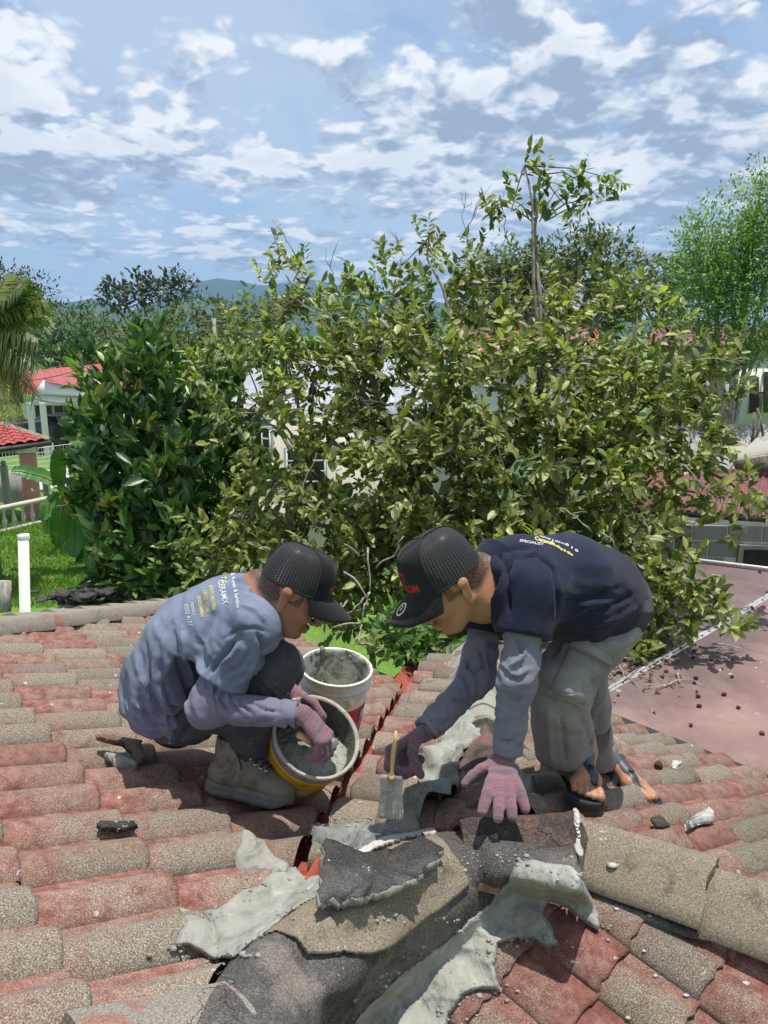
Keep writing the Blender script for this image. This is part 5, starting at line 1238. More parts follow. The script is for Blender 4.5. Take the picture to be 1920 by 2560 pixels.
M_CARW = material('white car paint', {'Base Color': (.72, .73, .74, 1), 'Roughness': .2, 'Coat Weight': .6})
M_CARB = material('black car paint', {'Base Color': (.02, .02, .024, 1), 'Roughness': .2, 'Coat Weight': .6})
M_RED = material('red tail light', {'Base Color': (.5, .02, .015, 1), 'Roughness': .2})
M_RUBBER = material('tyre rubber', {'Base Color': (.02, .02, .02, 1), 'Roughness': .8})
M_ROAD = material('pale road', wall_fn((.42, .41, .38), .2))

def panel(name, a, b, c, d, mat, parent, t=.06):
    """flat slab through four corners, thickness t behind it"""
    P = np.array([a, b, c, d], float); n = unit(np.cross(P[1] - P[0], P[3] - P[0])); n = n if n @ (CAM - P.mean(0)) > 0 else -n
    V = np.concatenate([P, P - n * t]); F = np.array([[0, 1, 2, 3], [7, 6, 5, 4], [0, 4, 5, 1], [1, 5, 6, 2], [2, 6, 7, 3], [3, 7, 4, 0]])
    me = npmesh(name, V, F); bm = bmesh.new(); bm.from_mesh(me); bmesh.ops.recalc_face_normals(bm, faces=bm.faces); bm.to_mesh(me); bm.free()
    return link_mesh(name, me, mat, parent)
def ribbed(name, a, b, c, d, pitch, h, mat, parent, kind='sine', t=.01):
    """corrugated sheet: a-b is the upper edge, d-c the lower one; ribs run from upper to lower edge"""
    a, b, c, d = map(lambda q: np.asarray(q, float), (a, b, c, d)); L = max(np.linalg.norm(b - a), np.linalg.norm(c - d)); n_ = int(L / pitch * 6)
    u = np.linspace(0, 1, n_ + 1); ph = u * L / pitch; z = h * (np.sin(ph * 2 * np.pi) if kind == 'sine' else np.where((ph % 1) < .22, 1.0, 0.0))
    nn = unit(np.cross(b - a, d - a)); nn = nn if nn[2] > 0 else -nn
    m = n_ + 1; rows = [a + (b - a) * u[:, None] + nn * z[:, None], .5 * (a + d) + (.5 * (b + c) - .5 * (a + d)) * u[:, None] + nn * z[:, None], d + (c - d) * u[:, None] + nn * z[:, None]]
    rows.append(rows[2] - nn * t); V = np.concatenate(rows); i, j = np.meshgrid(np.arange(3), np.arange(m - 1), indexing='ij'); q = (i * m + j).ravel()
    return link_mesh(name, npmesh(name, V, np.stack([q, q + m, q + m + 1, q + 1], 1), kind == 'sine'), mat, parent)
def post(name, p, h, w, mat, parent, yaw=0.0):
    return box(name, (-w / 2, -w / 2, 0), (w / 2, w / 2, h), mat, parent, Matrix.Translation(Vector(p)) @ Matrix.Rotation(yaw, 4, 'Z'))
def window(parent, c, right, w, h, bars=(3, 4), name='window', depth=.05, up=(0, 0, 1)):
    """framed window: pane, frame and grille bars, facing the camera side"""
    right = unit(right); up = np.asarray(up, float); n = np.cross(right, up); n = n if n @ (CAM - c) > 0 else -n
    if np.linalg.det(np.array([right, n, up])) < 0: right = -right
    M = basis(c, right, n, up); wn = box(name, (-w / 2 - .05, -depth * .3, -h / 2 - .05), (w / 2 + .05, depth * .3, h / 2 + .05), M_METW, parent, M)
    box('pane', (-w / 2, -depth * .32 + .0, -h / 2), (w / 2, depth * .45, h / 2), M_GLASS, wn, M)
    fb_ = Batch()
    for k in range(bars[0] + 1): x = -w / 2 + w * k / bars[0]; fb_.box((x - .015, depth * .5, -h / 2), (x + .015, depth * .9, h / 2), M)
    for k in range(bars[1] + 1): z = -h / 2 + h * k / bars[1]; fb_.box((-w / 2, depth * .95, z - .015), (w / 2, depth * 1.3, z + .015), M)
    fb_.build('frame', M_METW, wn); return wn

# ---- white house with a red ribbed roof, far left
h1 = empty('white_house', (*W(190, 1130, 35)[:2], 0), 'white house with a red ribbed metal roof and carport behind the coconut palm', 'house')
ribbed('roof', W(40, 930, 40), W(300, 905, 40), W(330, 990, 34), W(60, 985, 35.5), .30, .035, M_REDMETAL, h1, 'rib')
panel('roof_edge', W(84, 984, 33.6), W(108, 951, 33.6), W(244, 982, 33.2), W(244, 992, 33.2), M_METW, h1, .15)
ribbed('porch_roof', W(108, 947, 36.5), W(112, 946, 33.4), W(246, 981, 33.2), W(240, 975, 36), .30, .02, M_REDMETAL, h1, 'rib')
panel('gable', W(70, 1012, 33.8), W(108, 958, 33.8), W(240, 990, 33.4), W(240, 1012, 33.4), M_WALLW, h1, .2)
panel('wall', W(60, 1000, 39), W(330, 990, 38), W(330, 1120, 38), W(60, 1130, 39), M_WALLW, h1, .2)
panel('wall', W(188, 1000, 33.6), W(250, 1000, 33.4), W(250, 1120, 33.4), W(208, 1120, 33.6), M_WALLW, h1, .2)
for (x, d_) in ((118, 33.7), (86, 33.9)):
    a = W(x, 1128, d_); post('column', (a[0], a[1], 0), W(x, 1005, d_)[2], .24, M_WALLW, h1, .3)
for (x, y, w_, h__, d_) in ((162, 1040, 1.0, 1.2, 38.6), (112, 1045, .9, 1.6, 38.7), (198, 1038, .55, .9, 33.2)): window(h1, W(x, y, d_), (1, -.05, 0), w_, h__, (2, 2))
def car(name, pos, yaw, mat, label, group='cars parked at the white house'):
    t = empty(name, pos, label, 'car', group); M = Matrix.Translation(Vector(pos)) @ Matrix.Rotation(yaw, 4, 'Z')
    prof = [(-2.15, .35), (-2.2, .75), (-2.1, .95), (-1.5, 1.02), (-.95, 1.42), (.5, 1.46), (1.15, 1.02), (2.0, .85), (2.2, .6), (2.15, .35)]
    V = []; 
    for s_ in (-1, -.92, .92, 1):
        for (x, z) in prof: V.append((x, s_ * (.84 - (.14 if z > 1.1 else 0)), z - (0.04 if abs(s_) == 1 else 0)))
    m = len(prof); F = []
    for k in range(3):
        for i in range(m): j = (i + 1) % m; F.append([k * m + i, k * m + j, (k + 1) * m + j, (k + 1) * m + i])
    me = bpy.data.meshes.new('body'); me.from_pydata([tuple(M @ Vector(v)) for v in V], [], F + [list(range(m))[::-1], list(range(3 * m, 4 * m))]); link_mesh('body', me, mat, t)
    for s_ in (-1, 1):
        me = bpy.data.meshes.new('window'); q = [(-1.35, 1.05), (-.9, 1.36), (.45, 1.40), (1.0, 1.05)]
        me.from_pydata([tuple(M @ Vector((x, s_ * (.80 if z < 1.1 else .725), z))) for x, z in q], [], [(0, 1, 2, 3)]); link_mesh('window', me, M_GLASS, t)
        box('tail_light', (-2.2, s_ * .6 - .14, .78), (-2.08, s_ * .6 + .14, .92), M_RED, t, M)
        for x in (-1.35, 1.35):
            v, f = lathe_arrays([(.0, -.1), (.32, -.1), (.34, 0), (.32, .1), (0, .1)], 20, M @ Matrix.Translation((x, s_ * .76, .33)) @ Matrix.Rotation(math.pi / 2, 4, 'X'))
            wh = link_mesh('wheel', npmesh('wheel', v, f, True), M_RUBBER, t)
            v, f = lathe_arrays([(.0, -.12), (.18, -.115), (.18, .115), (0, .12)], 12, M @ Matrix.Translation((x, s_ * .76, .33)) @ Matrix.Rotation(math.pi / 2, 4, 'X')); link_mesh('rim', npmesh('rim', v, f), M_METW, wh)
    me = bpy.data.meshes.new('rear_window'); me.from_pydata([tuple(M @ Vector(q)) for q in ((-1.49, -.7, 1.05), (-1.49, .7, 1.05), (-.98, .62, 1.42), (-.98, -.62, 1.42))], [], [(0, 1, 2, 3)]); link_mesh('window', me, M_GLASS, t)
a = atz(165, 1108, 0); car('parked_car', (a[0], a[1], 0), math.radians(75), M_CARW, 'white car parked in the carport of the white house')
a = atz(92, 1128, 0); car('parked_car', (a[0], a[1], 0), math.radians(40), M_CARB, 'black car with red tail light parked left of the white car')
q = [atz(x, y, .012) for x, y in ((-200, 1215), (330, 1150), (420, 1185), (-200, 1262))]
S(link_mesh('road', npmesh('road', np.array(q), np.array([[0, 1, 2, 3]])), M_ROAD))

# wire mesh fence by the road
def mesh_fence(a, b, h, label, step=.12):
    t = empty('mesh_fence', a, label, 'fence'); bt = Batch(); L = np.linalg.norm(b - a); n_ = int(L / step)
    for k in range(n_ + 1): p = a + (b - a) * k / n_; bt.tube([p + (0, 0, .05), p + (0, 0, h)], .008, 4, False)
    for z in np.linspace(.1, h - .02, 7): bt.tube([a + (0, 0, z), b + (0, 0, z)], .010, 4, False)
    o = bt.build('wire_mesh', M_METW, t); o['kind'] = 'stuff'
    for k in range(int(L / 2.4) + 1): p = a + unit(b - a) * 2.4 * k; post('post', p, h + .1, .07, M_METW, t)
mesh_fence(atz(-20, 1215, 0), atz(215, 1178, 0), 1.15, 'white wire mesh fence along the road in front of the parked cars')

# ---- gate house with pink pillar, left edge
gd = 21.5
gh = empty('garden_pavilion', (*W(70, 1300, gd)[:2], 0), 'small pavilion with red clay roof tiles and a pink pillar at the left edge', 'pavilion')
base_z = 0.0
RT = W(-160, 1050, 24); RR = W(8, 1062, 23.2); ER = W(126, 1102, 22); EL = W(-160, 1140, 20.5)
panel('roof_board', RT, RR, ER, EL, M_FASCIA, gh, .08)
tm_ = tile_mesh('tile', .33, .28, 91, roll=.05)[0]; tm_.materials.clear(); tm_.materials.append(M_REDTILE2)
e_ = unit(ER - EL); nn_ = unit(np.cross(ER - EL, RR - ER)); nn_ = nn_ if nn_[2] > 0 else -nn_; dn_ = unit(np.cross(e_, nn_)); dn_ = dn_ if dn_[2] < 0 else -dn_
topz = RR[2]
for jrow in range(-9, 1):
    for i_ in range(0, 34):
        o_ = EL + e_ * .28 * i_ + dn_ * .33 * (jrow - .9) + nn_ * .05; c_ = o_ + e_ * .14 + dn_ * .16
        x_, y_, _ = proj(c_)
        if x_ < -60 or c_[2] > topz + .05: continue
        if (x_ - 8) * (1102 - 1062) - (y_ - 1062) * (126 - 8) > 0 and x_ > 8: continue
        ob = bpy.data.objects.new('tile', tm_); C.objects.link(ob); ob.matrix_basis = basis(o_, e_, dn_, nn_); setparent(ob, gh)
cap_piece('ridge_cap', RT + (0, 0, .08), RR + (0, 0, .08), .13, .08, M_CAP_GREY, gh, seed=70)
for k in range(5):
    a, b = RR + (ER - RR) * k / 5, RR + (ER - RR) * (k + 1) / 5; cap_piece('ridge_cap', a + (0, 0, .10), b + (0, 0, .09), .12, .08, M_CAP_GREY, gh, seed=71 + k, nv=5)
tube('gutter', [EL + (0, -.06, -.05), ER + (.05, -.06, -.05)], .07, M_FASCIA, gh, 10)
a = atz(86, 1296, 0); ph = W(70, 1118, gd)[2]
post('pillar', (a[0], a[1], 0), ph, .42, M_PINK, gh, .35); post('pillar_base', (a[0], a[1], 0), .55, .50, M_PINK, gh, .35); post('pillar_head', (a[0], a[1], ph - .18), .2, .50, M_WALLC, gh, .35)
panel('beam', W(-60, 1118, gd + .3), W(75, 1112, gd + .3), W(75, 1128, gd + .3), W(-60, 1134, gd + .3), M_WALLC, gh, .2)
gw = panel('garden_wall', W(-80, 1165, 25), W(60, 1182, 24), W(62, 1262, 24), W(-80, 1290, 25), M_CONC, None, .2); tag(gw, 'stained low garden wall behind the pink pillar', 'wall')
for (x, y) in ((8, 1158), (113, 1182)):
    c_ = W(x, y, 23); t_ = empty('gate_post', (c_[0], c_[1], 0), 'grey gate post topped by a stone ball, ' + ('left of the pink pillar' if x < 50 else 'right of the pink pillar'), 'gate post', 'gate posts with ball tops')
    lumpy('ball', c_, .085, M_CONC, parent=t_, amp=.03, sub=3); post('post', (c_[0], c_[1], 0), c_[2] - .07, .16, M_CONC, t_)
# balustrade
bal = empty('balustrade', atz(60, 1318, 0), 'white concrete balustrade with turned balusters on the lawn edge', 'balustrade')
b0, b1 = atz(-60, 1345, 0), atz(128, 1300, 0); L_ = np.linalg.norm(b1 - b0)
prof = [(.055, 0), (.055, .06), (.03, .09), (.06, .2), (.065, .28), (.035, .42), (.03, .5), (.05, .54), (.05, .60)]
v0, f0 = lathe_arrays(prof, 12); bme = npmesh('baluster', v0, f0, True); bme.materials.append(M_WALLC); nb = int(L_ / .27)
for k in range(nb + 1):
    p = b0 + (b1 - b0) * k / nb; ob = bpy.data.objects.new('baluster', bme); C.objects.link(ob); ob.location = p; setparent(ob, bal)
tube('rail', [b0 + (0, 0, .64), b1 + (0, 0, .64)], .075, M_WALLC, bal, 6, False); tube('plinth', [b0 + (0, 0, .0), b1 + (0, 0, .0)], .09, M_WALLC, bal, 6, False)

# ---- white pipe, wooden stump, heap of old shingles beyond the hip
a = W(62, 1500, 5.3); b = W(41, 1348, 5.1)
v, f = lathe_arrays([(.035, 0), (.035, b[2]), (.030, b[2]), (.030, b[2] - .03), (.0, b[2] - .03)], 20); v = v + (a[0] * .5 + b[0] * .5, a[1], 0)
sh = (b - a); v[:, 0] += (v[:, 2] - (a[2] + b[2]) / 2) * sh[0] / sh[2]
pp_ = empty('vent_pipe', (v[:, 0].mean(), a[1], 0), 'white plastic vent pipe standing beyond the roof hip at the left', 'pipe'); link_mesh('pipe', npmesh('pipe', v, f, True), M_WHITE, pp_)
c_ = b; v, f = lathe_arrays([(.039, -.03), (.039, .0), (.036, .004), (.0, .004)], 20); link_mesh('cap', npmesh('cap', v + (b[0] + .002, a[1], b[2] + .002), f, False), M_WHITE, pp_)
tag(tube('wood_stump', [W(8, 1530, 5), W(6, 1495, 5), W(8, 1452, 5)], [.05, .052, .05], M_BARK_PALE, None, 9, False), 'broken end of a weathered wooden post at the left edge', 'wooden post')
r = np.random.default_rng(3); hp = empty('rubble_heap', W(225, 1490, 8.5), 'heap of dark broken shingles and debris on the lawn behind the roof hip', 'rubble heap')
hb = Batch()
for k in range(150):
    c_ = W(225 + r.normal(0, 42), 1488 + r.normal(0, 9), 8.5 + r.normal(0, .2)); M = Matrix.Translation(Vector(c_)) @ Matrix.Rotation(r.uniform(0, 6), 4, 'Z') @ Matrix.Rotation(r.normal(0, .5), 4, 'X')
    w_ = r.uniform(.03, .11); hb.box((-w_, -w_ * .6, -.008), (w_, w_ * .6, .008), M)
o = hb.build('shingle', M_BLACKBIT, hp); o['kind'] = 'stuff'
lumpy('mound', W(225, 1540, 8.6), .40, M_CONC, parent=hp, amp=.3, scale=(1.1, .8, .5))

# ---- shed between the jackfruit tree and the big tree
sd = empty('garden_shed', (*W(560, 1420, 9.6)[:2], 0), 'low grey shed with a weathered corrugated roof partly hidden by leaves', 'shed')
ribbed('roof', W(560, 1262, 11), W(790, 1240, 11.2), W(690, 1296, 8.9), W(420, 1332, 8.9), .075, .012, M_ASB, sd)
panel('wall', W(482, 1330, 9.2), W(700, 1300, 9.2), W(700, 1560, 9.2), W(490, 1560, 9.2), M_CONC, sd, .12)
panel('wall', W(482, 1330, 9.2), W(560, 1300, 10.8), W(560, 1520, 10.8), W(490, 1560, 9.2), M_CONC, sd, .1)
tube('roof_edge', [W(424, 1333, 8.95), W(688, 1300, 8.95)], .012, M_BARK, sd, 6, False)

# ---- cream house behind the big tree
h2 = empty('cream_house', (*W(760, 1200, 16)[:2], 0), 'cream house with white grille windows seen through the big tree', 'house')
panel('wall', W(560, 1035, 16.5), W(700, 1050, 15.2), W(700, 1560, 15.2), W(560, 1560, 16.5), M_WALLC, h2, .2)
panel('wall', W(700, 1050, 15.2), W(1180, 1020, 16.2), W(1180, 1560, 16.2), W(700, 1560, 15.2), M_WALLC, h2, .2)
ribbed('roof', W(600, 905, 19), W(1150, 895, 19.5), W(1200, 1030, 15.8), W(545, 1045, 15.2), .22, .02, M_PALEROOF, h2, 'rib')
window(h2, W(650, 1118, 15.5), W(700, 1050, 15.2) - W(560, 1045, 16.5), .75, .75, (3, 4)); window(h2, W(765, 1190, 15.2), W(1180, 1050, 16.2) - W(700, 1050, 15.2), .75, 1.05, (2, 5)); window(h2, W(1030, 1180, 15.7), (1, .1, 0), .9, 1.0, (3, 4))
h3 = empty('red_roofed_house', (*W(1400, 1000, 24)[:2], 0), 'long house with a red metal roof glimpsed through the crown of the big tree', 'house')
ribbed('roof', W(1140, 785, 27), W(1480, 790, 27), W(1520, 880, 22.5), W(1100, 900, 22.5), .3, .035, M_REDMETAL, h3, 'rib'); panel('wall', W(1110, 890, 23.2), W(1510, 872, 23.2), W(1510, 1250, 23.2), W(1110, 1250, 23.2), M_WALLW, h3, .2)
h5 = empty('red_roofed_house', (*W(1750, 1000, 30)[:2], 0), 'far house with a dull red roof low behind the feathery tree', 'house'); ribbed('roof', W(1640, 815, 33), W(1960, 820, 33), W(1980, 862, 29), W(1600, 868, 29), .3, .035, M_REDRUST, h5, 'rib'); panel('wall', W(1620, 862, 30), W(1960, 858, 30), W(1960, 1100, 30), W(1620, 1100, 30), M_WALLW, h5, .2)
# ---- house at the right edge
h4 = empty('white_house', (*W(1880, 1050, 15)[:2], 0), 'white house with brown shutters and a balcony rail at the right edge', 'house')
panel('wall', W(1815, 925, 15.5), W(2050, 915, 14.5), W(2050, 1075, 14.5), W(1815, 1075, 15.5), M_WALLW, h4, .2)
panel('door', W(1874, 945, 15.0), W(1898, 944, 14.95), W(1898, 1030, 14.95), W(1874, 1032, 15.0), M_BARK, h4, .03); panel('shutter', W(1908, 930, 14.8), W(1925, 929, 14.75), W(1925, 1030, 14.75), W(1908, 1032, 14.8), M_BARK, h4, .03)
bt = Batch()
for k in range(12): a = W(1874 + k * 3, 985 - k * .3, 14.8); bt.tube([a, a - (0, 0, .38)], .008, 4)
bt.tube([W(1872, 985, 14.8), W(1910, 981, 14.8)], .014, 5); bt.build('railing', M_FASCIA, h4)
tag(panel('bank_wall', W(1640, 1060, 14), W(2060, 1060, 13.5), W(2060, 1250, 12.5), W(1640, 1250, 12.5), M_CONC, None, .3), 'rubble covered grey bank below the white house at the right', 'bank')
for k_, (x0, y0, x1, y1) in enumerate([(1885, 1030, 1878, 1115), (1893, 1020, 1910, 1110), (1900, 1040, 1885, 1112)]): tube('bare_branch', [W(x0, y0, 12), W((x0 + x1) / 2 + 3, (y0 + y1) / 2, 12), W(x1, y1, 12)], .02, M_BARK, None, 6); tag(bpy.data.objects[-1] if False else C.objects[-1], ['leftmost dark bare stick standing on the bank below the right hand white house', 'rightmost dark bare stick leaning outward on the same bank', 'middle dark bare stick crossing between the other two on the bank'][k_], 'stick', 'bare sticks on the bank')

# ---- annex with block wall and faded corrugated roof
an = empty('block_annex', (*W(1780, 1430, 9)[:2], 0), 'grey concrete block annex with a faded red corrugated roof beyond the flat roof', 'annex')
ribbed('roof', W(1560, 1165, 11.6), W(2060, 1175, 11.6), W(2060, 1300, 8.9), W(1500, 1262, 9.3), .10, .016, M_REDRUST, an)
panel('fascia', W(1500, 1266, 9.3), W(2060, 1304, 8.9), W(2060, 1320, 8.95), W(1500, 1282, 9.35), M_FASCIA, an, .05)
ribbed('upper_roof', W(1900, 1085, 12.2), W(2080, 1050, 12.2), W(2080, 1105, 11), W(1838, 1148, 11), .12, .008, M_ASB, an)
panel('upper_fascia', W(1838, 1152, 11), W(2080, 1112, 11), W(2080, 1190, 11), W(1846, 1172, 11), M_BARK, an, .1)
wa, wb = W(1560, 1284, 9.2), W(2010, 1312, 9.0); wu = unit(wb - wa); wz = 2.55
fw = np.array([wb[1] - wa[1], -(wb[0] - wa[0]), 0]); fw = unit(fw); fw = fw if fw[1] < 0 else -fw
panel('wall', wa, wb, (wb[0], wb[1], 0), (wa[0], wa[1], 0), M_JOINT, an, .12)
Lw = np.linalg.norm((wb - wa)[:2]); bw_, bh_ = .40, .20; wx0, wx1 = 1862, 1935
bme = None
for row_ in range(7):
    zt = wb[2] - .02 - row_ * bh_
    for c__ in range(-1, int(Lw / bw_) + 1):
        s0 = c__ * bw_ + (bw_ / 2 if row_ % 2 else 0); p = wa + unit(np.array([*(wb - wa)[:2], 0])) * s0; p = np.array([p[0], p[1], zt - bh_])
        x_, y_, _ = proj(p + unit(np.array([*(wb - wa)[:2], 0])) * .2 + (0, 0, .1))
        if x_ < 1560 or x_ > 1990 or (wx0 - 25 < x_ < wx1 + 20 and 1365 < y_ < 1440) or y_ > 1450: continue
        if bme is None:
            bm = bmesh.new(); add_box(bm, (.008, 0, .008), (bw_ - .008, .028, bh_ - .008), None, .006); bme = bpy.data.meshes.new('block'); bm.to_mesh(bme); bm.free(); bme.materials.append(M_BLOCK)
        ob = bpy.data.objects.new('block', bme); C.objects.link(ob); dx_ = unit(np.array([*(wb - wa)[:2], 0])); ob.matrix_basis = basis(p + fw * rnd.uniform(0, .006), dx_, fw, np.cross(dx_, fw) * (1 if np.cross(dx_, fw)[2] > 0 else -1)); setparent(ob, an)
wc = hit(fw, wa + fw * .02, 1898, 1402); wn_ = box('window', (-.26, -.05, -.20), (.26, .05, .20), M_CONC, an, basis(wc, dx_, fw, (0, 0, 1))); box('pane', (-.20, -.02, -.15), (.20, .06, .15), M_DARK, wn_, basis(wc, dx_, fw, (0, 0, 1)))

# ---- flat roof with the joint strip
M_STRIP = material('weathered pale metal strip', paint_fn((.46, .46, .44), .6, .5, 9)); FZ = 2.70
SA, SB = atz(1518, 1728, FZ), atz(1960, 1468, FZ); SNN = unit([(SB - SA)[1], -(SB - SA)[0]])
if SNN @ (atz(1900, 1800, FZ) - SA)[:2] < 0: SNN = -SNN
def flat_fn(n):
    p = n.pos(); x, y, z = n.sep(p); a = n.noise(p, .9, 5, .62, .3); b = n.noise(p, 5, 5, .65); f_ = n.noise(p, 60, 4, .65)
    k = n.m('ADD', n.m('MULTIPLY', a, .75), n.m('MULTIPLY', b, .25))
    sdist = n.m('SUBTRACT', n.m('ADD', n.m('MULTIPLY', x, float(SNN[0])), n.m('MULTIPLY', y, float(SNN[1]))), float(SNN @ SA[:2]))
    side = n.ss(n.m('ADD', sdist, n.m('MULTIPLY', n.m('SUBTRACT', a, .5), 1.4)), 0.0, 0.75)      # darker purple left of the strip and under the tree, paler pink right
    c = n.mix(n.m('MULTIPLY', side, .85), n.ramp(k, [(.35, (.085, .058, .058)), (.5, (.135, .088, .085)), (.65, (.19, .125, .12))]), n.ramp(k, [(.35, (.17, .095, .085)), (.5, (.235, .14, .125)), (.66, (.33, .225, .195))]))
    c = n.mix(n.ss(f_, .4, .75, 0, .3), c, (.10, .06, .06))
    wh = n.m('MULTIPLY', n.m('LESS_THAN', n.voro(p, 9), .16), n.ss(n.noise(p, 1.3, 2), .56, .66)); c = n.mix(n.m('MULTIPLY', wh, .9), c, (.62, .60, .57))
    return {'Base Color': c, 'Roughness': n.lin(b, .3, .7, .5, .8), 'Normal': n.bump(f_, .2, .004)}
M_FLAT = material('purple pink coated flat roof', flat_fn)
FZ = 2.70
q = [atz(x, y, FZ) for x, y in ((1290, 1392), (1735, 1398), (2350, 1472), (3300, 2300), (1560, 1900), (1230, 1700))]
me = bpy.data.meshes.new('deck'); me.from_pydata([tuple(p) for p in q] + [tuple(p - (0, 0, .15)) for p in q], [], [tuple(range(6))] + [(i, i + 6, (i + 1) % 6 + 6, (i + 1) % 6) for i in range(6)])
fr = empty('flat_roof', q[0] * (1, 1, 0), 'flat purple pink coated annex roof to the right below the tiled slope', 'flat roof'); link_mesh('deck', me, M_FLAT, fr)
a, b = atz(1735, 1399, FZ + .03), atz(2150, 1449, FZ + .03); tube('white_edging', [a, b], .022, M_WHITE, fr, 6, False)
a, b = atz(1518, 1728, FZ), atz(1960, 1468, FZ); sd_ = unit(np.cross(b - a, (0, 0, 1))); bt = Batch()
for w0, w1, z0, z1 in ((-.032, .032, 0, .010), (-.009, .009, .010, .022)):
    V = np.array([a + sd_ * w0, a + sd_ * w1, b + sd_ * w1, b + sd_ * w0]); V = np.concatenate([V + (0, 0, z0), V + (0, 0, z1)]); bt.add(V, np.array([[4, 5, 6, 7], [0, 1, 5, 4], [1, 2, 6, 5], [2, 3, 7, 6], [3, 0, 4, 7]]))
js = bt.build('joint_strip', M_STRIP, fr); n_ = 26
sc_ = None
for k in range(n_):
    p = a + (b - a) * ((k + .4) / n_) + sd_ * (.020 if k % 2 else -.020) + (0, 0, .014)
    if sc_ is None: v, f = lathe_arrays([(.009, 0), (.009, .005), (.0, .006)], 8); sc_ = npmesh('screw', v, f); sc_.materials.append(M_DARK)
    ob = bpy.data.objects.new('screw', sc_); C.objects.link(ob); ob.location = p; setparent(ob, js)
r = np.random.default_rng(17); pod_px = [(1905, 1832), (1846, 1768), (1748, 1764), (1727, 1812), (1810, 1735), (1745, 1740), (1742, 1728), (1736, 1705), (1700, 1690), (1740, 1694), (1655, 1690), (1592, 1660), (1600, 1645), (1686, 1640), (1750, 1560), (1790, 1545), (1830, 1530), (1880, 1520), (1900, 1430), (1690, 1555), (1670, 1590), (1655, 1610), (1700, 1620), (1830, 1690), (1830, 1648), (1806, 1672), (1778, 1648), (1850, 1560), (1917, 1480), (1560, 1650), (1575, 1665), (1610, 1610), (1640, 1560), (1775, 1515)]
pod_px += [(r.normal(1600, 60), r.normal(1640, 35)) for _ in range(50)]
v_ = Batch()
pods = None
for k, (x, y) in enumerate(pod_px):
    p = atz(x, y, FZ + .012)
    if pods is None:
        pods = lumpy('seed_pod', np.zeros(3), .014, M_POD, amp=.9, sub=2, freq=2.6).data; bpy.data.objects.remove(C.objects[-1])
    ob = bpy.data.objects.new('seed_pod', pods); C.objects.link(ob); ob.location = p; s_ = r.uniform(.6, 1.25); ob.scale = (s_, s_, s_ * .8); ob.rotation_euler = (0, 0, r.uniform(0, 6))
    tag(ob, 'small dark dried fruit lying on the purple flat roof', 'dried fruit', 'dark dried fruits scattered on the flat roof')
twl = [(1520, 1668, 1580, 1640), (1560, 1700, 1600, 1672), (1690, 1680, 1700, 1705), (1640, 1720, 1700, 1700), (1560, 1640, 1620, 1655), (1780, 1610, 1860, 1625), (1700, 1520, 1760, 1525), (1510, 1640, 1560, 1690), (1600, 1580, 1680, 1600), (1480, 1660, 1540, 1700)]
nl_ = 420; Pl = np.array([atz(x, y, FZ + .012) for x, y in zip(r.normal(1560, 75, nl_), r.normal(1625, 45, nl_))]); Dl = rdir(r, nl_) * (1, 1, .12); V, a_, b_ = leaves_arrays(Pl, Dl, np.tile([[0., 0, 1]], (nl_, 1)) + r.normal(0, .2, (nl_, 3)), r.uniform(.03, .085, nl_), r.uniform(.012, .03, nl_)); me = npmesh('dead_leaves', V, [a_, b_]); setattr_f(me, 'rnd', np.repeat(r.random(nl_), 8))
M_DEADLEAF = material('dead brown leaf', leaf_fn((.05, .03, .018), (.14, .085, .04), (.28, .20, .10), .1, .7)); tag(link_mesh('dead_leaves', me, M_DEADLEAF), 'brown dead leaves littering the flat roof under the branches', 'leaves', kind='stuff')
tb = Batch()
for k, (x0, y0, x1, y1) in enumerate(twl):
    limb(tb, atz(x0, y0, FZ + .02), atz(x1, y1, FZ + .02), .007, .004, r, .15, 5, 6)
    for _ in range(3): p = atz(x0 + (x1 - x0) * r.random(), y0 + (y1 - y0) * r.random(), FZ + .015); limb(tb, p, p + r.normal(0, .12, 3) * (1, 1, .05), .004, .002, r, .2, 4, 4)
o = tb.build('dead_twigs', M_BARK_PALE, None); tag(o, 'litter of dry twigs under the overhanging branch on the flat roof', 'twigs', kind='stuff')

# ---- wires and pole
pl = empty('utility_pole', (*W(535, 900, 30)[:2], 0), 'thin utility pole with crossarm behind the trees', 'pole'); a = W(535, 795, 30); tube('pole', [(a[0], a[1], 0), tuple(a)], .09, M_BARK_PALE, pl, 8); tube('crossarm', [a + (-.5, 0, -.15), a + (.5, 0, -.15)], .05, M_BARK, pl, 6)
for k, (p0, p1, sg) in enumerate([(W(-40, 925, 26), a + (.4, 0, -.1), .5), (W(-40, 955, 20), W(330, 855, 27), .4), (W(60, 990, 22), W(250, 1012, 22), .1)]):
    t = np.linspace(0, 1, 24); pts = p0 + (p1 - p0) * t[:, None]; pts[:, 2] -= sg * 4 * t * (1 - t)
    tag(tube('overhead_wire', pts, .012, M_FASCIA, None, 5), ['topmost thin cable running to the utility pole over the left trees', 'dark cable crossing above the red roof of the white house', 'short cable in front of the white gable of the far house'][k], 'cable', 'overhead cables')
# dark wall of the house under the eaves
for name, pts in (('eave_wall', [onL(1075, 1700, -.25), onL(690, 1556, -.25)]), ('eave_wall', [onR(1240, 1650, -.2), onR(2900, 2265, -.2)])):
    a, b = pts; sh_ = np.array([-.25, -.2, 0]); panel(name, a + sh_, b + sh_, (b[0] - .25, b[1] - .2, 0), (a[0] - .25, a[1] - .2, 0), M_WALLC, house, .15)
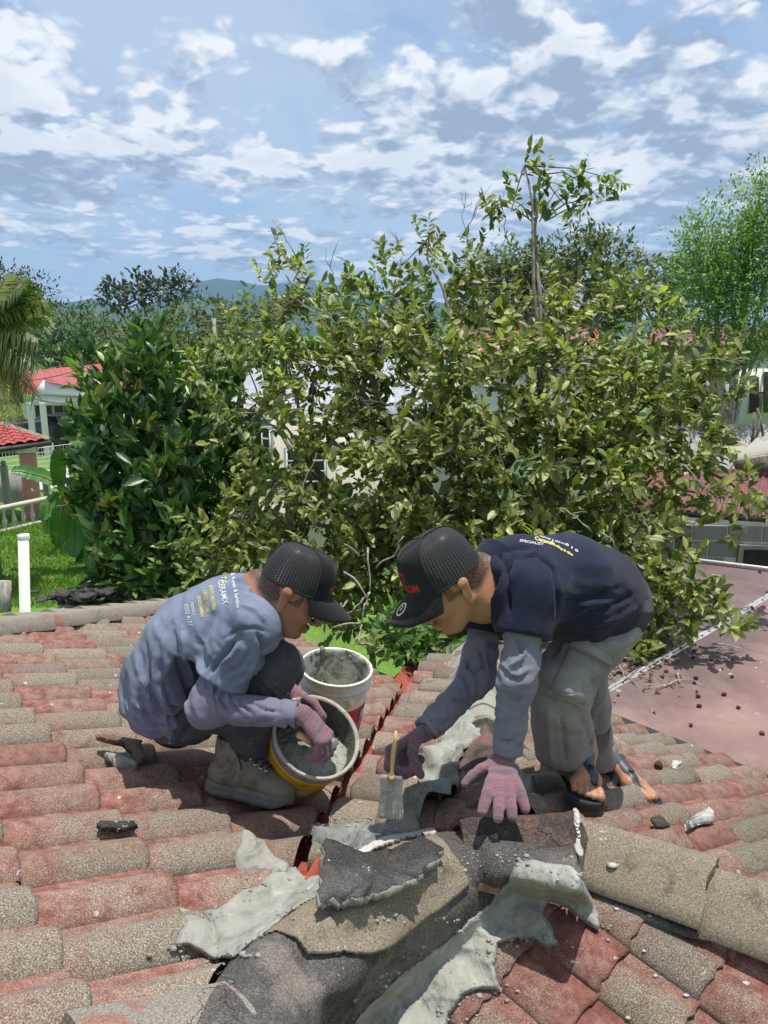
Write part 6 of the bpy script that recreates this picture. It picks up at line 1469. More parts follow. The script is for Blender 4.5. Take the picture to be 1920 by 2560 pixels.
# ============================================================ signed distance modelling for bodies and clothes
def smin(a, b, k):
    h = np.clip(.5 + .5 * (b - a) / k, 0, 1); return b + (a - b) * h - k * h * (1 - h)
def smax(a, b, k): return -smin(-a, -b, k)
def s_cone(P, a, b, ra, rb, flat=None):
    a, b = np.asarray(a, float), np.asarray(b, float); ab = b - a
    t = np.clip(((P - a) @ ab) / (ab @ ab), 0, 1); q = P - (a + t[..., None] * ab)
    if flat is not None:
        v, k = unit(flat[0]), flat[1]; c = q @ v; q = q + v * (c * (1 / k - 1))[..., None]
    return np.linalg.norm(q, axis=-1) - (ra + (rb - ra) * t)
def s_chain(P, pts, rs, k=.02, flat=None):
    d = None
    for i in range(len(pts) - 1):
        e = s_cone(P, pts[i], pts[i + 1], rs[i], rs[i + 1], flat); d = e if d is None else smin(d, e, k)
    return d
def s_ell(P, c, r, R_=None):
    q = P - np.asarray(c); q = q @ R_ if R_ is not None else q
    r = np.asarray(r, float); k0 = np.linalg.norm(q / r, axis=-1); k1 = np.linalg.norm(q / r ** 2, axis=-1) + 1e-9
    return k0 * (k0 - 1) / k1
def s_plane(P, p, n): return (P - np.asarray(p)) @ unit(n)
def surface_net(fn, lo, hi, res):
    lo, hi = np.asarray(lo, float), np.asarray(hi, float); n = np.ceil((hi - lo) / res).astype(int) + 1
    ax = [lo[k] + np.arange(n[k]) * res for k in range(3)]
    F = np.empty(n, np.float32); step = max(1, int(400000 / (n[1] * n[2])))
    for i in range(0, n[0], step):
        X = np.stack(np.meshgrid(ax[0][i:i + step], ax[1], ax[2], indexing='ij'), -1); F[i:i + step] = fn(X)
    ins = F < 0; c = np.zeros(tuple(n - 1), np.uint8); acc = np.zeros((*(n - 1), 3), np.float32); cnt = np.zeros(tuple(n - 1), np.float32)
    sl = lambda d: tuple(slice(d[k], n[k] - 1 + d[k]) for k in range(3))
    for axis in range(3):
        o1, o2 = [k for k in range(3) if k != axis]
        for a in (0, 1):
            for b in (0, 1):
                d0 = [0, 0, 0]; d0[o1] = a; d0[o2] = b; d1 = list(d0); d1[axis] = 1
                f0, f1 = F[sl(d0)], F[sl(d1)]; x = (f0 < 0) != (f1 < 0); t = np.where(x, f0 / np.where(x, f0 - f1, 1), 0)
                p = np.zeros((*f0.shape, 3), np.float32); p[..., axis] = t; p[..., o1] = a; p[..., o2] = b
                acc += np.where(x[..., None], p, 0); cnt += x
    act = cnt > 0; idx = -np.ones(act.shape, np.int64); idx[act] = np.arange(act.sum())
    ii = np.argwhere(act); V = lo + (ii + acc[act] / cnt[act][:, None]) * res; faces = []
    for axis in range(3):
        o1, o2 = (axis + 1) % 3, (axis + 2) % 3
        s0 = [slice(1, n[k] - 1) for k in range(3)]; s0[axis] = slice(0, n[axis] - 1); s1 = list(s0); s1[axis] = slice(1, n[axis])
        x0, x1 = ins[tuple(s0)], ins[tuple(s1)]
        for flip in (False, True):
            m = (x0 & ~x1) if not flip else (~x0 & x1); g = np.argwhere(m); off = np.array([s.start for s in s0]); g = g + off
            def cell(d1, d2): q = g.copy(); q[:, o1] -= d1; q[:, o2] -= d2; return idx[q[:, 0], q[:, 1], q[:, 2]]
            f = np.stack([cell(1, 1), cell(0, 1), cell(0, 0), cell(1, 0)], 1); faces.append(f[:, ::-1] if flip else f)
    Fc = np.concatenate(faces); Fc = Fc[(Fc >= 0).all(1)]; return V, Fc
def relax(V, F, it=2, lam=.5):
    n = len(V)
    for _ in range(it):
        s = np.zeros_like(V); c = np.zeros(n)
        for a, b in ((0, 1), (1, 2), (2, 3), (3, 0)):
            np.add.at(s, F[:, a], V[F[:, b]]); np.add.at(s, F[:, b], V[F[:, a]]); np.add.at(c, F[:, a], 1); np.add.at(c, F[:, b], 1)
        V = V + (s / np.maximum(c, 1)[:, None] - V) * lam
    return V
def vnormals(V, F):
    fn = np.cross(V[F[:, 2]] - V[F[:, 0]], V[F[:, 3]] - V[F[:, 1]]); N_ = np.zeros_like(V)
    for k in range(4): np.add.at(N_, F[:, k], fn)
    return N_ / (np.linalg.norm(N_, axis=1, keepdims=True) + 1e-12)
def strokes(V, F, lines):
    """cloth creases: each line = (px polyline, width px, depth m); only where the cloth faces the viewer's side"""
    Nn = vnormals(V, F); rel = V - CAM; d = rel @ AF; px = np.stack([960 + FPX * (rel @ AR) / d, 1280 - FPX * (rel @ AU) / d], 1)
    face = np.clip(-(Nn * rel).sum(1) / np.linalg.norm(rel, axis=1) * 2, 0, 1); out = np.zeros(len(V))
    for pts, w, dep in lines:
        pts = np.asarray(pts, float); best = np.full(len(V), 1e9); tbest = np.zeros(len(V)); m = len(pts) - 1
        for i in range(m):
            a, e = pts[i], pts[i + 1] - pts[i]; t = np.clip(((px - a) @ e) / (e @ e), 0, 1); q = np.linalg.norm(px - a - t[:, None] * e, axis=1)
            k = q < best; best[k] = q[k]; tbest[k] = (i + t[k]) / m
        out += 1.7 * dep * np.exp(-(best / w) ** 2) * np.clip(np.sin(np.pi * np.clip(tbest, .04, .96)) * 1.6, .25, 1)
    return V + Nn * (out * face)[:, None]
def garment(name, fn, lo, hi, res, mat, parent, lines=(), it=2, extra=None, attr=None, subdiv=0):
    V, F = surface_net(fn, lo, hi, res); V = relax(V, F, it)
    if extra is not None: V = V + vnormals(V, F) * extra(V)[:, None]
    if lines: V = strokes(V, F, lines)
    me = npmesh(name, V, F, True)
    if attr: setattr_f(me, attr[0], attr[1](V))
    o = link_mesh(name, me, mat, parent)
    return o, V, F
def wr(P, c, R_, dirn, lam, amp, warp=1.2, seed=0):
    """cloth folds centred at c with radius R_: long soft ridges whose crests run across dirn"""
    q = P - np.asarray(c); w = np.exp(-(np.linalg.norm(q, axis=-1) / (R_ * 1.15)) ** 2); dn = unit(dirn); s_, u_, _ = frame_of(dn, (.3, .8, .5))
    z = np.stack([(q @ dn) / lam, (q @ s_) / (lam * 3.6), (q @ u_) / (lam * 3.6)], -1) + seed * 5.13
    z = z + .35 * np.stack([vnoise(z * .5 + 9, seed), z[..., 0] * 0, z[..., 0] * 0], -1)
    r1 = 1 - np.abs(vnoise(z, seed)) * 2.2; r2 = 1 - np.abs(vnoise(z * 1.9 + 3.3, seed + 5)) * 2.2
    return -amp * w * (r1 * 1.0 + r2 * .45)
def bbox(*pts, pad=.2):
    A = np.array(pts); return A.min(0) - pad, A.max(0) + pad

# ---------------- fabrics and skin
def fabric_fn(c, c2=None, scale=5.0, rough=.9, weave=1.0, sheen=.3, splat=None):
    c2 = c2 or tuple(x * .72 for x in c)
    def fn(n):
        p = n.pos(); a = n.noise(p, scale, 5, .6, .3); w = n.noise(p, 420, 2, .5); m_ = n.noise(p, 45, 4, .6)
        cc = n.mix(n.ss(n.m('ADD', n.m('MULTIPLY', a, .7), n.m('MULTIPLY', m_, .3)), .38, .62), c2, c)
        cc = n.mix(n.ss(w, .35, .7, 0, .22), cc, tuple(x * .55 for x in c))
        if splat:
            k = n.m('MULTIPLY', n.m('LESS_THAN', n.voro(p, 26), .13), n.ss(n.noise(p, 7, 2), .54, .62)); cc = n.mix(n.m('MULTIPLY', k, splat), cc, (.6, .6, .57))
            k2 = n.ss(n.noise(n.vm('MULTIPLY', p, (1, 1, 3)), 22, 4, .7, 1.2), .66, .72); cc = n.mix(n.m('MULTIPLY', k2, splat * .6), cc, (.55, .55, .52))
        return {'Base Color': cc, 'Roughness': rough, 'Normal': n.bump(n.m('ADD', w, n.m('MULTIPLY', m_, .6)), .35 * weave, .003, n.bump(n.m('ABSOLUTE', n.m('SUBTRACT', n.noise(p, 8.0, 1, .5, .8), .5)), .06, .05)), 'Sheen Weight': sheen * .3, 'Sheen Roughness': .5, 'Specular IOR Level': .2}
    return fn
def skin_fn(c, red=.25):
    def fn(n):
        p = n.pos(); a = n.noise(p, 24, 5, .6); f_ = n.noise(p, 260, 3, .6)
        cc = n.mix(n.ss(a, .42, .62, 0, red), c, (c[0] * 1.0, c[1] * .62, c[2] * .55)); cc = n.mix(n.ss(f_, .4, .7, 0, .3), cc, tuple(x * .7 for x in c))
        hair = n.attr('hair'); hc = n.mix(n.ss(n.noise(p, 330, 2, .6), .42, .6, 0, .8), (.025, .021, .020), (c[0] * .6, c[1] * .6, c[2] * .6)); cc = n.mix(hair, cc, hc)
        return {'Base Color': cc, 'Roughness': .52, 'Normal': n.bump(n.m('ADD', f_, n.m('MULTIPLY', a, .6)), .25, .003), 'Subsurface Weight': .12, 'Subsurface Radius': (.012, .005, .003), 'Subsurface Scale': 1.0, 'Specular IOR Level': .4}
    return fn
def knit_fn(dark=1.0):
    def fn(n):
        a = n.attr('along'); b = n.attr('across'); p = n.pos()
        v = n.xyz(n.m('MULTIPLY', a, 150.0), n.m('MULTIPLY', b, 9.0), 0.0)
        s1 = n.noise(v, 1.0, 2, .5, .6); s2 = n.noise(n.xyz(n.m('MULTIPLY', a, 60.0), n.m('MULTIPLY', b, 4.0), 5.0), 1.0, 3, .6, .5)
        k = n.m('ADD', n.m('MULTIPLY', s1, .65), n.m('MULTIPLY', s2, .35))
        c = n.ramp(k, [(.34, (.065, .062, .085)), (.45, (.13, .095, .12)), (.52, (.24, .085, .11)), (.60, (.31, .12, .15)), (.70, (.12, .085, .11))])
        fz = n.noise(p, 500, 2, .7); c = n.mix(n.ss(fz, .35, .7, 0, .35), c, (.40, .33, .35))
        if dark != 1: c = n.mix(1.0, c, (dark, dark * .92, dark), 'MULTIPLY')
        kn = n.m('MULTIPLY', n.m('SINE', n.m('MULTIPLY', a, 1500.0)), n.m('SINE', n.m('MULTIPLY', b, 1300.0)))
        return {'Base Color': c, 'Roughness': .95, 'Sheen Weight': .25, 'Normal': n.bump(n.m('ADD', n.m('MULTIPLY', kn, .35), n.m('MULTIPLY', fz, .8)), .9, .003), 'Specular IOR Level': .15}
    return fn
M_SHIRT_L = material('faded blue grey cotton', fabric_fn((.185, .215, .295), (.125, .15, .215), 6))
M_SLEEVE_L = material('grey lilac sleeve', fabric_fn((.20, .20, .26), (.155, .155, .205), 5))
M_TROUSER_L = material('charcoal work trousers', fabric_fn((.075, .081, .090), (.046, .050, .058), 6, splat=.8))
M_SHIRT_R = material('navy polo cotton', fabric_fn((.014, .019, .042), (.009, .012, .028), 6))
M_SLEEVE_R = material('grey sleeve', fabric_fn((.20, .205, .25), (.15, .155, .19), 5))
M_TROUSER_R = material('grey cargo trousers', fabric_fn((.27, .262, .255), (.185, .182, .18), 5))
M_CAPBLACK = material('black cap cotton', fabric_fn((.020, .020, .022), (.013, .013, .015), 8))
M_SKIN_L = material('tanned skin', skin_fn((.34, .165, .11), .4)); M_SKIN_R = material('light brown skin', skin_fn((.42, .215, .125), .3)); M_SKIN_FOOT = material('foot skin', skin_fn((.50, .30, .20), .3))
M_GLOVE = material('pink grey knitted glove', knit_fn()); M_GLOVE_D = material('darker knitted glove', knit_fn(.8))  # second glove: the same knit multiplied to a darker tone
def meshcap(n):
    a = n.attr('u'); b = n.attr('v')
    s = n.m('MULTIPLY', n.ss(n.m('SINE', n.m('MULTIPLY', b, 900.0)), -.2, .6), n.ss(n.m('SINE', n.m('MULTIPLY', a, 60.0)), -.8, .0))
    return {'Base Color': n.mix(s, (.008, .008, .009), (.045, .045, .05)), 'Roughness': n.lin(s, 0, 1, .8, .33), 'Normal': n.bump(s, .9, .002), 'Specular IOR Level': .5}
M_CAPMESH = material('black perforated cap mesh', meshcap)
M_REDPRINT = material('red print', {'Base Color': (.50, .03, .03, 1), 'Roughness': .6}); M_WPRINT = material('white print', {'Base Color': (.47, .49, .53, 1), 'Roughness': .8}); M_YPRINT = material('yellow print', {'Base Color': (.50, .46, .13, 1), 'Roughness': .8})
M_EYE = material('eye', {'Base Color': (.5, .47, .44, 1), 'Roughness': .15}); M_IRIS = material('iris', {'Base Color': (.012, .008, .006, 1), 'Roughness': .1})
M_HAIR = material('short black hair', fabric_fn((.022, .020, .019), (.012, .011, .010), 30, .7))

# ---------------- head in local axes: x forward, y to its left, z up; metres
def head_sdf(P, old=False):
    d = s_ell(P, (-.014, 0, .022), (.100, .078, .094))
    d = smin(d, s_ell(P, (.034, 0, -.040), (.052, .056, .074)), .03)
    for s in (-1, 1):
        d = smin(d, s_cone(P, (-.012, s * .052, -.045), (.052, s * .024, -.096), .022, .018), .028)
        d = smin(d, s_ell(P, (.056, s * .042, -.030), (.024, .020, .020)), .018)
        d = smin(d, s_cone(P, (.074, s * .012, .016), (.060, s * .046, .012), .010, .010), .012)
    d = smin(d, s_ell(P, (.074, 0, -.098), (.017, .020, .015)), .018)
    for s in (-1, 1): d = smax(d, -s_ell(P, (.093, s * .031, -.004), (.016, .018, .013)), .010)
    for s in (-1, 1): d = smin(d, s_ell(P, (.070, s * .031, -.005), (.013, .016, .012)), .004)
    d = smin(d, s_cone(P, (.084, 0, .004), (.111, 0, -.036), .0085, .0115), .008)
    for s in (-1, 1): d = smin(d, s_ell(P, (.096, s * .0125, -.042), (.010, .008, .008)), .005)
    d = smin(d, s_ell(P, (.091, 0, -.063), (.011, .023, .0065)), .005); d = smin(d, s_ell(P, (.089, 0, -.076), (.011, .021, .0075)), .005)
    d = smax(d, -s_cone(P, (.104, -.022, -.0695), (.104, .022, -.0695), .0030, .0030), .002)
    for s in (-1, 1):
        e = s_cone(P, (-.012, s * .079, -.040), (-.020, s * .092, .016), .011, .017, ((.25, -s * 1.0, -.1), .38))
        e = smax(e, -s_ell(P, (-.010, s * .100, -.004), (.010, .012, .017)), .005); d = smin(d, e, .006)
    d = smin(d, s_cone(P, (-.035, 0, -.03), (-.050, 0, -.115), .054, .056), .03)
    return d
def make_head(center, fwd, up, scale=1.0):
    fwd = unit(fwd); up = unit(np.asarray(up) - fwd * (np.asarray(up) @ fwd)); left = np.cross(up, fwd); R_ = np.stack([fwd, left, up], 1)
    return dict(c=np.asarray(center, float), R=R_, s=scale, f=lambda P: head_sdf(((P - center) @ R_) / scale) * scale, w=lambda q: np.asarray(center) + (np.asarray(q, float) * scale) @ R_.T)
def cam_dir(r_, u_, f_): return unit(AR * r_ + AU * u_ + AF * f_)

def make_cap(parent, H, tilt=0.0, brim_len=.084, high=.116):
    """trucker cap on head H: solid front panel, perforated sides, curved brim"""
    ct, st = math.cos(tilt), math.sin(tilt)
    def w(x, y, z): x2, z2 = x * ct + z * st, -x * st + z * ct; return H['w']((x2 - .008, y, z2 + .030))
    nu, nv = 64, 18
    def rim(a):
        ca, sa = math.cos(a), math.sin(a); e = 2.25; rx = .108 if ca > 0 else .106; ry = .086
        k = (abs(ca / rx) ** e + abs(sa / ry) ** e) ** (-1 / e); return k * ca, k * sa
    def pt(a, t, off=0.0):
        x, y = rim(a); fr = max(0, math.cos(a)); k = math.cos(t * math.pi / 2) ** (.50 - .16 * fr); z = high * math.sin(t * math.pi / 2) ** (1.0)
        puck = .006 * math.sin(t * math.pi) * abs(math.sin(3 * a))
        k = k * (1 - .0 * fr); s_ = 1 + off; return w((x * k - .004 * t) * s_, (y * k) * s_, z * (1 + off) - puck * .3)
    def patch(name, a0, a1, mat, n_=24, off=0.0):
        A = np.linspace(a0, a1, n_ + 1); T = np.linspace(0, 1, nv)
        V = np.array([pt(a, t, off) for t in T for a in A]); m = n_ + 1; i, j = np.meshgrid(np.arange(nv - 1), np.arange(n_), indexing='ij'); q = (i * m + j).ravel()
        me = npmesh(name, V, np.stack([q, q + 1, q + m + 1, q + m], 1), True)
        setattr_f(me, 'u', np.tile(A, nv)); setattr_f(me, 'v', np.repeat(T * .24, m)); return link_mesh(name, me, mat, parent)
    D = math.radians
    patch('front_panel', D(-52), D(52), M_CAPBLACK, 24, .012); patch('side_mesh', D(52), D(180), M_CAPMESH, 24); patch('side_mesh', D(180), D(308), M_CAPMESH, 24)
    for a in (52, 180, 308, 0): tube('seam', [pt(D(a), t, .016) for t in np.linspace(0.02, 1, 14)], .0016, M_CAPBLACK, parent, 5)
    tube('sweatband', [pt(a, 0.0, .004) for a in np.linspace(0, 2 * math.pi, 48)], .0035, M_CAPBLACK, parent, 6)
    v, f = lathe_arrays([(0, .004), (.006, .003), (.007, 0), (0, -.002)], 12); o_ = pt(0, 1); v = o_ + (v @ H['R'].T); link_mesh('button', npmesh('button', v, f, True), M_CAPBLACK, parent)
    A = np.linspace(D(-62), D(62), 33); S_ = np.linspace(0, 1, 10); V = []
    for s in S_:
        for a in A:
            x, y = rim(a); ext = brim_len * math.cos(a * 1.32) ** .62 if abs(a * 1.32) < math.pi / 2 else 0
            X, Y = x + ext * s, y * (1 + .10 * s); z = -.014 * s * s * math.cos(a) - 3.6 * Y * Y * s * .9 - .016 * s; V.append((X, Y, z + .002))
    V = np.array(V); m = 33; top = np.array([w(*q) for q in V]); bot = np.array([w(q[0], q[1], q[2] - .0035) for q in V]); i, j = np.meshgrid(np.arange(9), np.arange(32), indexing='ij'); q = (i * m + j).ravel()
    F = [np.stack([q, q + 1, q + m + 1, q + m], 1), np.stack([q, q + m, q + m + 1, q + 1], 1) + len(V)]; e = 9 * m + np.arange(33); F.append(np.stack([e[:-1], e[1:], e[1:] + len(V), e[:-1] + len(V)], 1))
    link_mesh('brim', npmesh('brim', np.concatenate([top, bot]), np.concatenate(F), True), M_CAPBLACK, parent)
    return w, pt
def text_verts(txt, size, font=None, bold=0.0):
    cu = bpy.data.curves.new('t', 'FONT'); cu.body = txt; cu.size = size; cu.align_x = 'LEFT'; cu.resolution_u = 2; cu.offset = bold
    ob = bpy.data.objects.new('t', cu); me = bpy.data.meshes.new_from_object(ob); 
    V = np.array([v.co for v in me.vertices]) if len(me.vertices) else np.zeros((0, 3)); Fc = [tuple(p.vertices) for p in me.polygons]
    bpy.data.objects.remove(ob); bpy.data.meshes.remove(me); return V, Fc
def wrap_text(name, txt, size, mapper, mat, parent, bold=0.0, dx=0, dy=0, sx=1.0):
    V, Fc = text_verts(txt, size, bold=bold)
    if not len(V): return
    W_ = [mapper(v[0] * sx + dx, v[1] + dy) for v in V]; me = bpy.data.meshes.new(name); me.from_pydata([tuple(p) for p in W_], [], Fc); return link_mesh(name, me, mat, parent)

# ---------------- gloved hand
def hand_parts(wrist, fx, fy, fz, curls, spread, thumb, s=1.0, flat=.62):
    """finger chains: wrist origin, fx along the palm, fy towards the thumb, fz out of the back of the hand"""
    B = np.stack([unit(fx), unit(fy), unit(fz)], 1); w = lambda q: np.asarray(wrist) + B @ (np.asarray(q, float) * s)
    fingers = []; ys = [.033, .011, -.011, -.031]; x0 = [.088, .092, .088, .080]; Ls = [(.044, .027, .022), (.048, .030, .024), (.044, .028, .023), (.035, .022, .020)]
    for k in range(4):
        p = np.array([x0[k], ys[k], 0.0]); ang = spread[k]; pts = [w((.02, ys[k] * .5, 0)), w(p)]; th = 0.0; d0 = np.array([math.cos(ang), math.sin(ang), 0])
        for j, L in enumerate(Ls[k]):
            th += curls[k][j]; d = d0 * math.cos(th) + np.array([0, 0, -1]) * math.sin(th); p = p + d * L; pts.append(w(p))
        fingers.append(pts)
    p = np.array([.020, .028, -.004]); pts = [w((.012, .012, -.002)), w(p)]; az, el = thumb[0], thumb[1]
    for j, L in enumerate((.040, .034, .028)):
        d = np.array([math.cos(az) * math.cos(el), math.sin(az) * math.cos(el), -math.sin(el)]); p = p + d * L; pts.append(w(p)); az -= thumb[2]; el += thumb[3]
    return fingers, pts, w
def glove(parent, name, wrist, fx, fy, fz, curls, spread, thumb, mat, cuff_dir, s=1.0, cuff=.05, res=.0036, fr_=.0112, nz=0.0012):
    fingers, th, w = hand_parts(wrist, fx, fy, fz, curls, spread, thumb, s); fx, fz, fy = unit(fx), unit(fz), unit(fy)
    A = np.concatenate([np.array(f) for f in fingers] + [np.array(th), [np.asarray(wrist) + unit(cuff_dir) * cuff]]); lo, hi = A.min(0) - .03, A.max(0) + .03
    def fn(P):
        d = None
        for k, f in enumerate(fingers):
            e = s_cone(P, f[0], f[1], .018 * s, .0140 * s, (fz, .80)); d = e if d is None else smin(d, e, .012)
        d = smin(d, s_cone(P, w((.03, .018, 0)), w((.045, -.015, 0)), .020 * s, .020 * s, (fz, .75)), .012)
        for f in fingers:
            e = s_chain(P, f[1:], [fr_ * 1.16 * s, fr_ * 1.06 * s, fr_ * s, fr_ * .92 * s], .004); d = smin(d, e, .005)
        e = s_chain(P, th, [.018 * s, .0165 * s, .0135 * s, .0125 * s, .0112 * s], .006); d = smin(d, e, .008)
        c = s_cone(P, wrist, np.asarray(wrist) + unit(cuff_dir) * cuff, .029 * s, .033 * s, (fz, .82)); d = smin(d, c, .012)
        d = smax(d, s_plane(P, np.asarray(wrist) + unit(cuff_dir) * cuff, cuff_dir), .004)
        return d + nz * fbm(P * 150, 2, 3)
    V, F = surface_net(fn, lo, hi, res); V = relax(V, F, 1, .4); me = npmesh(name, V, F, True); q = V - np.asarray(wrist)
    setattr_f(me, 'along', q @ fx + .35 * np.abs(q @ fz)); setattr_f(me, 'across', q @ fy)
    return link_mesh(name, me, mat, parent), V, F
# ============================================================ the squatting man
def Wp(t): return W(*t)
mL = empty('person', Wp((560, 1900, 2.65)), 'man squatting in faded blue grey shirt and dark trousers, reaching into a yellow bucket', 'person')
pel, mid, thx, upr, c7 = map(Wp, [(425, 1800, 2.66), (418, 1690, 2.62), (478, 1580, 2.57), (575, 1500, 2.52), (648, 1452, 2.48)])
shN, shF = Wp((628, 1568, 2.34)), Wp((668, 1500, 2.68)); elN, elF = Wp((515, 1768, 2.33)), Wp((655, 1690, 2.80)); wrN, wrF = Wp((742, 1786, 2.30)), Wp((722, 1722, 2.62))
hpN, hpF = Wp((422, 1815, 2.57)), Wp((440, 1798, 2.75)); knN, knF = Wp((688, 1655, 2.42)), Wp((705, 1660, 2.76)); anN, anF = Wp((592, 1900, 2.55)), Wp((640, 1885, 2.90))
HL = make_head(Wp((732, 1484, 2.40)), cam_dir(.82, -.55, .10), cam_dir(.54, .83, -.10), 1.05)
latL = unit(shN - shF)
# body: one continuous surface under the clothes
def bodyL(P):
    d = HL['f'](P)
    d = smin(d, s_cone(P, HL['w']((-.045, 0, -.095)), c7 + (0, 0, -.03), .056, .066), .03)
    d = smin(d, s_chain(P, [c7 + (0, 0, -.05), upr - (0, 0, .05), thx, mid, pel], [.055, .075, .08, .06, .04], .06), .05)
    for s_, e_, w_ in ((shN, elN, wrN), (shF, elF, wrF)): d = smin(d, s_chain(P, [upr, s_, e_, w_], [.055, .042, .034, .025], .03), .03)
    for h_, k_, a_ in ((hpN, knN, anN), (hpF, knF, anF)): d = smin(d, s_chain(P, [pel, h_, k_, a_], [.04, .05, .05, .035], .04), .03)
    return d
lo, hi = bbox(pel, c7, HL['c'], knN, anN, anF, elN, pad=.16)
V1_, F1_ = surface_net(bodyL, lo, hi, .012)
hl, hh = HL['c'] - .17, HL['c'] + .17
V2_, F2_ = surface_net(lambda P: bodyL(P), hl, hh, .0036); V2_ = relax(V2_, F2_, 1, .3)
kf = (((V1_[F1_].mean(1) - HL['c'] + .0) ** 2).max(1) > .16 ** 2) | (np.abs(V1_[F1_].mean(1) - HL['c']).max(1) > .160); F1_ = F1_[kf]
def join_mesh(name, parts, mat, parent, hairfn=None):
    V = np.concatenate([p[0] for p in parts]); o_ = 0; F = []
    for v, f in parts: F.append(f + o_); o_ += len(v)
    me = npmesh(name, V, np.concatenate(F), True)
    if hairfn: setattr_f(me, 'hair', hairfn(V))
    return link_mesh(name, me, mat, parent)
def hair_mask(H, beard=0.0):
    def f(V):
        q = (V - H['c']) @ H['R']; x, y, z = q.T; back = np.clip((z - (-.052 + .9 * np.maximum(0, x + .045))) / .02, 0, 1) * (x < .03) * np.clip((-.01 - x + .35 * np.maximum(0, z + .03)) / .015 + .6, 0, 1)
        side = ((x > -.01) & (x < .035) & (z > -.012) & (np.abs(y) > .05)); m = np.maximum(np.clip(back, 0, 1), side * .85)
        ear = (np.abs(y) > .0775) & (np.abs(x + .015) < .035) & (z < .03); m = np.where(ear, 0, m)
        brow = np.exp(-(((x - .083) / .02) ** 2 + ((np.abs(y) - .030) / .016) ** 2 + ((z - .019) / .005) ** 2)); m = np.maximum(m, brow * .8)
        if beard:
            b = np.exp(-(((x - .078) / .03) ** 2 + (y / .03) ** 2 + ((z + .10) / .022) ** 2)); mo = np.exp(-(((x - .09) / .02) ** 2 + (y / .024) ** 2 + ((z + .056) / .006) ** 2)); m = np.maximum(m, beard * np.maximum(b, mo))
        return m
    return f
join_mesh('body', [(V1_, F1_), (V2_, F2_)], M_SKIN_L, mL, hair_mask(HL, .55))
def eyes(H, parent):
    for s in (-1, 1):
        o_ = lumpy('eye', H['w']((.0765, s * .031, -.006)), .0105, M_EYE, parent=parent, amp=0, sub=2); lumpy('iris', H['w']((.0862, s * .0315, -.0085)), .0042, M_IRIS, parent=o_, amp=0, sub=1)
eyes(HL, mL)
wL, ptL = make_cap(mL, HL, tilt=-.17)
# trousers
def trL(P):
    d = s_chain(P, [pel + (0, 0, .03), pel], [.125, .135], .04, (latL, 1.15)); 
    for h_, k_, a_ in ((hpN, knN, anN), (hpF, knF, anF)):
        kk = k_ + (0, 0, -.01); sh_ = unit(a_ - k_)
        d = smin(d, s_cone(P, h_, kk, .100, .078), .04); d = smin(d, s_cone(P, kk, a_ - sh_ * .015, .074, .076), .025)
        d = smin(d, s_ell(P, k_ * .62 + a_ * .38 + np.array([-.05, 0, -.02]), (.085, .075, .10)), .03)
        d = smax(d, s_plane(P, a_ - sh_ * .02, sh_), .006)
    d = d + wr(P, knN + (-.06, 0, -.06), .14, (-.5, 0, 1), .035, .007, seed=1) + wr(P, pel + (.10, -.1, .02), .16, (1, 0, .8), .045, .007, seed=2) + wr(P, anN + (0, 0, .06), .10, (0, 0, 1), .035, .006, seed=3)
    return d + .003 * fbm(P * 14, 3, 2)
lo, hi = bbox(pel, knN, knF, anN, anF, pad=.17)
garment('trousers', trL, lo, hi, .0075, M_TROUSER_L, mL, [([(440, 1865), (470, 1815), (500, 1790)], 6, -.010), ([(395, 1890), (450, 1870), (540, 1845), (600, 1825)], 8, -.010), ([(640, 1720), (655, 1770), (640, 1800)], 5, -.008), ([(655, 1700), (690, 1730), (700, 1760)], 5, .006), ([(560, 1860), (600, 1840), (650, 1825)], 6, -.008)])
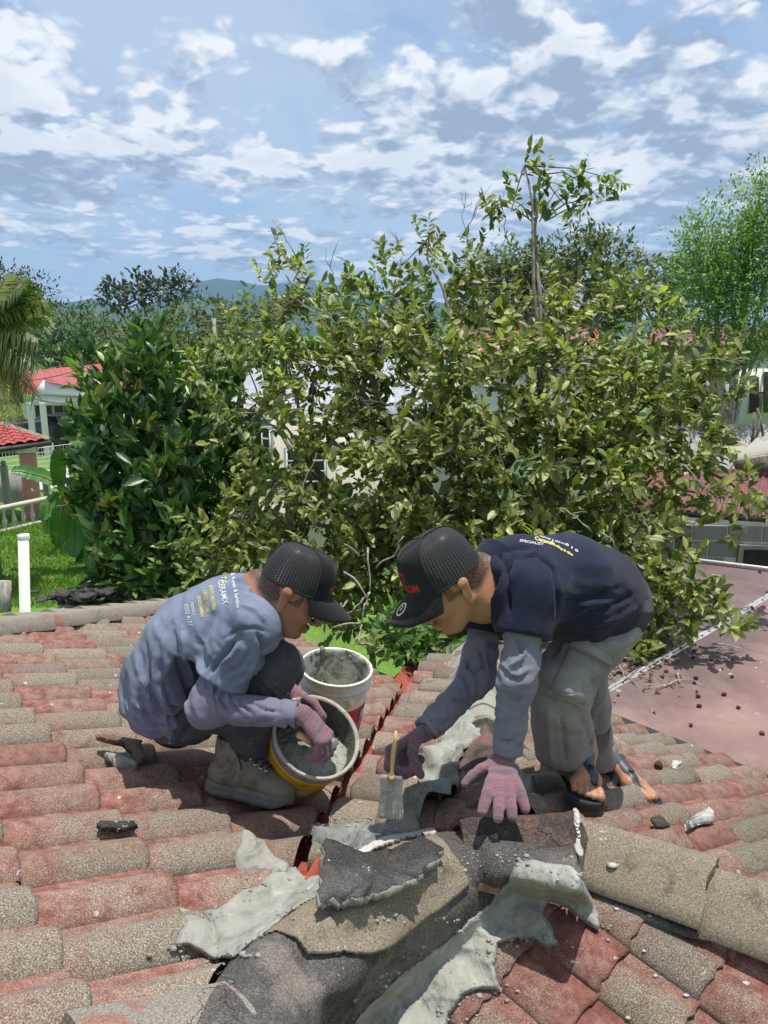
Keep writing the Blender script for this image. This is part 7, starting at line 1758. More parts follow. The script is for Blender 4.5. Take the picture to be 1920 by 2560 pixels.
# T-shirt: torso shell, short sleeves, hem riding over the belt
slv = unit(elN - shN); slvF = unit(elF - shF)
def shL(P):
    d = s_chain(P, [c7 + (-.01, 0, -.070), upr + (0, 0, -.065), thx + (.025, 0, -.035), mid + (.02, 0, .0), pel + (-.0, 0, .045)], [.085, .135, .155, .148, .148], .06, (latL, 1.32))
    d = smin(d, s_chain(P, [upr + (0, 0, -.07), shN, elN], [.10, .082, .070], .035), .045); d = smin(d, s_chain(P, [upr + (0, 0, -.06), shF, elF], [.10, .080, .068], .035), .04)
    d = smax(d, s_cone(P, shN + slv * .185, elN + slv * .4, .5, .5) * -1, .001) if False else d
    # sleeve ends
    near = np.linalg.norm(P - (shN + slv * .24), axis=-1) < .16; d = np.where(near, smax(d, s_plane(P, shN + slv * .175, slv), .004), d)
    farm = np.linalg.norm(P - (shF + slvF * .24), axis=-1) < .14; d = np.where(farm, smax(d, s_plane(P, shF + slvF * .175, slvF), .004), d)
    d = smax(d, -s_cone(P, shN + slv * .14, elN, .058, .058), .004)
    hp1, hp2 = W(318, 1722, 2.64), W(430, 1822, 2.52); hn = np.cross(hp2 - hp1, (0, 1, 0)); hn = hn if hn[2] < 0 else -hn; d = smax(d, s_plane(P, hp1, hn), .006); d = smax(d, s_plane(P, W(440, 1828, 2.52), (.35, 0, -1)), .006)
    d = smax(d, -s_cone(P, pel + (0, 0, -.10), pel + (0, 0, .0), .142, .138), .004) if False else d
    nk = c7 + np.array([.028, 0, .012]); nkn = unit(unit(HL['c'] - c7) + np.array([.25, 0, -.10])); d = np.where(np.linalg.norm(P - nk - np.array([.02, 0, -.02]), axis=-1) < .115, smax(d, s_plane(P, nk + nkn * .005, nkn), .006), d)
    d = smax(d, -s_cone(P, c7 + (-.01, 0, -.04), nk + unit(HL['c'] - c7) * .08, .060, .064), .004)
    d = d + wr(P, shN + (-.05, 0, -.08), .15, (.55, 0, .8), .045, .014, seed=5) + wr(P, mid + (.04, -.12, 0), .22, (1, .2, .15), .050, .015, seed=6) + wr(P, thx + (0, -.1, 0), .14, (.6, .1, .8), .05, .009, seed=9) + wr(P, shN + slv * .10, .09, (.9, 0, -.35), .04, .010, seed=7) + wr(P, pel + (.04, -.1, .05), .14, (.3, 0, 1), .035, .013, seed=8)
    return d + .004 * fbm(P * 9, 3, 4)
lo, hi = bbox(c7, mid, pel, shN, shF, elN, pad=.20)
_, SVL, SFL = garment('shirt', shL, lo, hi, .0068, M_SHIRT_L, mL, [
    ([(600, 1590), (555, 1640), (515, 1690)], 7, -.016), ([(640, 1575), (660, 1620), (655, 1665)], 6, -.012), ([(530, 1540), (500, 1610), (505, 1670), (530, 1640)], 8, -.009), ([(430, 1560), (440, 1640), (470, 1720), (490, 1790)], 7, -.010),
    ([(455, 1570), (462, 1640), (490, 1710)], 6, .009), ([(395, 1600), (400, 1680), (430, 1760), (470, 1790)], 7, -.009), ([(370, 1640), (372, 1720), (400, 1790), (440, 1812)], 7, -.010), ([(385, 1640), (390, 1715), (420, 1780)], 6, .008),
    ([(345, 1690), (350, 1760), (380, 1810), (430, 1830)], 7, -.008), ([(410, 1800), (440, 1795), (478, 1775)], 5, -.010), ([(560, 1450), (620, 1455), (655, 1475)], 5, -.006), ([(600, 1490), (640, 1500), (670, 1530)], 6, -.006), ([(590, 1510), (640, 1525), (668, 1560)], 5, .006),
    ([(555, 1600), (590, 1575), (640, 1568), (668, 1580)], 3, -.008), ([(540, 1665), (580, 1640), (600, 1600)], 5, .006), ([(560, 1690), (605, 1665), (630, 1620)], 5, -.006), ([(585, 1715), (620, 1690), (640, 1650)], 5, .006)])
# long grey undersleeves
def sleeve(parent, sh, el, wrst, r0, r1, r2, mat, name='undersleeve', folds=(), lines=(), start=.05, seed=0, cuffdir=None, res=.006, bag=.0):
    dn = unit(el - sh); fo = unit(wrst - el)
    def fn(P):
        d = s_cone(P, sh + dn * start, el, r0, r1); d = smin(d, s_cone(P, el, wrst, r1 * .98, r2), .035)
        d = smax(d, s_plane(P, wrst, fo), .004); d = smax(d, -s_cone(P, wrst - fo * .03, wrst + fo * .05, r2 - .006, r2 - .006), .003)
        d = d + wr(P, el, .10, fo - dn * .6, .026, .010, seed=seed) + wr(P, wrst - fo * .05, .07, fo, .020, .007, seed=seed + 1) + wr(P, sh * .4 + el * .6, .09, dn + np.array([.3, 0, .2]), .035, .009, seed=seed + 2)
        return d + .0025 * fbm(P * 20, 3, seed)
    lo, hi = bbox(sh + dn * start, el, wrst, pad=.11); return garment(name, fn, lo, hi, res, mat, parent, lines, it=1)
sleeve(mL, shN, elN, wrN, .050, .051, .036, M_SLEEVE_L, seed=1, lines=[([(545, 1705), (535, 1740), (548, 1780)], 4, -.008), ([(560, 1715), (552, 1750), (570, 1785)], 4, -.008), ([(580, 1725), (575, 1755), (600, 1785)], 4, -.007), ([(600, 1735), (600, 1760), (630, 1785)], 4, -.006), ([(625, 1755), (660, 1775), (700, 1780)], 4, -.005), ([(560, 1810), (620, 1815), (690, 1800)], 5, -.005)])
sleeve(mL, shF, elF, wrF, .052, .050, .036, M_SLEEVE_L, seed=4, res=.009)
# boots
def boot(parent, ank, toe_dir, up, name='boot', s=1.0, near=True):
    t = empty_part(name, parent, ank); x = unit(toe_dir - up * (toe_dir @ up)); y = np.cross(up, x); B = np.stack([x, y, up], 1); w = lambda q: ank + B @ (np.asarray(q, float) * s)
    def fn(P):
        q = ((P - ank) @ B) / s
        d = s_cone(q, (-.005, 0, .055), (-.005, 0, -.02), .050, .048, ((0, 1, 0), .9)); d = smin(d, s_cone(q, (-.02, 0, -.055), (.10, 0, -.060), .045, .040, ((0, 0, 1), .9)), .03)
        d = smin(d, s_ell(q, (.150, .003, -.062), (.062, .050, .036)), .02); d = smin(d, s_cone(q, (.01, 0, .0), (.115, 0, -.045), .043, .036), .03); d = smax(d, -(q[..., 2] + .090), .003); d = smax(d, q[..., 2] - .062, .004)
        d = smax(d, -s_cone(q, (-.005, 0, .04), (-.005, 0, .10), .040, .040), .003)
        return (d + .0016 * fbm(q * 60, 3, 1) + .003 * np.exp(-((q[..., 0] - .07) / .05) ** 2) * np.sin(q[..., 0] * 260) * (q[..., 2] > -.05)) * s
    c = [w(q) for q in ((-.08, -.08, -.11), (-.08, .08, -.11), (.23, .08, -.11), (.23, -.08, -.11), (-.08, 0, .08), (.2, 0, .08))]; lo, hi = bbox(*c, pad=.01)
    V, F = surface_net(fn, lo, hi, .005); V = relax(V, F, 1); o = link_mesh('upper', npmesh('upper', V, F, True), M_BOOT, t)
    out = [(-.070, 0), (-.060, .034), (-.02, .044), (.04, .042), (.11, .052), (.17, .048), (.208, .022), (.216, 0), (.208, -.022), (.17, -.046), (.11, -.050), (.04, -.040), (-.02, -.042), (-.060, -.034)]
    O = np.array(out); k = 5; n_ = len(O) * k; tt = np.arange(n_) / k; i0 = tt.astype(int) % len(O); f_ = (tt % 1)[:, None]; g = lambda i: O[(i) % len(O)]
    Q = .5 * (2 * g(i0) + (g(i0 + 1) - g(i0 - 1)) * f_ + (2 * g(i0 - 1) - 5 * g(i0) + 4 * g(i0 + 1) - g(i0 + 2)) * f_ ** 2 + (3 * g(i0) - g(i0 - 1) - 3 * g(i0 + 1) + g(i0 + 2)) * f_ ** 3)
    rows = [(.93, -.070), (.975, -.078), (.985, -.090), (.96, -.092), (.985, -.096), (.97, -.112), (.87, -.114)]; V = []
    for r_, z in rows:
        for a, q in enumerate(Q): notch = .93 if (z < -.097 and a % 4 < 2) else 1.0; V.append(w((.07 + (q[0] - .07) * r_ * notch, q[1] * r_ * notch, z + (.012 if q[0] > .18 else 0) * (z < -.1))))
    n__ = len(Q); a = np.arange(n__); b = (a + 1) % n__; F = np.concatenate([np.stack([a + r_ * n__, b + r_ * n__, b + (r_ + 1) * n__, a + (r_ + 1) * n__], 1) for r_ in range(len(rows) - 1)]); V = np.array(V); V = np.vstack([V, w((.07, 0, -.114))]); F3 = np.stack([a + 6 * n__, b + 6 * n__, np.full(n__, len(V) - 1)], 1)
    link_mesh('sole', npmesh('sole', V, [F, F3], False), M_SOLE, t)
    BVb = BVHTree.FromPolygons(o_v(o).tolist(), [tuple(p.vertices) for p in o.data.polygons])
    def on(x_, y_, off=.003):
        h_ = BVb.ray_cast(Vector(w((x_, y_, .2))), Vector(-np.asarray(up)), .5); return np.array(h_[0]) + up * off if h_[0] is not None else w((x_, y_, 0))
    for kx in range(5):
        x_ = .045 + kx * .018; tube('lace', [on(x_, -.024), on(x_ + .004, 0, .006), on(x_ + .010, .024)], .0028, M_LACE, t, 5)
        for s_ in (-1, 1): v, f = lathe_arrays([(.003, .002), (.0055, .003), (.006, 0)], 8); link_mesh('eyelet', npmesh('eyelet', on(x_, s_ * .026) + v @ B.T, f), M_METW, t)
    for s_ in (-1, 1): tube('lace', [on(.042, 0, .006), w((.03, s_ * .045, .03)), w((.05, s_ * .055, -.01))], .0026, M_LACE, t, 5)
    return t
def o_v(o): a = np.empty(len(o.data.vertices) * 3, np.float32); o.data.vertices.foreach_get('co', a); return a.reshape(-1, 3).astype(float)
def empty_part(name, parent, loc):
    o = bpy.data.objects.new(name, None); C.objects.link(o); o.empty_display_size = .02; o.location = loc; return setparent(o, parent)
M_BOOT = material('worn tan work boot leather', paint_fn((.20, .175, .14), .75, .9, 14, bumps=.5)); M_SOLE = material('grey boot sole', paint_fn((.15, .15, .14), .8, .5, 16)); M_LACE = material('black lace', {'Base Color': (.015, .015, .016, 1), 'Roughness': .8})
upr_ = unit(NR * .75 + np.array([0, 0, .25]))
boot(mL, Wp((580, 1893, 2.50)), cam_dir(1.0, -.16, -.12), upr_, s=1.06); boot(mL, Wp((640, 1880, 2.90)), cam_dir(1.0, -.1, .05), upr_, s=1.06)
# gloves
C70 = [(.9, 1.1, .7)] * 4
glove(mL, 'glove', wrN + unit(wrN - elN) * .022, cam_dir(.62, -.74, .05), cam_dir(.30, .15, .92), cam_dir(.74, .62, -.45), [(.55, .8, .5), (.6, .85, .5), (.65, .9, .5), (.7, .9, .5)], [.08, .02, -.04, -.10], (.9, .5, .5, .3), M_GLOVE, -unit(wrN - elN), s=1.08, cuff=.018)
glove(mL, 'glove', wrF, cam_dir(.86, -.45, -.1), cam_dir(.1, .2, -.95), cam_dir(.4, .9, .2), [(.5, .9, .6)] * 4, [.06, .02, -.02, -.06], (.5, .8, .3, .3), M_GLOVE, -unit(wrF - elF), s=1.08, cuff=.03)
# print on the back of the shirt
bvL = BVHTree.FromPolygons(SVL.tolist(), SFL.tolist())
def on_cloth(bv, x, y, off=.0022):
    rr = ray(x, y); h_ = bv.ray_cast(Vector(CAM), Vector(unit(rr))); 
    if h_[0] is None: return None
    return np.array(h_[0]) + np.array(h_[1]) * off * (1 if Vector(h_[1]).dot(Vector(rr)) < 0 else -1)
def cloth_text(parent, bv, txt, p0, p1, hpx, mat, bold=0.0, name='lettering', up=None):
    """lettering that follows the cloth; p0->p1 is the baseline seen on the cloth"""
    p0, p1 = np.array(p0, float), np.array(p1, float); V, Fc = text_verts(txt, 1.0, bold=bold)
    if not len(V): return
    Lx = V[:, 0].max(); e = (p1 - p0); nn = np.array([e[1], -e[0]]) / np.linalg.norm(e) if up is None else np.array(up, float); out = []; ok = True
    for v in V:
        q = p0 + e * (v[0] / Lx) + nn * hpx * v[1]; h_ = on_cloth(bv, *q)
        if h_ is None: ok = False; h_ = out[-1] if out else None
        if h_ is None: h_ = on_cloth(bv, *(p1)); 
        out.append(h_)
    if any(h_ is None for h_ in out): return
    out = np.array(out); good = [f for f in Fc if max(np.linalg.norm(out[f[0]] - out[k]) for k in f) < .12]
    me = bpy.data.meshes.new(name); me.from_pydata([tuple(p) for p in out], [], good); return link_mesh(name, me, mat, parent)
def z5(x, y): return 420 + x * .18083, 1400 + y * .18083
for txt, a, b, h_, m_, bo in (("& Repair & Services", (868, 190), (958, 668), 13, M_WPRINT, .03), ("CERAMIX", (690, 290), (765, 622), 21, M_WPRINT, .02), ("T G", (735, 240), (742, 330), 18, M_YPRINT, .03), ("ESTATE | INDUSTRIAL", (572, 360), (625, 700), 12, M_YPRINT, .03), ("DECO / CUBIS", (490, 430), (540, 730), 12, M_YPRINT, .02), ("SERVICE LAMPIRAN", (405, 500), (458, 790), 12, M_YPRINT, .03), ("H2NG.1", (318, 590), (345, 760), 10, M_WPRINT, .01), ("0222 4157", (225, 620), (298, 918), 13, M_WPRINT, .02)):
    cloth_text(mL, bvL, txt, z5(*a), z5(*b), h_, m_, bo)
# red letters at the front edge of the cap, seen from the side
def cap_text(parent, pt, txt, a0, t0, size, mat, bold=0, off=.022, ax=9.2, tz=9.6):
    V, Fc = text_verts(txt, size, bold=bold)
    W_ = [pt(a0 + v[0] * ax, t0 + v[1] * tz, off) for v in V]; me = bpy.data.meshes.new('lettering'); me.from_pydata([tuple(p) for p in W_], [], Fc); link_mesh('lettering', me, mat, parent)
cap_text(mL, ptL, "STS", -.18, .30, .017, M_REDPRINT, .0006); cap_text(mL, ptL, "TECHNICIAN", -.44, .14, .0135, M_REDPRINT, .0005)
# ============================================================ the bending man
mR = empty('person', Wp((1470, 1950, 2.5)), 'man bending over the ridge in navy polo shirt and grey trousers, brushing mortar', 'person')
c7, up1, md1, lum, pel = map(Wp, [(1212, 1432, 2.20), (1300, 1432, 2.24), (1420, 1435, 2.32), (1492, 1475, 2.42), (1512, 1530, 2.50)])
shN, shF = Wp((1322, 1478, 2.13)), Wp((1222, 1490, 2.42)); elN, elF = Wp((1292, 1690, 2.08)), Wp((1193, 1690, 2.34)); wrN, wrF = Wp((1268, 1880, 2.10)), Wp((1066, 1828, 2.22))
hpN, hpF = Wp((1502, 1568, 2.38)), Wp((1478, 1525, 2.62)); knN, knF = Wp((1395, 1712, 2.28)), Wp((1452, 1700, 2.50)); anN, anF = Wp((1456, 1872, 2.47)), Wp((1522, 1885, 2.78))
HR_ = make_head(Wp((1118, 1462, 2.13)), cam_dir(-.74, -.64, -.14), cam_dir(-.60, .72, -.30), 1.03)
latR = unit(hpN - hpF)
def bodyR(P):
    d = HR_['f'](P)
    d = smin(d, s_cone(P, HR_['w']((-.045, 0, -.095)), c7 + (.02, 0, -.02), .054, .062), .03)
    d = smin(d, s_chain(P, [c7, up1, md1, lum, pel], [.055, .072, .075, .08, .09], .06), .05)
    for s_, e_, w_ in ((shN, elN, wrN), (shF, elF, wrF)): d = smin(d, s_chain(P, [up1, s_, e_, w_], [.055, .042, .034, .025], .03), .03)
    for h_, k_, a_ in ((hpN, knN, anN), (hpF, knF, anF)): d = smin(d, s_chain(P, [pel, h_, k_, a_], [.09, .07, .048, .034], .04), .03)
    return d
lo, hi = bbox(pel, c7, HR_['c'], knN, anN, anF, wrN, wrF, pad=.14); V1_, F1_ = surface_net(bodyR, lo, hi, .0125)
V2_, F2_ = surface_net(bodyR, HR_['c'] - .17, HR_['c'] + .17, .0036); V2_ = relax(V2_, F2_, 1, .3)
F1_ = F1_[np.abs(V1_[F1_].mean(1) - HR_['c']).max(1) > .160]
# feet: sandal frame; toes towards the camera
def foot_frame(ank, toe, up=upr_):
    x = unit(toe - np.asarray(up) * (toe @ up)); y = np.cross(up, x); return np.stack([x, y, np.asarray(up)], 1)
def foot_sdf(q, side):
    d = s_cone(q, (0, 0, .03), (0, 0, .0), .034, .036); d = smin(d, s_ell(q, (-.028, 0, -.040), (.038, .032, .034)), .02); d = smin(d, s_cone(q, (.01, 0, -.012), (.10, 0, -.050), .034, .026, ((0, 1, 0), 1.12)), .03)
    d = smin(d, s_cone(q, (.105, side * .024, -.052), (.125, -side * .024, -.058), .024, .017), .02)
    for k, (yy, L, r_) in enumerate(((.031, .182, .0135), (.012, .186, .0098), (-.005, .180, .0092), (-.020, .170, .0088), (-.034, .158, .0085))):
        d = smin(d, s_chain(q, [(.115, side * yy * .92, -.058), (L - .022, side * yy, -.060), (L, side * yy, -.066)], [.013, r_ * .92, r_], .004), .005)
    d = smin(d, s_ell(q, (.0, side * .034, .0), (.011, .006, .011)), .01); d = smin(d, s_ell(q, (.0, -side * .034, -.006), (.011, .006, .011)), .01)
    return smax(d, -(q[..., 2] + .079), .004)
B1 = foot_frame(anN, cam_dir(-.16, -.35, -1.0)); B2 = foot_frame(anF, cam_dir(.55, -.1, -.75)); FS = 1.10
fv = []
for ank, B, sd in ((anN, B1, 1), (anF, B2, -1)):
    fn = lambda P, ank=ank, B=B, sd=sd: foot_sdf((P - ank) @ B / FS, sd) * FS
    pts = [ank + B @ np.array(q) * FS for q in ((-.08, -.05, -.09), (-.08, .05, .10), (.21, -.06, -.09), (.21, .06, 0), (-.08, .05, -.09), (.21, .06, -.09))]; lo, hi = bbox(*pts, pad=.01)
    v, f = surface_net(fn, lo, hi, .0034); v = relax(v, f, 1, .4); fv.append((v, f))
me_b = join_mesh('body', [(V1_, F1_), (V2_, F2_)] + fv, M_SKIN_R, mR, hair_mask(HR_))
eyes(HR_, mR)
M_NAIL = material('toe nail', {'Base Color': (.52, .33, .25, 1), 'Roughness': .4})
wRc, ptR = make_cap(mR, HR_, tilt=-.12, brim_len=.082, high=.120)
cap_text(mR, ptR, "STS", -.05, .30, .021, M_REDPRINT, .0008); cap_text(mR, ptR, "TECHNICIAN", -.32, .13, .0165, M_REDPRINT, .0007)
# round sticker on the brim: ring, disc and small marks
M_YG = material('pale yellow green sticker', {'Base Color': (.66, .70, .40, 1), 'Roughness': .5})
def brim_pt(x, y, off=.0008): 
    z = -.014 * ((x - .10) / .085) ** 2 - 3.6 * y * y * min(1, max(0, (x - .085) / .07)) * .9 - .016 * (x - .10) / .08; return wRc(x, y, z + .003 + off)
def disc(name, cx, cy, r0, r1, mat, parent, off, n_=28):
    V, F = [], []
    for k in range(n_): a = 2 * math.pi * k / n_; V += [brim_pt(cx + r0 * math.cos(a), cy + r0 * math.sin(a), off), brim_pt(cx + r1 * math.cos(a), cy + r1 * math.sin(a), off)]
    for k in range(n_): j = (k + 1) % n_; F.append((2 * k, 2 * k + 1, 2 * j + 1, 2 * j))
    me = bpy.data.meshes.new(name); me.from_pydata([tuple(v) for v in V], [], F); return link_mesh(name, me, mat, parent)
sk = disc('sticker', .146, .006, .0145, .019, M_YG, mR, .0022); disc('sticker_field', .146, .006, .0003, .0145, M_CAPBLACK, sk, .0018)
for (x0, y0, x1, y1) in ((.140, .002, .152, .004), (.140, .008, .152, .010), (.146, .001, .147, .013), (.137, -.001, .139, .012)):
    V = [brim_pt(x0, y0, .003), brim_pt(x1, y0, .003), brim_pt(x1, y1, .003), brim_pt(x0, y1, .003)]; me = bpy.data.meshes.new('mark'); me.from_pydata([tuple(v) for v in V], [], [(0, 1, 2, 3)]); link_mesh('mark', me, M_YG, sk)
# cargo trousers, wide legs
def trR(P):
    d = s_chain(P, [lum + (.01, 0, .0), pel], [.115, .130], .05, (latR, 1.15))
    for h_, k_, a_, ww in ((hpN, knN, anN, 1.0), (hpF, knF, anF, .95)):
        sh_ = unit(a_ - k_); d = smin(d, s_cone(P, h_, k_, .098 * ww, .076 * ww), .05); d = smin(d, s_cone(P, k_, a_ + sh_ * .0 + np.array([-.06, 0, -.02]), .080 * ww, .090 * ww), .03)
    for k_, a_ in ((knN, anN), (knF, anF)):
        sh_ = unit(a_ - k_); near = np.linalg.norm(P - a_, axis=-1) < .20; d = np.where(near, smax(d, s_plane(P, a_ + np.array([0, 0, -.012]), (.10, 0, -1)), .004), d)
        d = smax(d, -s_cone(P, a_ + np.array([-.055, 0, -.07]), a_ - sh_ * .06 + np.array([-.04, 0, 0]), .080, .070), .004)
    # pocket flap and pouch on the thigh
    d = d + wr(P, hpN + (.0, -.1, -.02), .16, (-.4, 0, 1), .05, .014, seed=11) + wr(P, knN + (0, 0, -.02), .12, (.4, 0, 1), .05, .014, seed=12) + wr(P, anN + (0, 0, .10), .16, (1, .3, 0), .06, .014, seed=13) + wr(P, anF + (0, 0, .12), .16, (1, .3, 0), .06, .013, seed=14)
    return d + .003 * fbm(P * 11, 3, 9)
lo, hi = bbox(pel, lum, hpN, knN, knF, anN, anF, pad=.19)
_, TVR, TFR = garment('trousers', trR, lo, hi, .0078, M_TROUSER_R, mR, [
    ([(1430, 1560), (1400, 1600), (1380, 1640)], 6, -.014), ([(1480, 1640), (1485, 1700), (1478, 1760)], 5, -.012), ([(1360, 1700), (1400, 1730), (1450, 1740)], 5, .010), ([(1600, 1560), (1540, 1590), (1470, 1600)], 8, -.009), ([(1590, 1590), (1540, 1620), (1500, 1640)], 7, .008), ([(1350, 1740), (1400, 1760), (1460, 1780)], 7, -.010), ([(1400, 1770), (1410, 1850), (1415, 1920)], 6, -.007), ([(1370, 1760), (1375, 1850), (1385, 1930)], 7, .007), ([(1450, 1790), (1470, 1830), (1478, 1870)], 6, -.007)])
bvT = BVHTree.FromPolygons(TVR.tolist(), TFR.tolist())
def patch_on(bv, name, poly, off, mat, parent, n_=14, rim=.004):
    """a sewn-on piece: four px corners, draped over the cloth with its own thickness"""
    p = [np.array(q, float) for q in poly]; V = []; 
    for i in range(n_ + 1):
        for j in range(n_ + 1):
            u, v = i / n_, j / n_; q = (p[0] * (1 - u) + p[1] * u) * (1 - v) + (p[3] * (1 - u) + p[2] * u) * v; e = min(u, 1 - u, v, 1 - v)
            h_ = on_cloth(bv, q[0], q[1], off if e > 0 else -.002); V.append(h_ if h_ is not None else (V[-1] if V else on_cloth(bv, *p[1], off)))
    V = np.array(V); m = n_ + 1; i, j = np.meshgrid(np.arange(n_), np.arange(n_), indexing='ij'); q = (i * m + j).ravel(); G = V.reshape(m, m, 3)
    G[1:-1, 1:-1] = (G[1:-1, 1:-1] * 2 + G[:-2, 1:-1] + G[2:, 1:-1] + G[1:-1, :-2] + G[1:-1, 2:]) / 6
    return link_mesh(name, npmesh(name, G.reshape(-1, 3), np.stack([q, q + 1, q + m + 1, q + m], 1), True), mat, parent)
patch_on(bvT, 'pocket', [(1422, 1612), (1510, 1668), (1478, 1775), (1368, 1725)], .010, M_TROUSER_R, mR); patch_on(bvT, 'pocket_flap', [(1438, 1588), (1528, 1640), (1530, 1672), (1415, 1612)], .018, M_TROUSER_R, mR)
# polo shirt
def shR(P):
    d = s_chain(P, [c7 + (.03, 0, -.045), up1 + (0, 0, -.035), md1 + (0, 0, -.030), lum + (0, 0, -.01), pel + (.0, 0, .03)], [.080, .130, .138, .134, .142], .06, (latR, 1.20))
    dn, df = unit(elN - shN), unit(elF - shF)
    d = smin(d, s_chain(P, [up1 + (0, 0, -.02), shN, elN], [.10, .085, .072], .03), .04); d = smin(d, s_chain(P, [up1 + (0, 0, -.02), shF, elF], [.10, .082, .070], .03), .04)
    for s_, e_, dd in ((shN, elN, dn), (shF, elF, df)):
        near = np.linalg.norm(P - (s_ + dd * .22), axis=-1) < .15; d = np.where(near, smax(d, s_plane(P, s_ + dd * .125, dd), .004), d); d = smax(d, -s_cone(P, s_ + dd * .09, e_, .058, .056), .004)
    d = smin(d, s_ell(P, md1 + np.array([-.02, 0, -.115]), (.15, .12, .075)), .05)
    d = smax(d, s_plane(P, pel + np.array([.02, 0, -.045]), (.35, 0, -1)), .006)
    nk = c7 + np.array([-.012, 0, .0]); nd = unit(HR_['c'] - c7); d = np.where(np.linalg.norm(P - nk, axis=-1) < .115, smax(d, s_plane(P, nk + nd * .012, nd + np.array([0, 0, .1])), .006), d); d = smax(d, -s_cone(P, c7 + (.03, 0, -.01), nk + nd * .08, .058, .064), .004)
    d = d + wr(P, shN + (-.02, 0, .04), .10, (1, 0, -.4), .04, .010, seed=21) + wr(P, pel + (-.06, -.1, .0), .15, (.7, 0, 1), .05, .014, seed=22) + wr(P, md1 + (.04, -.12, -.06), .14, (.2, 0, 1), .055, .012, seed=23)
    return d + .0035 * fbm(P * 9, 3, 14)
lo, hi = bbox(c7, md1, pel, shN, shF, (shN + elN) / 2, pad=.20)
_, SVR, SFR = garment('polo_shirt', shR, lo, hi, .0068, M_SHIRT_R, mR, [([(1240, 1370), (1262, 1410), (1266, 1440)], 5, -.008), ([(1285, 1390), (1268, 1430), (1270, 1480), (1275, 1545)], 4, -.010), ([(1290, 1400), (1340, 1385), (1385, 1420), (1395, 1480), (1392, 1540)], 3.5, -.009),
    ([(1450, 1540), (1520, 1520), (1590, 1480)], 7, -.009), ([(1480, 1560), (1545, 1545), (1600, 1510)], 6, .007), ([(1400, 1500), (1460, 1500), (1540, 1470)], 7, -.006), ([(1262, 1380), (1290, 1370), (1330, 1372)], 5, -.005)])
# polo collar
nd = unit(HR_['c'] - c7); s_, u_, _ = frame_of(nd, (0, 0, 1)); cv = []
for k in range(29):
    a = -2.35 + 4.7 * k / 28 + math.pi / 2; rad = .066; c0 = c7 + (0, 0, -.004) - nd * .012; e = s_ * math.cos(a) + u_ * math.sin(a)
    cv += [c0 + e * rad + nd * .012, c0 + e * (rad + .012) - nd * .004, c0 + e * (rad + .030) - nd * .030]
cv = np.array(cv); a = (np.arange(28)[:, None] * 3 + np.arange(2)).ravel(); o = link_mesh('collar', npmesh('collar', cv, np.stack([a, a + 3, a + 4, a + 1], 1), True), M_SHIRT_R, mR)
sleeve(mR, shN, elN, wrN, .047, .045, .038, M_SLEEVE_R, seed=31, lines=[([(1285, 1590), (1310, 1640), (1300, 1680)], 4, -.006), ([(1330, 1600), (1300, 1650), (1270, 1670)], 5, .006), ([(1262, 1690), (1300, 1700), (1325, 1680)], 4, -.007), ([(1262, 1740), (1290, 1760), (1310, 1740)], 4, -.005), ([(1240, 1845), (1270, 1858), (1300, 1840)], 4, -.006)])
sleeve(mR, shF, elF, wrF, .048, .046, .038, M_SLEEVE_R, seed=35, lines=[([(1150, 1660), (1190, 1680), (1215, 1660)], 4, -.006), ([(1120, 1740), (1160, 1755), (1190, 1745)], 4, -.005), ([(1080, 1790), (1110, 1810), (1130, 1800)], 4, -.005)])
# cuff lettering
# planted gloved hand: palm down on the cap, fingers towards the camera
hx = cam_dir(-.10, -.62, -.62); upn = unit(np.array([0.05, -.25, 1])); hx = unit(hx - upn * (hx @ upn)); hy = np.cross(hx, upn); 
if hy @ AR > 0: hy = -hy
pw = wrN + np.array([-.012, -.0, -.020])
glove(mR, 'glove', pw, hx, hy, upn, [(.16, .16, .10), (.14, .14, .10), (.16, .16, .10), (.2, .2, .1)], [.26, .04, -.12, -.38], (1.0, .10, .15, .12), M_GLOVE, unit(wrN - pw) + np.array([.1, 0, .25]), s=.97, cuff=.045, fr_=.0152)
# hand closed round the brush
bx = unit(wrF - elF); gx = cam_dir(-.86, -.46, -.14)
GW = wrF + bx * .004
glove(mR, 'glove', GW, gx, cam_dir(-.35, .25, -.90), cam_dir(-.62, .75, .25), [(.85, 1.15, .8), (.95, 1.2, .8), (1.0, 1.2, .8), (1.1, 1.2, .8)], [.05, .0, -.04, -.08], (.55, .75, .35, .35), M_GLOVE_D, -bx, s=1.12, cuff=.03, fr_=.0135)
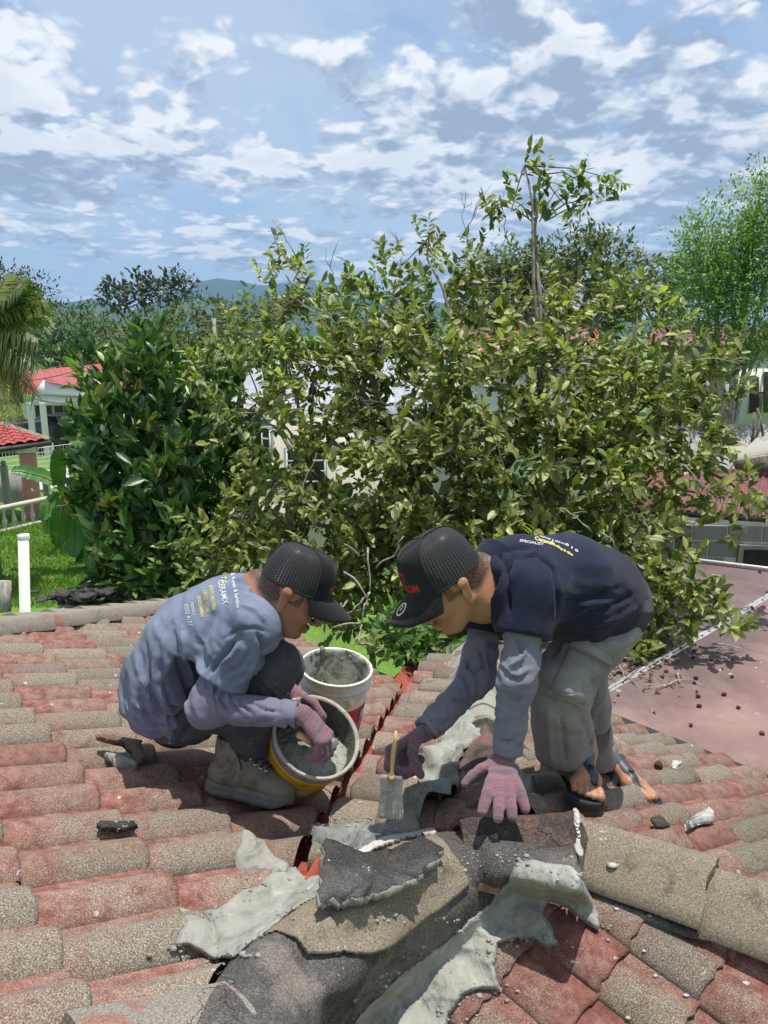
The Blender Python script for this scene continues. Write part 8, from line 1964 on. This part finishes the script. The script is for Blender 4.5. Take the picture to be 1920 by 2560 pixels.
# sandals
M_SANDAL = material('dark grey moulded sandal', paint_fn((.040, .046, .052), .45, .2, 20)); M_SANDAL_S = material('black sandal sole', paint_fn((.025, .025, .026), .7, .2, 20))
def sandal(parent, ank, B, sd, fvf):
    t = empty_part('sandal', parent, ank); w = lambda q: ank + B @ np.asarray(q, float)
    O = np.array([(-.075, 0), (-.062, .032), (-.01, .038), (.06, .038), (.12, .052), (.165, .050), (.196, .030), (.205, .0), (.196, -.028), (.165, -.048), (.12, -.052), (.06, -.038), (-.01, -.038), (-.062, -.032)]); k = 4; n_ = len(O) * k; tt = np.arange(n_) / k; i0 = tt.astype(int) % len(O); f_ = (tt % 1)[:, None]; g = lambda i: O[i % len(O)]
    Q = .5 * (2 * g(i0) + (g(i0 + 1) - g(i0 - 1)) * f_ + (2 * g(i0 - 1) - 5 * g(i0) + 4 * g(i0 + 1) - g(i0 + 2)) * f_ ** 2 + (3 * g(i0) - g(i0 - 1) - 3 * g(i0 + 1) + g(i0 + 2)) * f_ ** 3)
    V = [w((.06, 0, -.080))]; rows = [(.93, -.080), (.97, -.077), (1.0, -.076), (1.01, -.082), (1.0, -.104), (.97, -.106)]
    for r_, z in rows: V += [w((.065 + (q[0] - .065) * r_, q[1] * r_, z)) for q in Q]
    V = np.array(V); a = np.arange(n_); b = (a + 1) % n_; F4 = np.concatenate([np.stack([1 + a + r_ * n_, 1 + b + r_ * n_, 1 + b + (r_ + 1) * n_, 1 + a + (r_ + 1) * n_], 1) for r_ in range(5)]); F3 = np.stack([np.zeros(n_, int), 1 + b, 1 + a], 1)
    link_mesh('sole', npmesh('sole', V, [F4[:, ::-1], F3], True), M_SANDAL_S, t)
    bv = BVHTree.FromPolygons(fvf[0].tolist(), fvf[1].tolist())
    def on(x, y, off):
        h_ = bv.ray_cast(Vector(w((x, y, .05))), Vector(-B[:, 2]), .14); return np.array(h_[0]) + B[:, 2] * off if h_[0] is not None else w((x, y, -.078))
    def band(name, line, wd, nw=6, off=.005):
        line = np.array(line, float); m = 22; t_ = np.linspace(0, len(line) - 1, m); L = np.stack([np.interp(t_, np.arange(len(line)), line[:, c]) for c in (0, 1)], 1); wv = np.interp(t_, np.arange(len(line)), wd if hasattr(wd, '__len__') else [wd] * len(line)); tg = np.gradient(L, axis=0); tg /= np.linalg.norm(tg, axis=1, keepdims=True); nn = np.stack([-tg[:, 1], tg[:, 0]], 1)
        G = np.array([[on(*(L[i] + nn[i] * wv[i] * (j / nw - .5)), off if 0 < j < nw else off * .4) for j in range(nw + 1)] for i in range(m)])
        for _ in range(2): G[1:-1] = (G[1:-1] * 2 + G[:-2] + G[2:]) / 4
        i, j = np.meshgrid(np.arange(m - 1), np.arange(nw), indexing='ij'); q = (i * (nw + 1) + j).ravel(); F = np.stack([q, q + 1, q + nw + 2, q + nw + 1], 1)
        V = np.concatenate([G.reshape(-1, 3), G.reshape(-1, 3) - B[:, 2] * .003]); N0 = len(V) // 2
        return link_mesh(name, npmesh(name, V, np.concatenate([F, F[:, ::-1] + N0]), True), M_SANDAL, t)
    band('strap', [(.055, -.046), (.058, -.03), (.060, 0), (.058, .03), (.055, .046)], .034); band('strap', [(.065, sd * .004), (.095, sd * .012), (.125, sd * .020), (.150, sd * .0215)], [.045, .034, .026, .014]); band('strap', [(.052, -.048), (.01, -.044), (-.03, -.038)], .014)
    v, f = lathe_arrays([(0, .004), (.009, .0035), (.010, 0)], 6); link_mesh('rivet', npmesh('rivet', on(.100, sd * .013, .007) + v @ B.T, f), M_SANDAL_S, t)
    for k, (yy, L) in enumerate(((.031, .182), (.012, .186), (-.005, .180), (-.020, .170), (-.034, .158))):
        pass
    return t
sandal(mR, anN, B1 * FS, 1, fv[0]); sandal(mR, anF, B2 * FS, -1, fv[1])
B1 = B1 * FS
for ank, B, sd, vf in ((anN, B1, 1, fv[0]),):
    bv = BVHTree.FromPolygons(vf[0].tolist(), vf[1].tolist())
    for k, (yy, L) in enumerate(((.031, .180), (.012, .185), (-.005, .179), (-.020, .169), (-.034, .157))):
        p = ank + B @ np.array((L, sd * yy, .0)); h_ = bv.ray_cast(Vector(p), Vector(-B[:, 2]), .1)
        if h_[0] is None: continue
        s_ = .0062 if k == 0 else .0038; v, f = lathe_arrays([(0, .0008), (s_, .0006), (s_ * 1.1, -.001)], 10); link_mesh('toe_nail', npmesh('toe_nail', np.array(h_[0]) + v @ B.T, f, True), M_NAIL, mR)
# print across the upper back
bvR = BVHTree.FromPolygons(SVR.tolist(), SFR.tolist())
def z2(x, y): return 1180 + x * .18083, 1320 + y * .18083
for txt, a, b, h_, m_, bo in (("SPECIALIST", (655, 195), (985, 248), 9, M_WPRINT, .02), ("Ceramik", (860, 165), (1140, 250), 12, M_YPRINT, .05), ("Roofing & tiles", (1090, 225), (1390, 395), 8, M_YPRINT, .05), ("REPAIR & SERVICE", (940, 130), (1310, 250), 6, M_WPRINT, .02), ("0 1 0", (1290, 240), (1460, 345), 8, M_WPRINT, .04), ("STS", (290, 285), (450, 270), 6, M_WPRINT, .03)):
    cloth_text(mR, bvR, txt, z2(*a), z2(*b), h_, m_, bo, up=(.25, -.97))

# ============================================================ the air
def build_haze():
    bm = bmesh.new(); add_box(bm, (-7000, -800, -12), (7000, 6500, 400)); hz = bm_obj('haze', bm); hz['kind'] = 'stuff'; hz['label'] = 'thin blue humid air over the valley and the distant hills'
    mt = bpy.data.materials.new('humid air'); mt.use_nodes = True; nt = mt.node_tree; nt.nodes.clear(); o_ = nt.nodes.new('ShaderNodeOutputMaterial'); v_ = nt.nodes.new('ShaderNodeVolumePrincipled')
    v_.inputs['Color'].default_value = (.36, .63, 1.0, 1); v_.inputs['Density'].default_value = 0.00017; v_.inputs['Anisotropy'].default_value = 0.2
    nt.links.new(v_.outputs[0], o_.inputs['Volume']); hz.data.materials.append(mt); mt.cycles.homogeneous_volume = True if hasattr(mt.cycles, 'homogeneous_volume') else None
build_haze()
# ============================================================ buckets, trowel, brush
def bucket(name, base, up, face, R0, R1, Hh, mat, label, cat, wall=.004, ribs=((.86, .008), (.80, .008)), inner=None):
    t = empty(name, base, label, cat); up = unit(up); face = unit(np.asarray(face) - up * (np.asarray(face) @ up)); side = np.cross(up, face); M = np.array(basis(base, face, side, up))
    rr = lambda h: R0 + (R1 - R0) * h
    prof = [(0, 0), (R0 - .006, 0), (R0, .006)]
    for h in np.linspace(.05, .76, 8): prof.append((rr(h), h * Hh))
    for (h, e) in sorted(ribs): prof += [(rr(h), (h - .02) * Hh), (rr(h) + e, (h - .018) * Hh), (rr(h) + e, (h + .006) * Hh), (rr(h), (h + .008) * Hh)]
    prof += [(R1, .96 * Hh), (R1 + .005, .965 * Hh), (R1 + .006, Hh * .985), (R1 + .002, Hh), (R1 - .003, Hh - .002), (rr(.95) - wall, .94 * Hh)]
    for h in np.linspace(.9, .03, 8): prof.append((rr(h) - wall, h * Hh))
    prof.append((0, .03 * Hh)); v, f = lathe_arrays(prof, 64, M); n_ = 64; o = link_mesh('shell', npmesh('shell', v, f, True), mat, t)
    if inner: o.data.materials.append(inner); k = len(prof) - 11; mi = np.zeros(len(f), np.int32); mi[k * n_:] = 1; o.data.polygons.foreach_set('material_index', mi)
    return t, M, rr
upW = unit(NR * .35 + np.array([-.06, -.20, 1.0]))
bW = onL(838, 1838) + NR * .0
M_PAIL = material('stained white pail plastic', paint_fn((.78, .78, .72), .38, .28, 16, bumps=.1)); M_REDLAB = material('red label', paint_fn((.55, .02, .03), .4, .12, 20)); M_YEL = material('yellow bucket plastic', paint_fn((.66, .40, .015), .45, .55, 14)); M_CRUD = material('grey cement film', mortar_fn((.24, .245, .225)))
M_CRUDD = material('dark wet cement film', mortar_fn((.105, .105, .088), .3)); M_RIM = material('cement caked rim', mortar_fn((.42, .41, .36))); M_WIRE = material('galvanised wire', {'Base Color': (.45, .45, .44, 1), 'Roughness': .4, 'Metallic': .8}); M_BLUE = material('blue badge', {'Base Color': (.03, .09, .35, 1), 'Roughness': .4})
def inside_fn(n):
    p = n.pos(); a = n.noise(p, 17, 5, .7, .5); c = n.ramp(a, [(.36, (.12, .12, .10)), (.47, (.40, .40, .34)), (.56, (.66, .66, .58)), (.68, (.60, .62, .42))]); return {'Base Color': c, 'Roughness': .7, 'Normal': n.bump(a, .6, .01)}
M_PAILIN = material('crusted pail inside', inside_fn)
# white pail behind, mouth towards the camera
cW = W(822, 1838, 3.08); Hw = .36; topW = W(838, 1690, 2.99); upW = unit(topW - cW)
bk, MW, rW = bucket('white_pail', cW, upW, -AF, .114, .137, .32, M_PAIL, 'white plastic pail with a red label, crusted with cement, standing behind the yellow bucket', 'pail', inner=M_PAILIN)
def band_patch(name, M, rr, Hh, a0, a1, h0, h1, mat, parent, e=.0015, n_=24, slope=0.0):
    v, f = lathe_arrays([(rr(h) + e, h * Hh) for h in np.linspace(h0, h1, 6)], n_, M, a0, a1)
    if slope:
        Mi = np.linalg.inv(M); q = v @ Mi[:3, :3].T + Mi[:3, 3]; q[:, 2] += slope * (np.arctan2(q[:, 1], q[:, 0]) - a0); v = q @ M[:3, :3].T + M[:3, 3]
    return link_mesh(name, npmesh(name, v, f, True), mat, parent)
band_patch('red_label', MW, rW, .32, math.radians(-82), math.radians(-16) + 1.0 * 0, .18, .60, M_REDLAB, bk); band_patch('red_label', MW, rW, .32, math.radians(12), math.radians(95), .18, .60, M_REDLAB, bk)
lb = band_patch('badge', MW, rW, .32, math.radians(58), math.radians(76), .36, .57, M_BLUE, bk, .003, 8); band_patch('badge_disc', MW, rW, .32, math.radians(61), math.radians(73), .44, .55, M_WPRINT, bk, .0045, 8)
def handle(M, rr, Hh, hy, drop, parent, lug=True, r_=.0022, side=1, ang0=math.radians(95)):
    M = np.array(M); w = lambda x, y, z: M[:3, :3] @ np.array((x, y, z)) + M[:3, 3]; R_ = rr(hy) + .012; pts = []
    for k in range(25):
        a = math.pi * k / 24; x = R_ * math.cos(a); pts.append(w(*(np.array([math.cos(ang0), math.sin(ang0), 0]) * x + np.array([-math.sin(ang0), math.cos(ang0), 0]) * (-side) * math.sin(a) * (R_ + .012)) + np.array([0, 0, hy * Hh - math.sin(a) * drop])))
    tube('handle', pts, r_, M_WIRE, parent, 6)
    if lug:
        for s in (-1, 1): lumpy('lug', w(math.cos(ang0) * s * (R_ - .004), math.sin(ang0) * s * (R_ - .004), hy * Hh), .013, M_PAIL, parent=parent, amp=.1, scale=(1, 1, 1.2))
handle(MW, rW, .32, .74, .15, bk, ang0=math.radians(32))
r = np.random.default_rng(9)
for k in range(9):
    a, h = r.uniform(2.2, 4.1), r.uniform(.72, .95); M_ = MW; w = M_[:3, :3] @ np.array([(rW(h) - .006) * math.cos(a), (rW(h) - .006) * math.sin(a), h * .33]) + M_[:3, 3]
    lumpy('cement_crust', w, r.uniform(.006, .013), M_CRUD, parent=bk, amp=.6, seed=k, scale=(1, .7, 1.4))
# yellow bucket, leaning on the man's shin with its mouth to the upper right
mouth = W(792, 1840, 2.50); ax = unit(cam_dir(.36, .62, -.60)); baseY = mouth - ax * .285
yb, MY, rY = bucket('yellow_bucket', baseY, ax, cam_dir(.1, -.8, -.5), .110, .140, .285, M_YEL, 'tilted yellow bucket smeared with cement and half full of mortar, held by the squatting man', 'bucket', ribs=((.88, .006), (.80, .006)), inner=M_CRUDD)
band_patch('cement_smear', MY, rY, .285, -math.pi, math.pi, .85, .985, M_CRUD, yb, .0075, 64)
for k, (a0, a1, h0, h1, sl) in enumerate(((-.5, .1, .38, .52, .0), (.5, 1.15, .10, .34, .03), (-1.9, -1.3, .30, .55, .02))): band_patch('white_print', MY, rY, .285, a0, a1, h0, h1, M_WPRINT, yb, .0016, 10, sl)
v, f = lathe_arrays([(rY(1) - .004, .281), (rY(1) + .002, .289), (rY(1) + .0085, .287), (rY(1) + .0085, .275), (rY(1) + .004, .274)], 64, MY); link_mesh('cement_rim', npmesh('cement_rim', v, f, True), M_RIM, yb)
handle(MY, rY, .285, .86, .13, yb, lug=False, r_=.003, side=-1, ang0=math.radians(80))
# mortar in the bucket
Mi = np.array(MY); n_ = 60; G = []
for i in range(n_):
    for j in range(n_):
        x, y = (i / (n_ - 1) * 2 - 1), (j / (n_ - 1) * 2 - 1); rr_ = math.hypot(x, y); k = max(abs(x), abs(y)) / rr_ if rr_ > 1e-6 else 1; x *= k if rr_ > 1e-6 else 1; y *= k if rr_ > 1e-6 else 1
        G.append((x, y))
G = np.array(G); 
lv = .66; Rb = rY(lv) - .004
zdn = Mi[:3, :3].T @ np.array([0, 0, 1.0])           # world up in bucket axes
zz = lv * .285 - (G[:, 0] * zdn[0] + G[:, 1] * zdn[1]) / zdn[2] * Rb * .55
P_ = np.stack([G[:, 0] * Rb, G[:, 1] * Rb, zz], 1); rad_ = rY(np.clip(P_[:, 2] / .285, .05, .95)) - .0045; P_[:, :2] = G * rad_[:, None]
P_[:, 2] += .016 * fbm(P_ * 38, 4, 2) + .012 * np.maximum(0, fbm(P_ * 70, 3, 5)); P_[:, 2] = np.clip(P_[:, 2], .03, .27)
Vw = P_ @ Mi[:3, :3].T + Mi[:3, 3]; i, j = np.meshgrid(np.arange(n_ - 1), np.arange(n_ - 1), indexing='ij'); q = (i * n_ + j).ravel()
tag(link_mesh('bucket_mortar', npmesh('bucket_mortar', Vw, np.stack([q, q + n_, q + n_ + 1, q + 1], 1), True), M_MORTAR), 'lumpy wet grey green mortar filling the tilted yellow bucket', 'mortar')
# trowel under the gloved hand
tw_ = empty('trowel', W(830, 1860, 2.37), 'small trowel blade coated in pale wet mortar, held inside the yellow bucket', 'trowel')
px_ = [(775, 1872), (790, 1850), (815, 1843), (842, 1846), (848, 1856), (838, 1868), (815, 1879), (788, 1880)]
top = [W(x, y, 2.315) for k, (x, y) in enumerate(px_)]; c_ = np.mean(top, 0); me = bpy.data.meshes.new('blade'); m = len(top); dn_ = np.array([0, 0, -.004])
V = [tuple(c_ + (0, 0, .004))] + [tuple(p) for p in top] + [tuple(p + dn_) for p in top]; me.from_pydata(V, [], [(0, 1 + k, 1 + (k + 1) % m) for k in range(m)] + [(1 + k, 1 + m + k, 1 + m + (k + 1) % m, 1 + (k + 1) % m) for k in range(m)])
link_mesh('blade', me, M_MORTAR, tw_, True); tube('handle', [W(745, 1835, 2.30), W(790, 1862, 2.34)], .011, M_WOOD, tw_, 8)
# brush
br = empty('paint_brush', W(980, 2040, 2.07), 'wide brush with a pale wooden handle and mortar clogged bristles held over the ridge', 'brush')
hd = [(990, 1828, 2.09), (988, 1850, 2.09), (984, 1880, 2.10), (981, 1905, 2.105), (980, 1925, 2.11), (979, 1936, 2.11), (978, 1943, 2.11)]; hp_ = [W(*q) for q in hd]
v, f = tube_arrays(hp_, [.007, .010, .012, .011, .009, .013, .024], 14, True, .55); link_mesh('handle', npmesh('handle', v, f, True), M_WOOD, br)
axb = unit(W(976, 2050, 2.12) - W(979, 1940, 2.11)); fc = unit(np.cross(axb, AR)); sb_ = np.cross(fc, axb)
if sb_ @ AR < 0: sb_ = -sb_
def slabbox(name, p, L, w0, w1, th, mat, seg=1, jag=0, n_=1):
    bm = bmesh.new(); 
    M = basis(p, sb_, fc, axb)
    vs = [(-w0, -th, 0), (w0, -th, 0), (w0, th, 0), (-w0, th, 0), (-w1, -th, L), (w1, -th, L), (w1, th, L), (-w1, th, L)]
    vv = [bm.verts.new(M @ Vector(q)) for q in vs]
    for q in ((3, 2, 1, 0), (4, 5, 6, 7), (0, 1, 5, 4), (1, 2, 6, 5), (2, 3, 7, 6), (3, 0, 4, 7)): bm.faces.new([vv[k] for k in q])
    bmesh.ops.bevel(bm, geom=bm.edges[:], offset=.0025, segments=2, affect='EDGES'); return bm_obj(name, bm, mat, br, False)
p0 = W(979, 1940, 2.11); M_CLOG = material('pale mortar on bristles', mortar_fn((.40, .41, .36))); M_FERR = material('cement smeared ferrule', paint_fn((.34, .35, .32), .5, .5, 30, .3))
slabbox('ferrule', p0, .042, .030, .030, .009, M_FERR); bt = Batch(); r = np.random.default_rng(4)
for k in range(420):
    u_, v_ = r.uniform(-1, 1), r.uniform(-1, 1); a = p0 + axb * .040 + sb_ * u_ * .028 + fc * v_ * .007; b = a + axb * r.uniform(.066, .082) + sb_ * u_ * .006 + r.normal(0, .0012, 3); bt.tube([a, (a + b) / 2 + r.normal(0, .0006, 3), b], .0013, 4, False, r.random())
o = bt.build('bristles', M_CLOG, br); o['kind'] = 'stuff'; slabbox('mortar_clog', p0 + axb * .045, .068, .0275, .0325, .0066, M_CLOG)
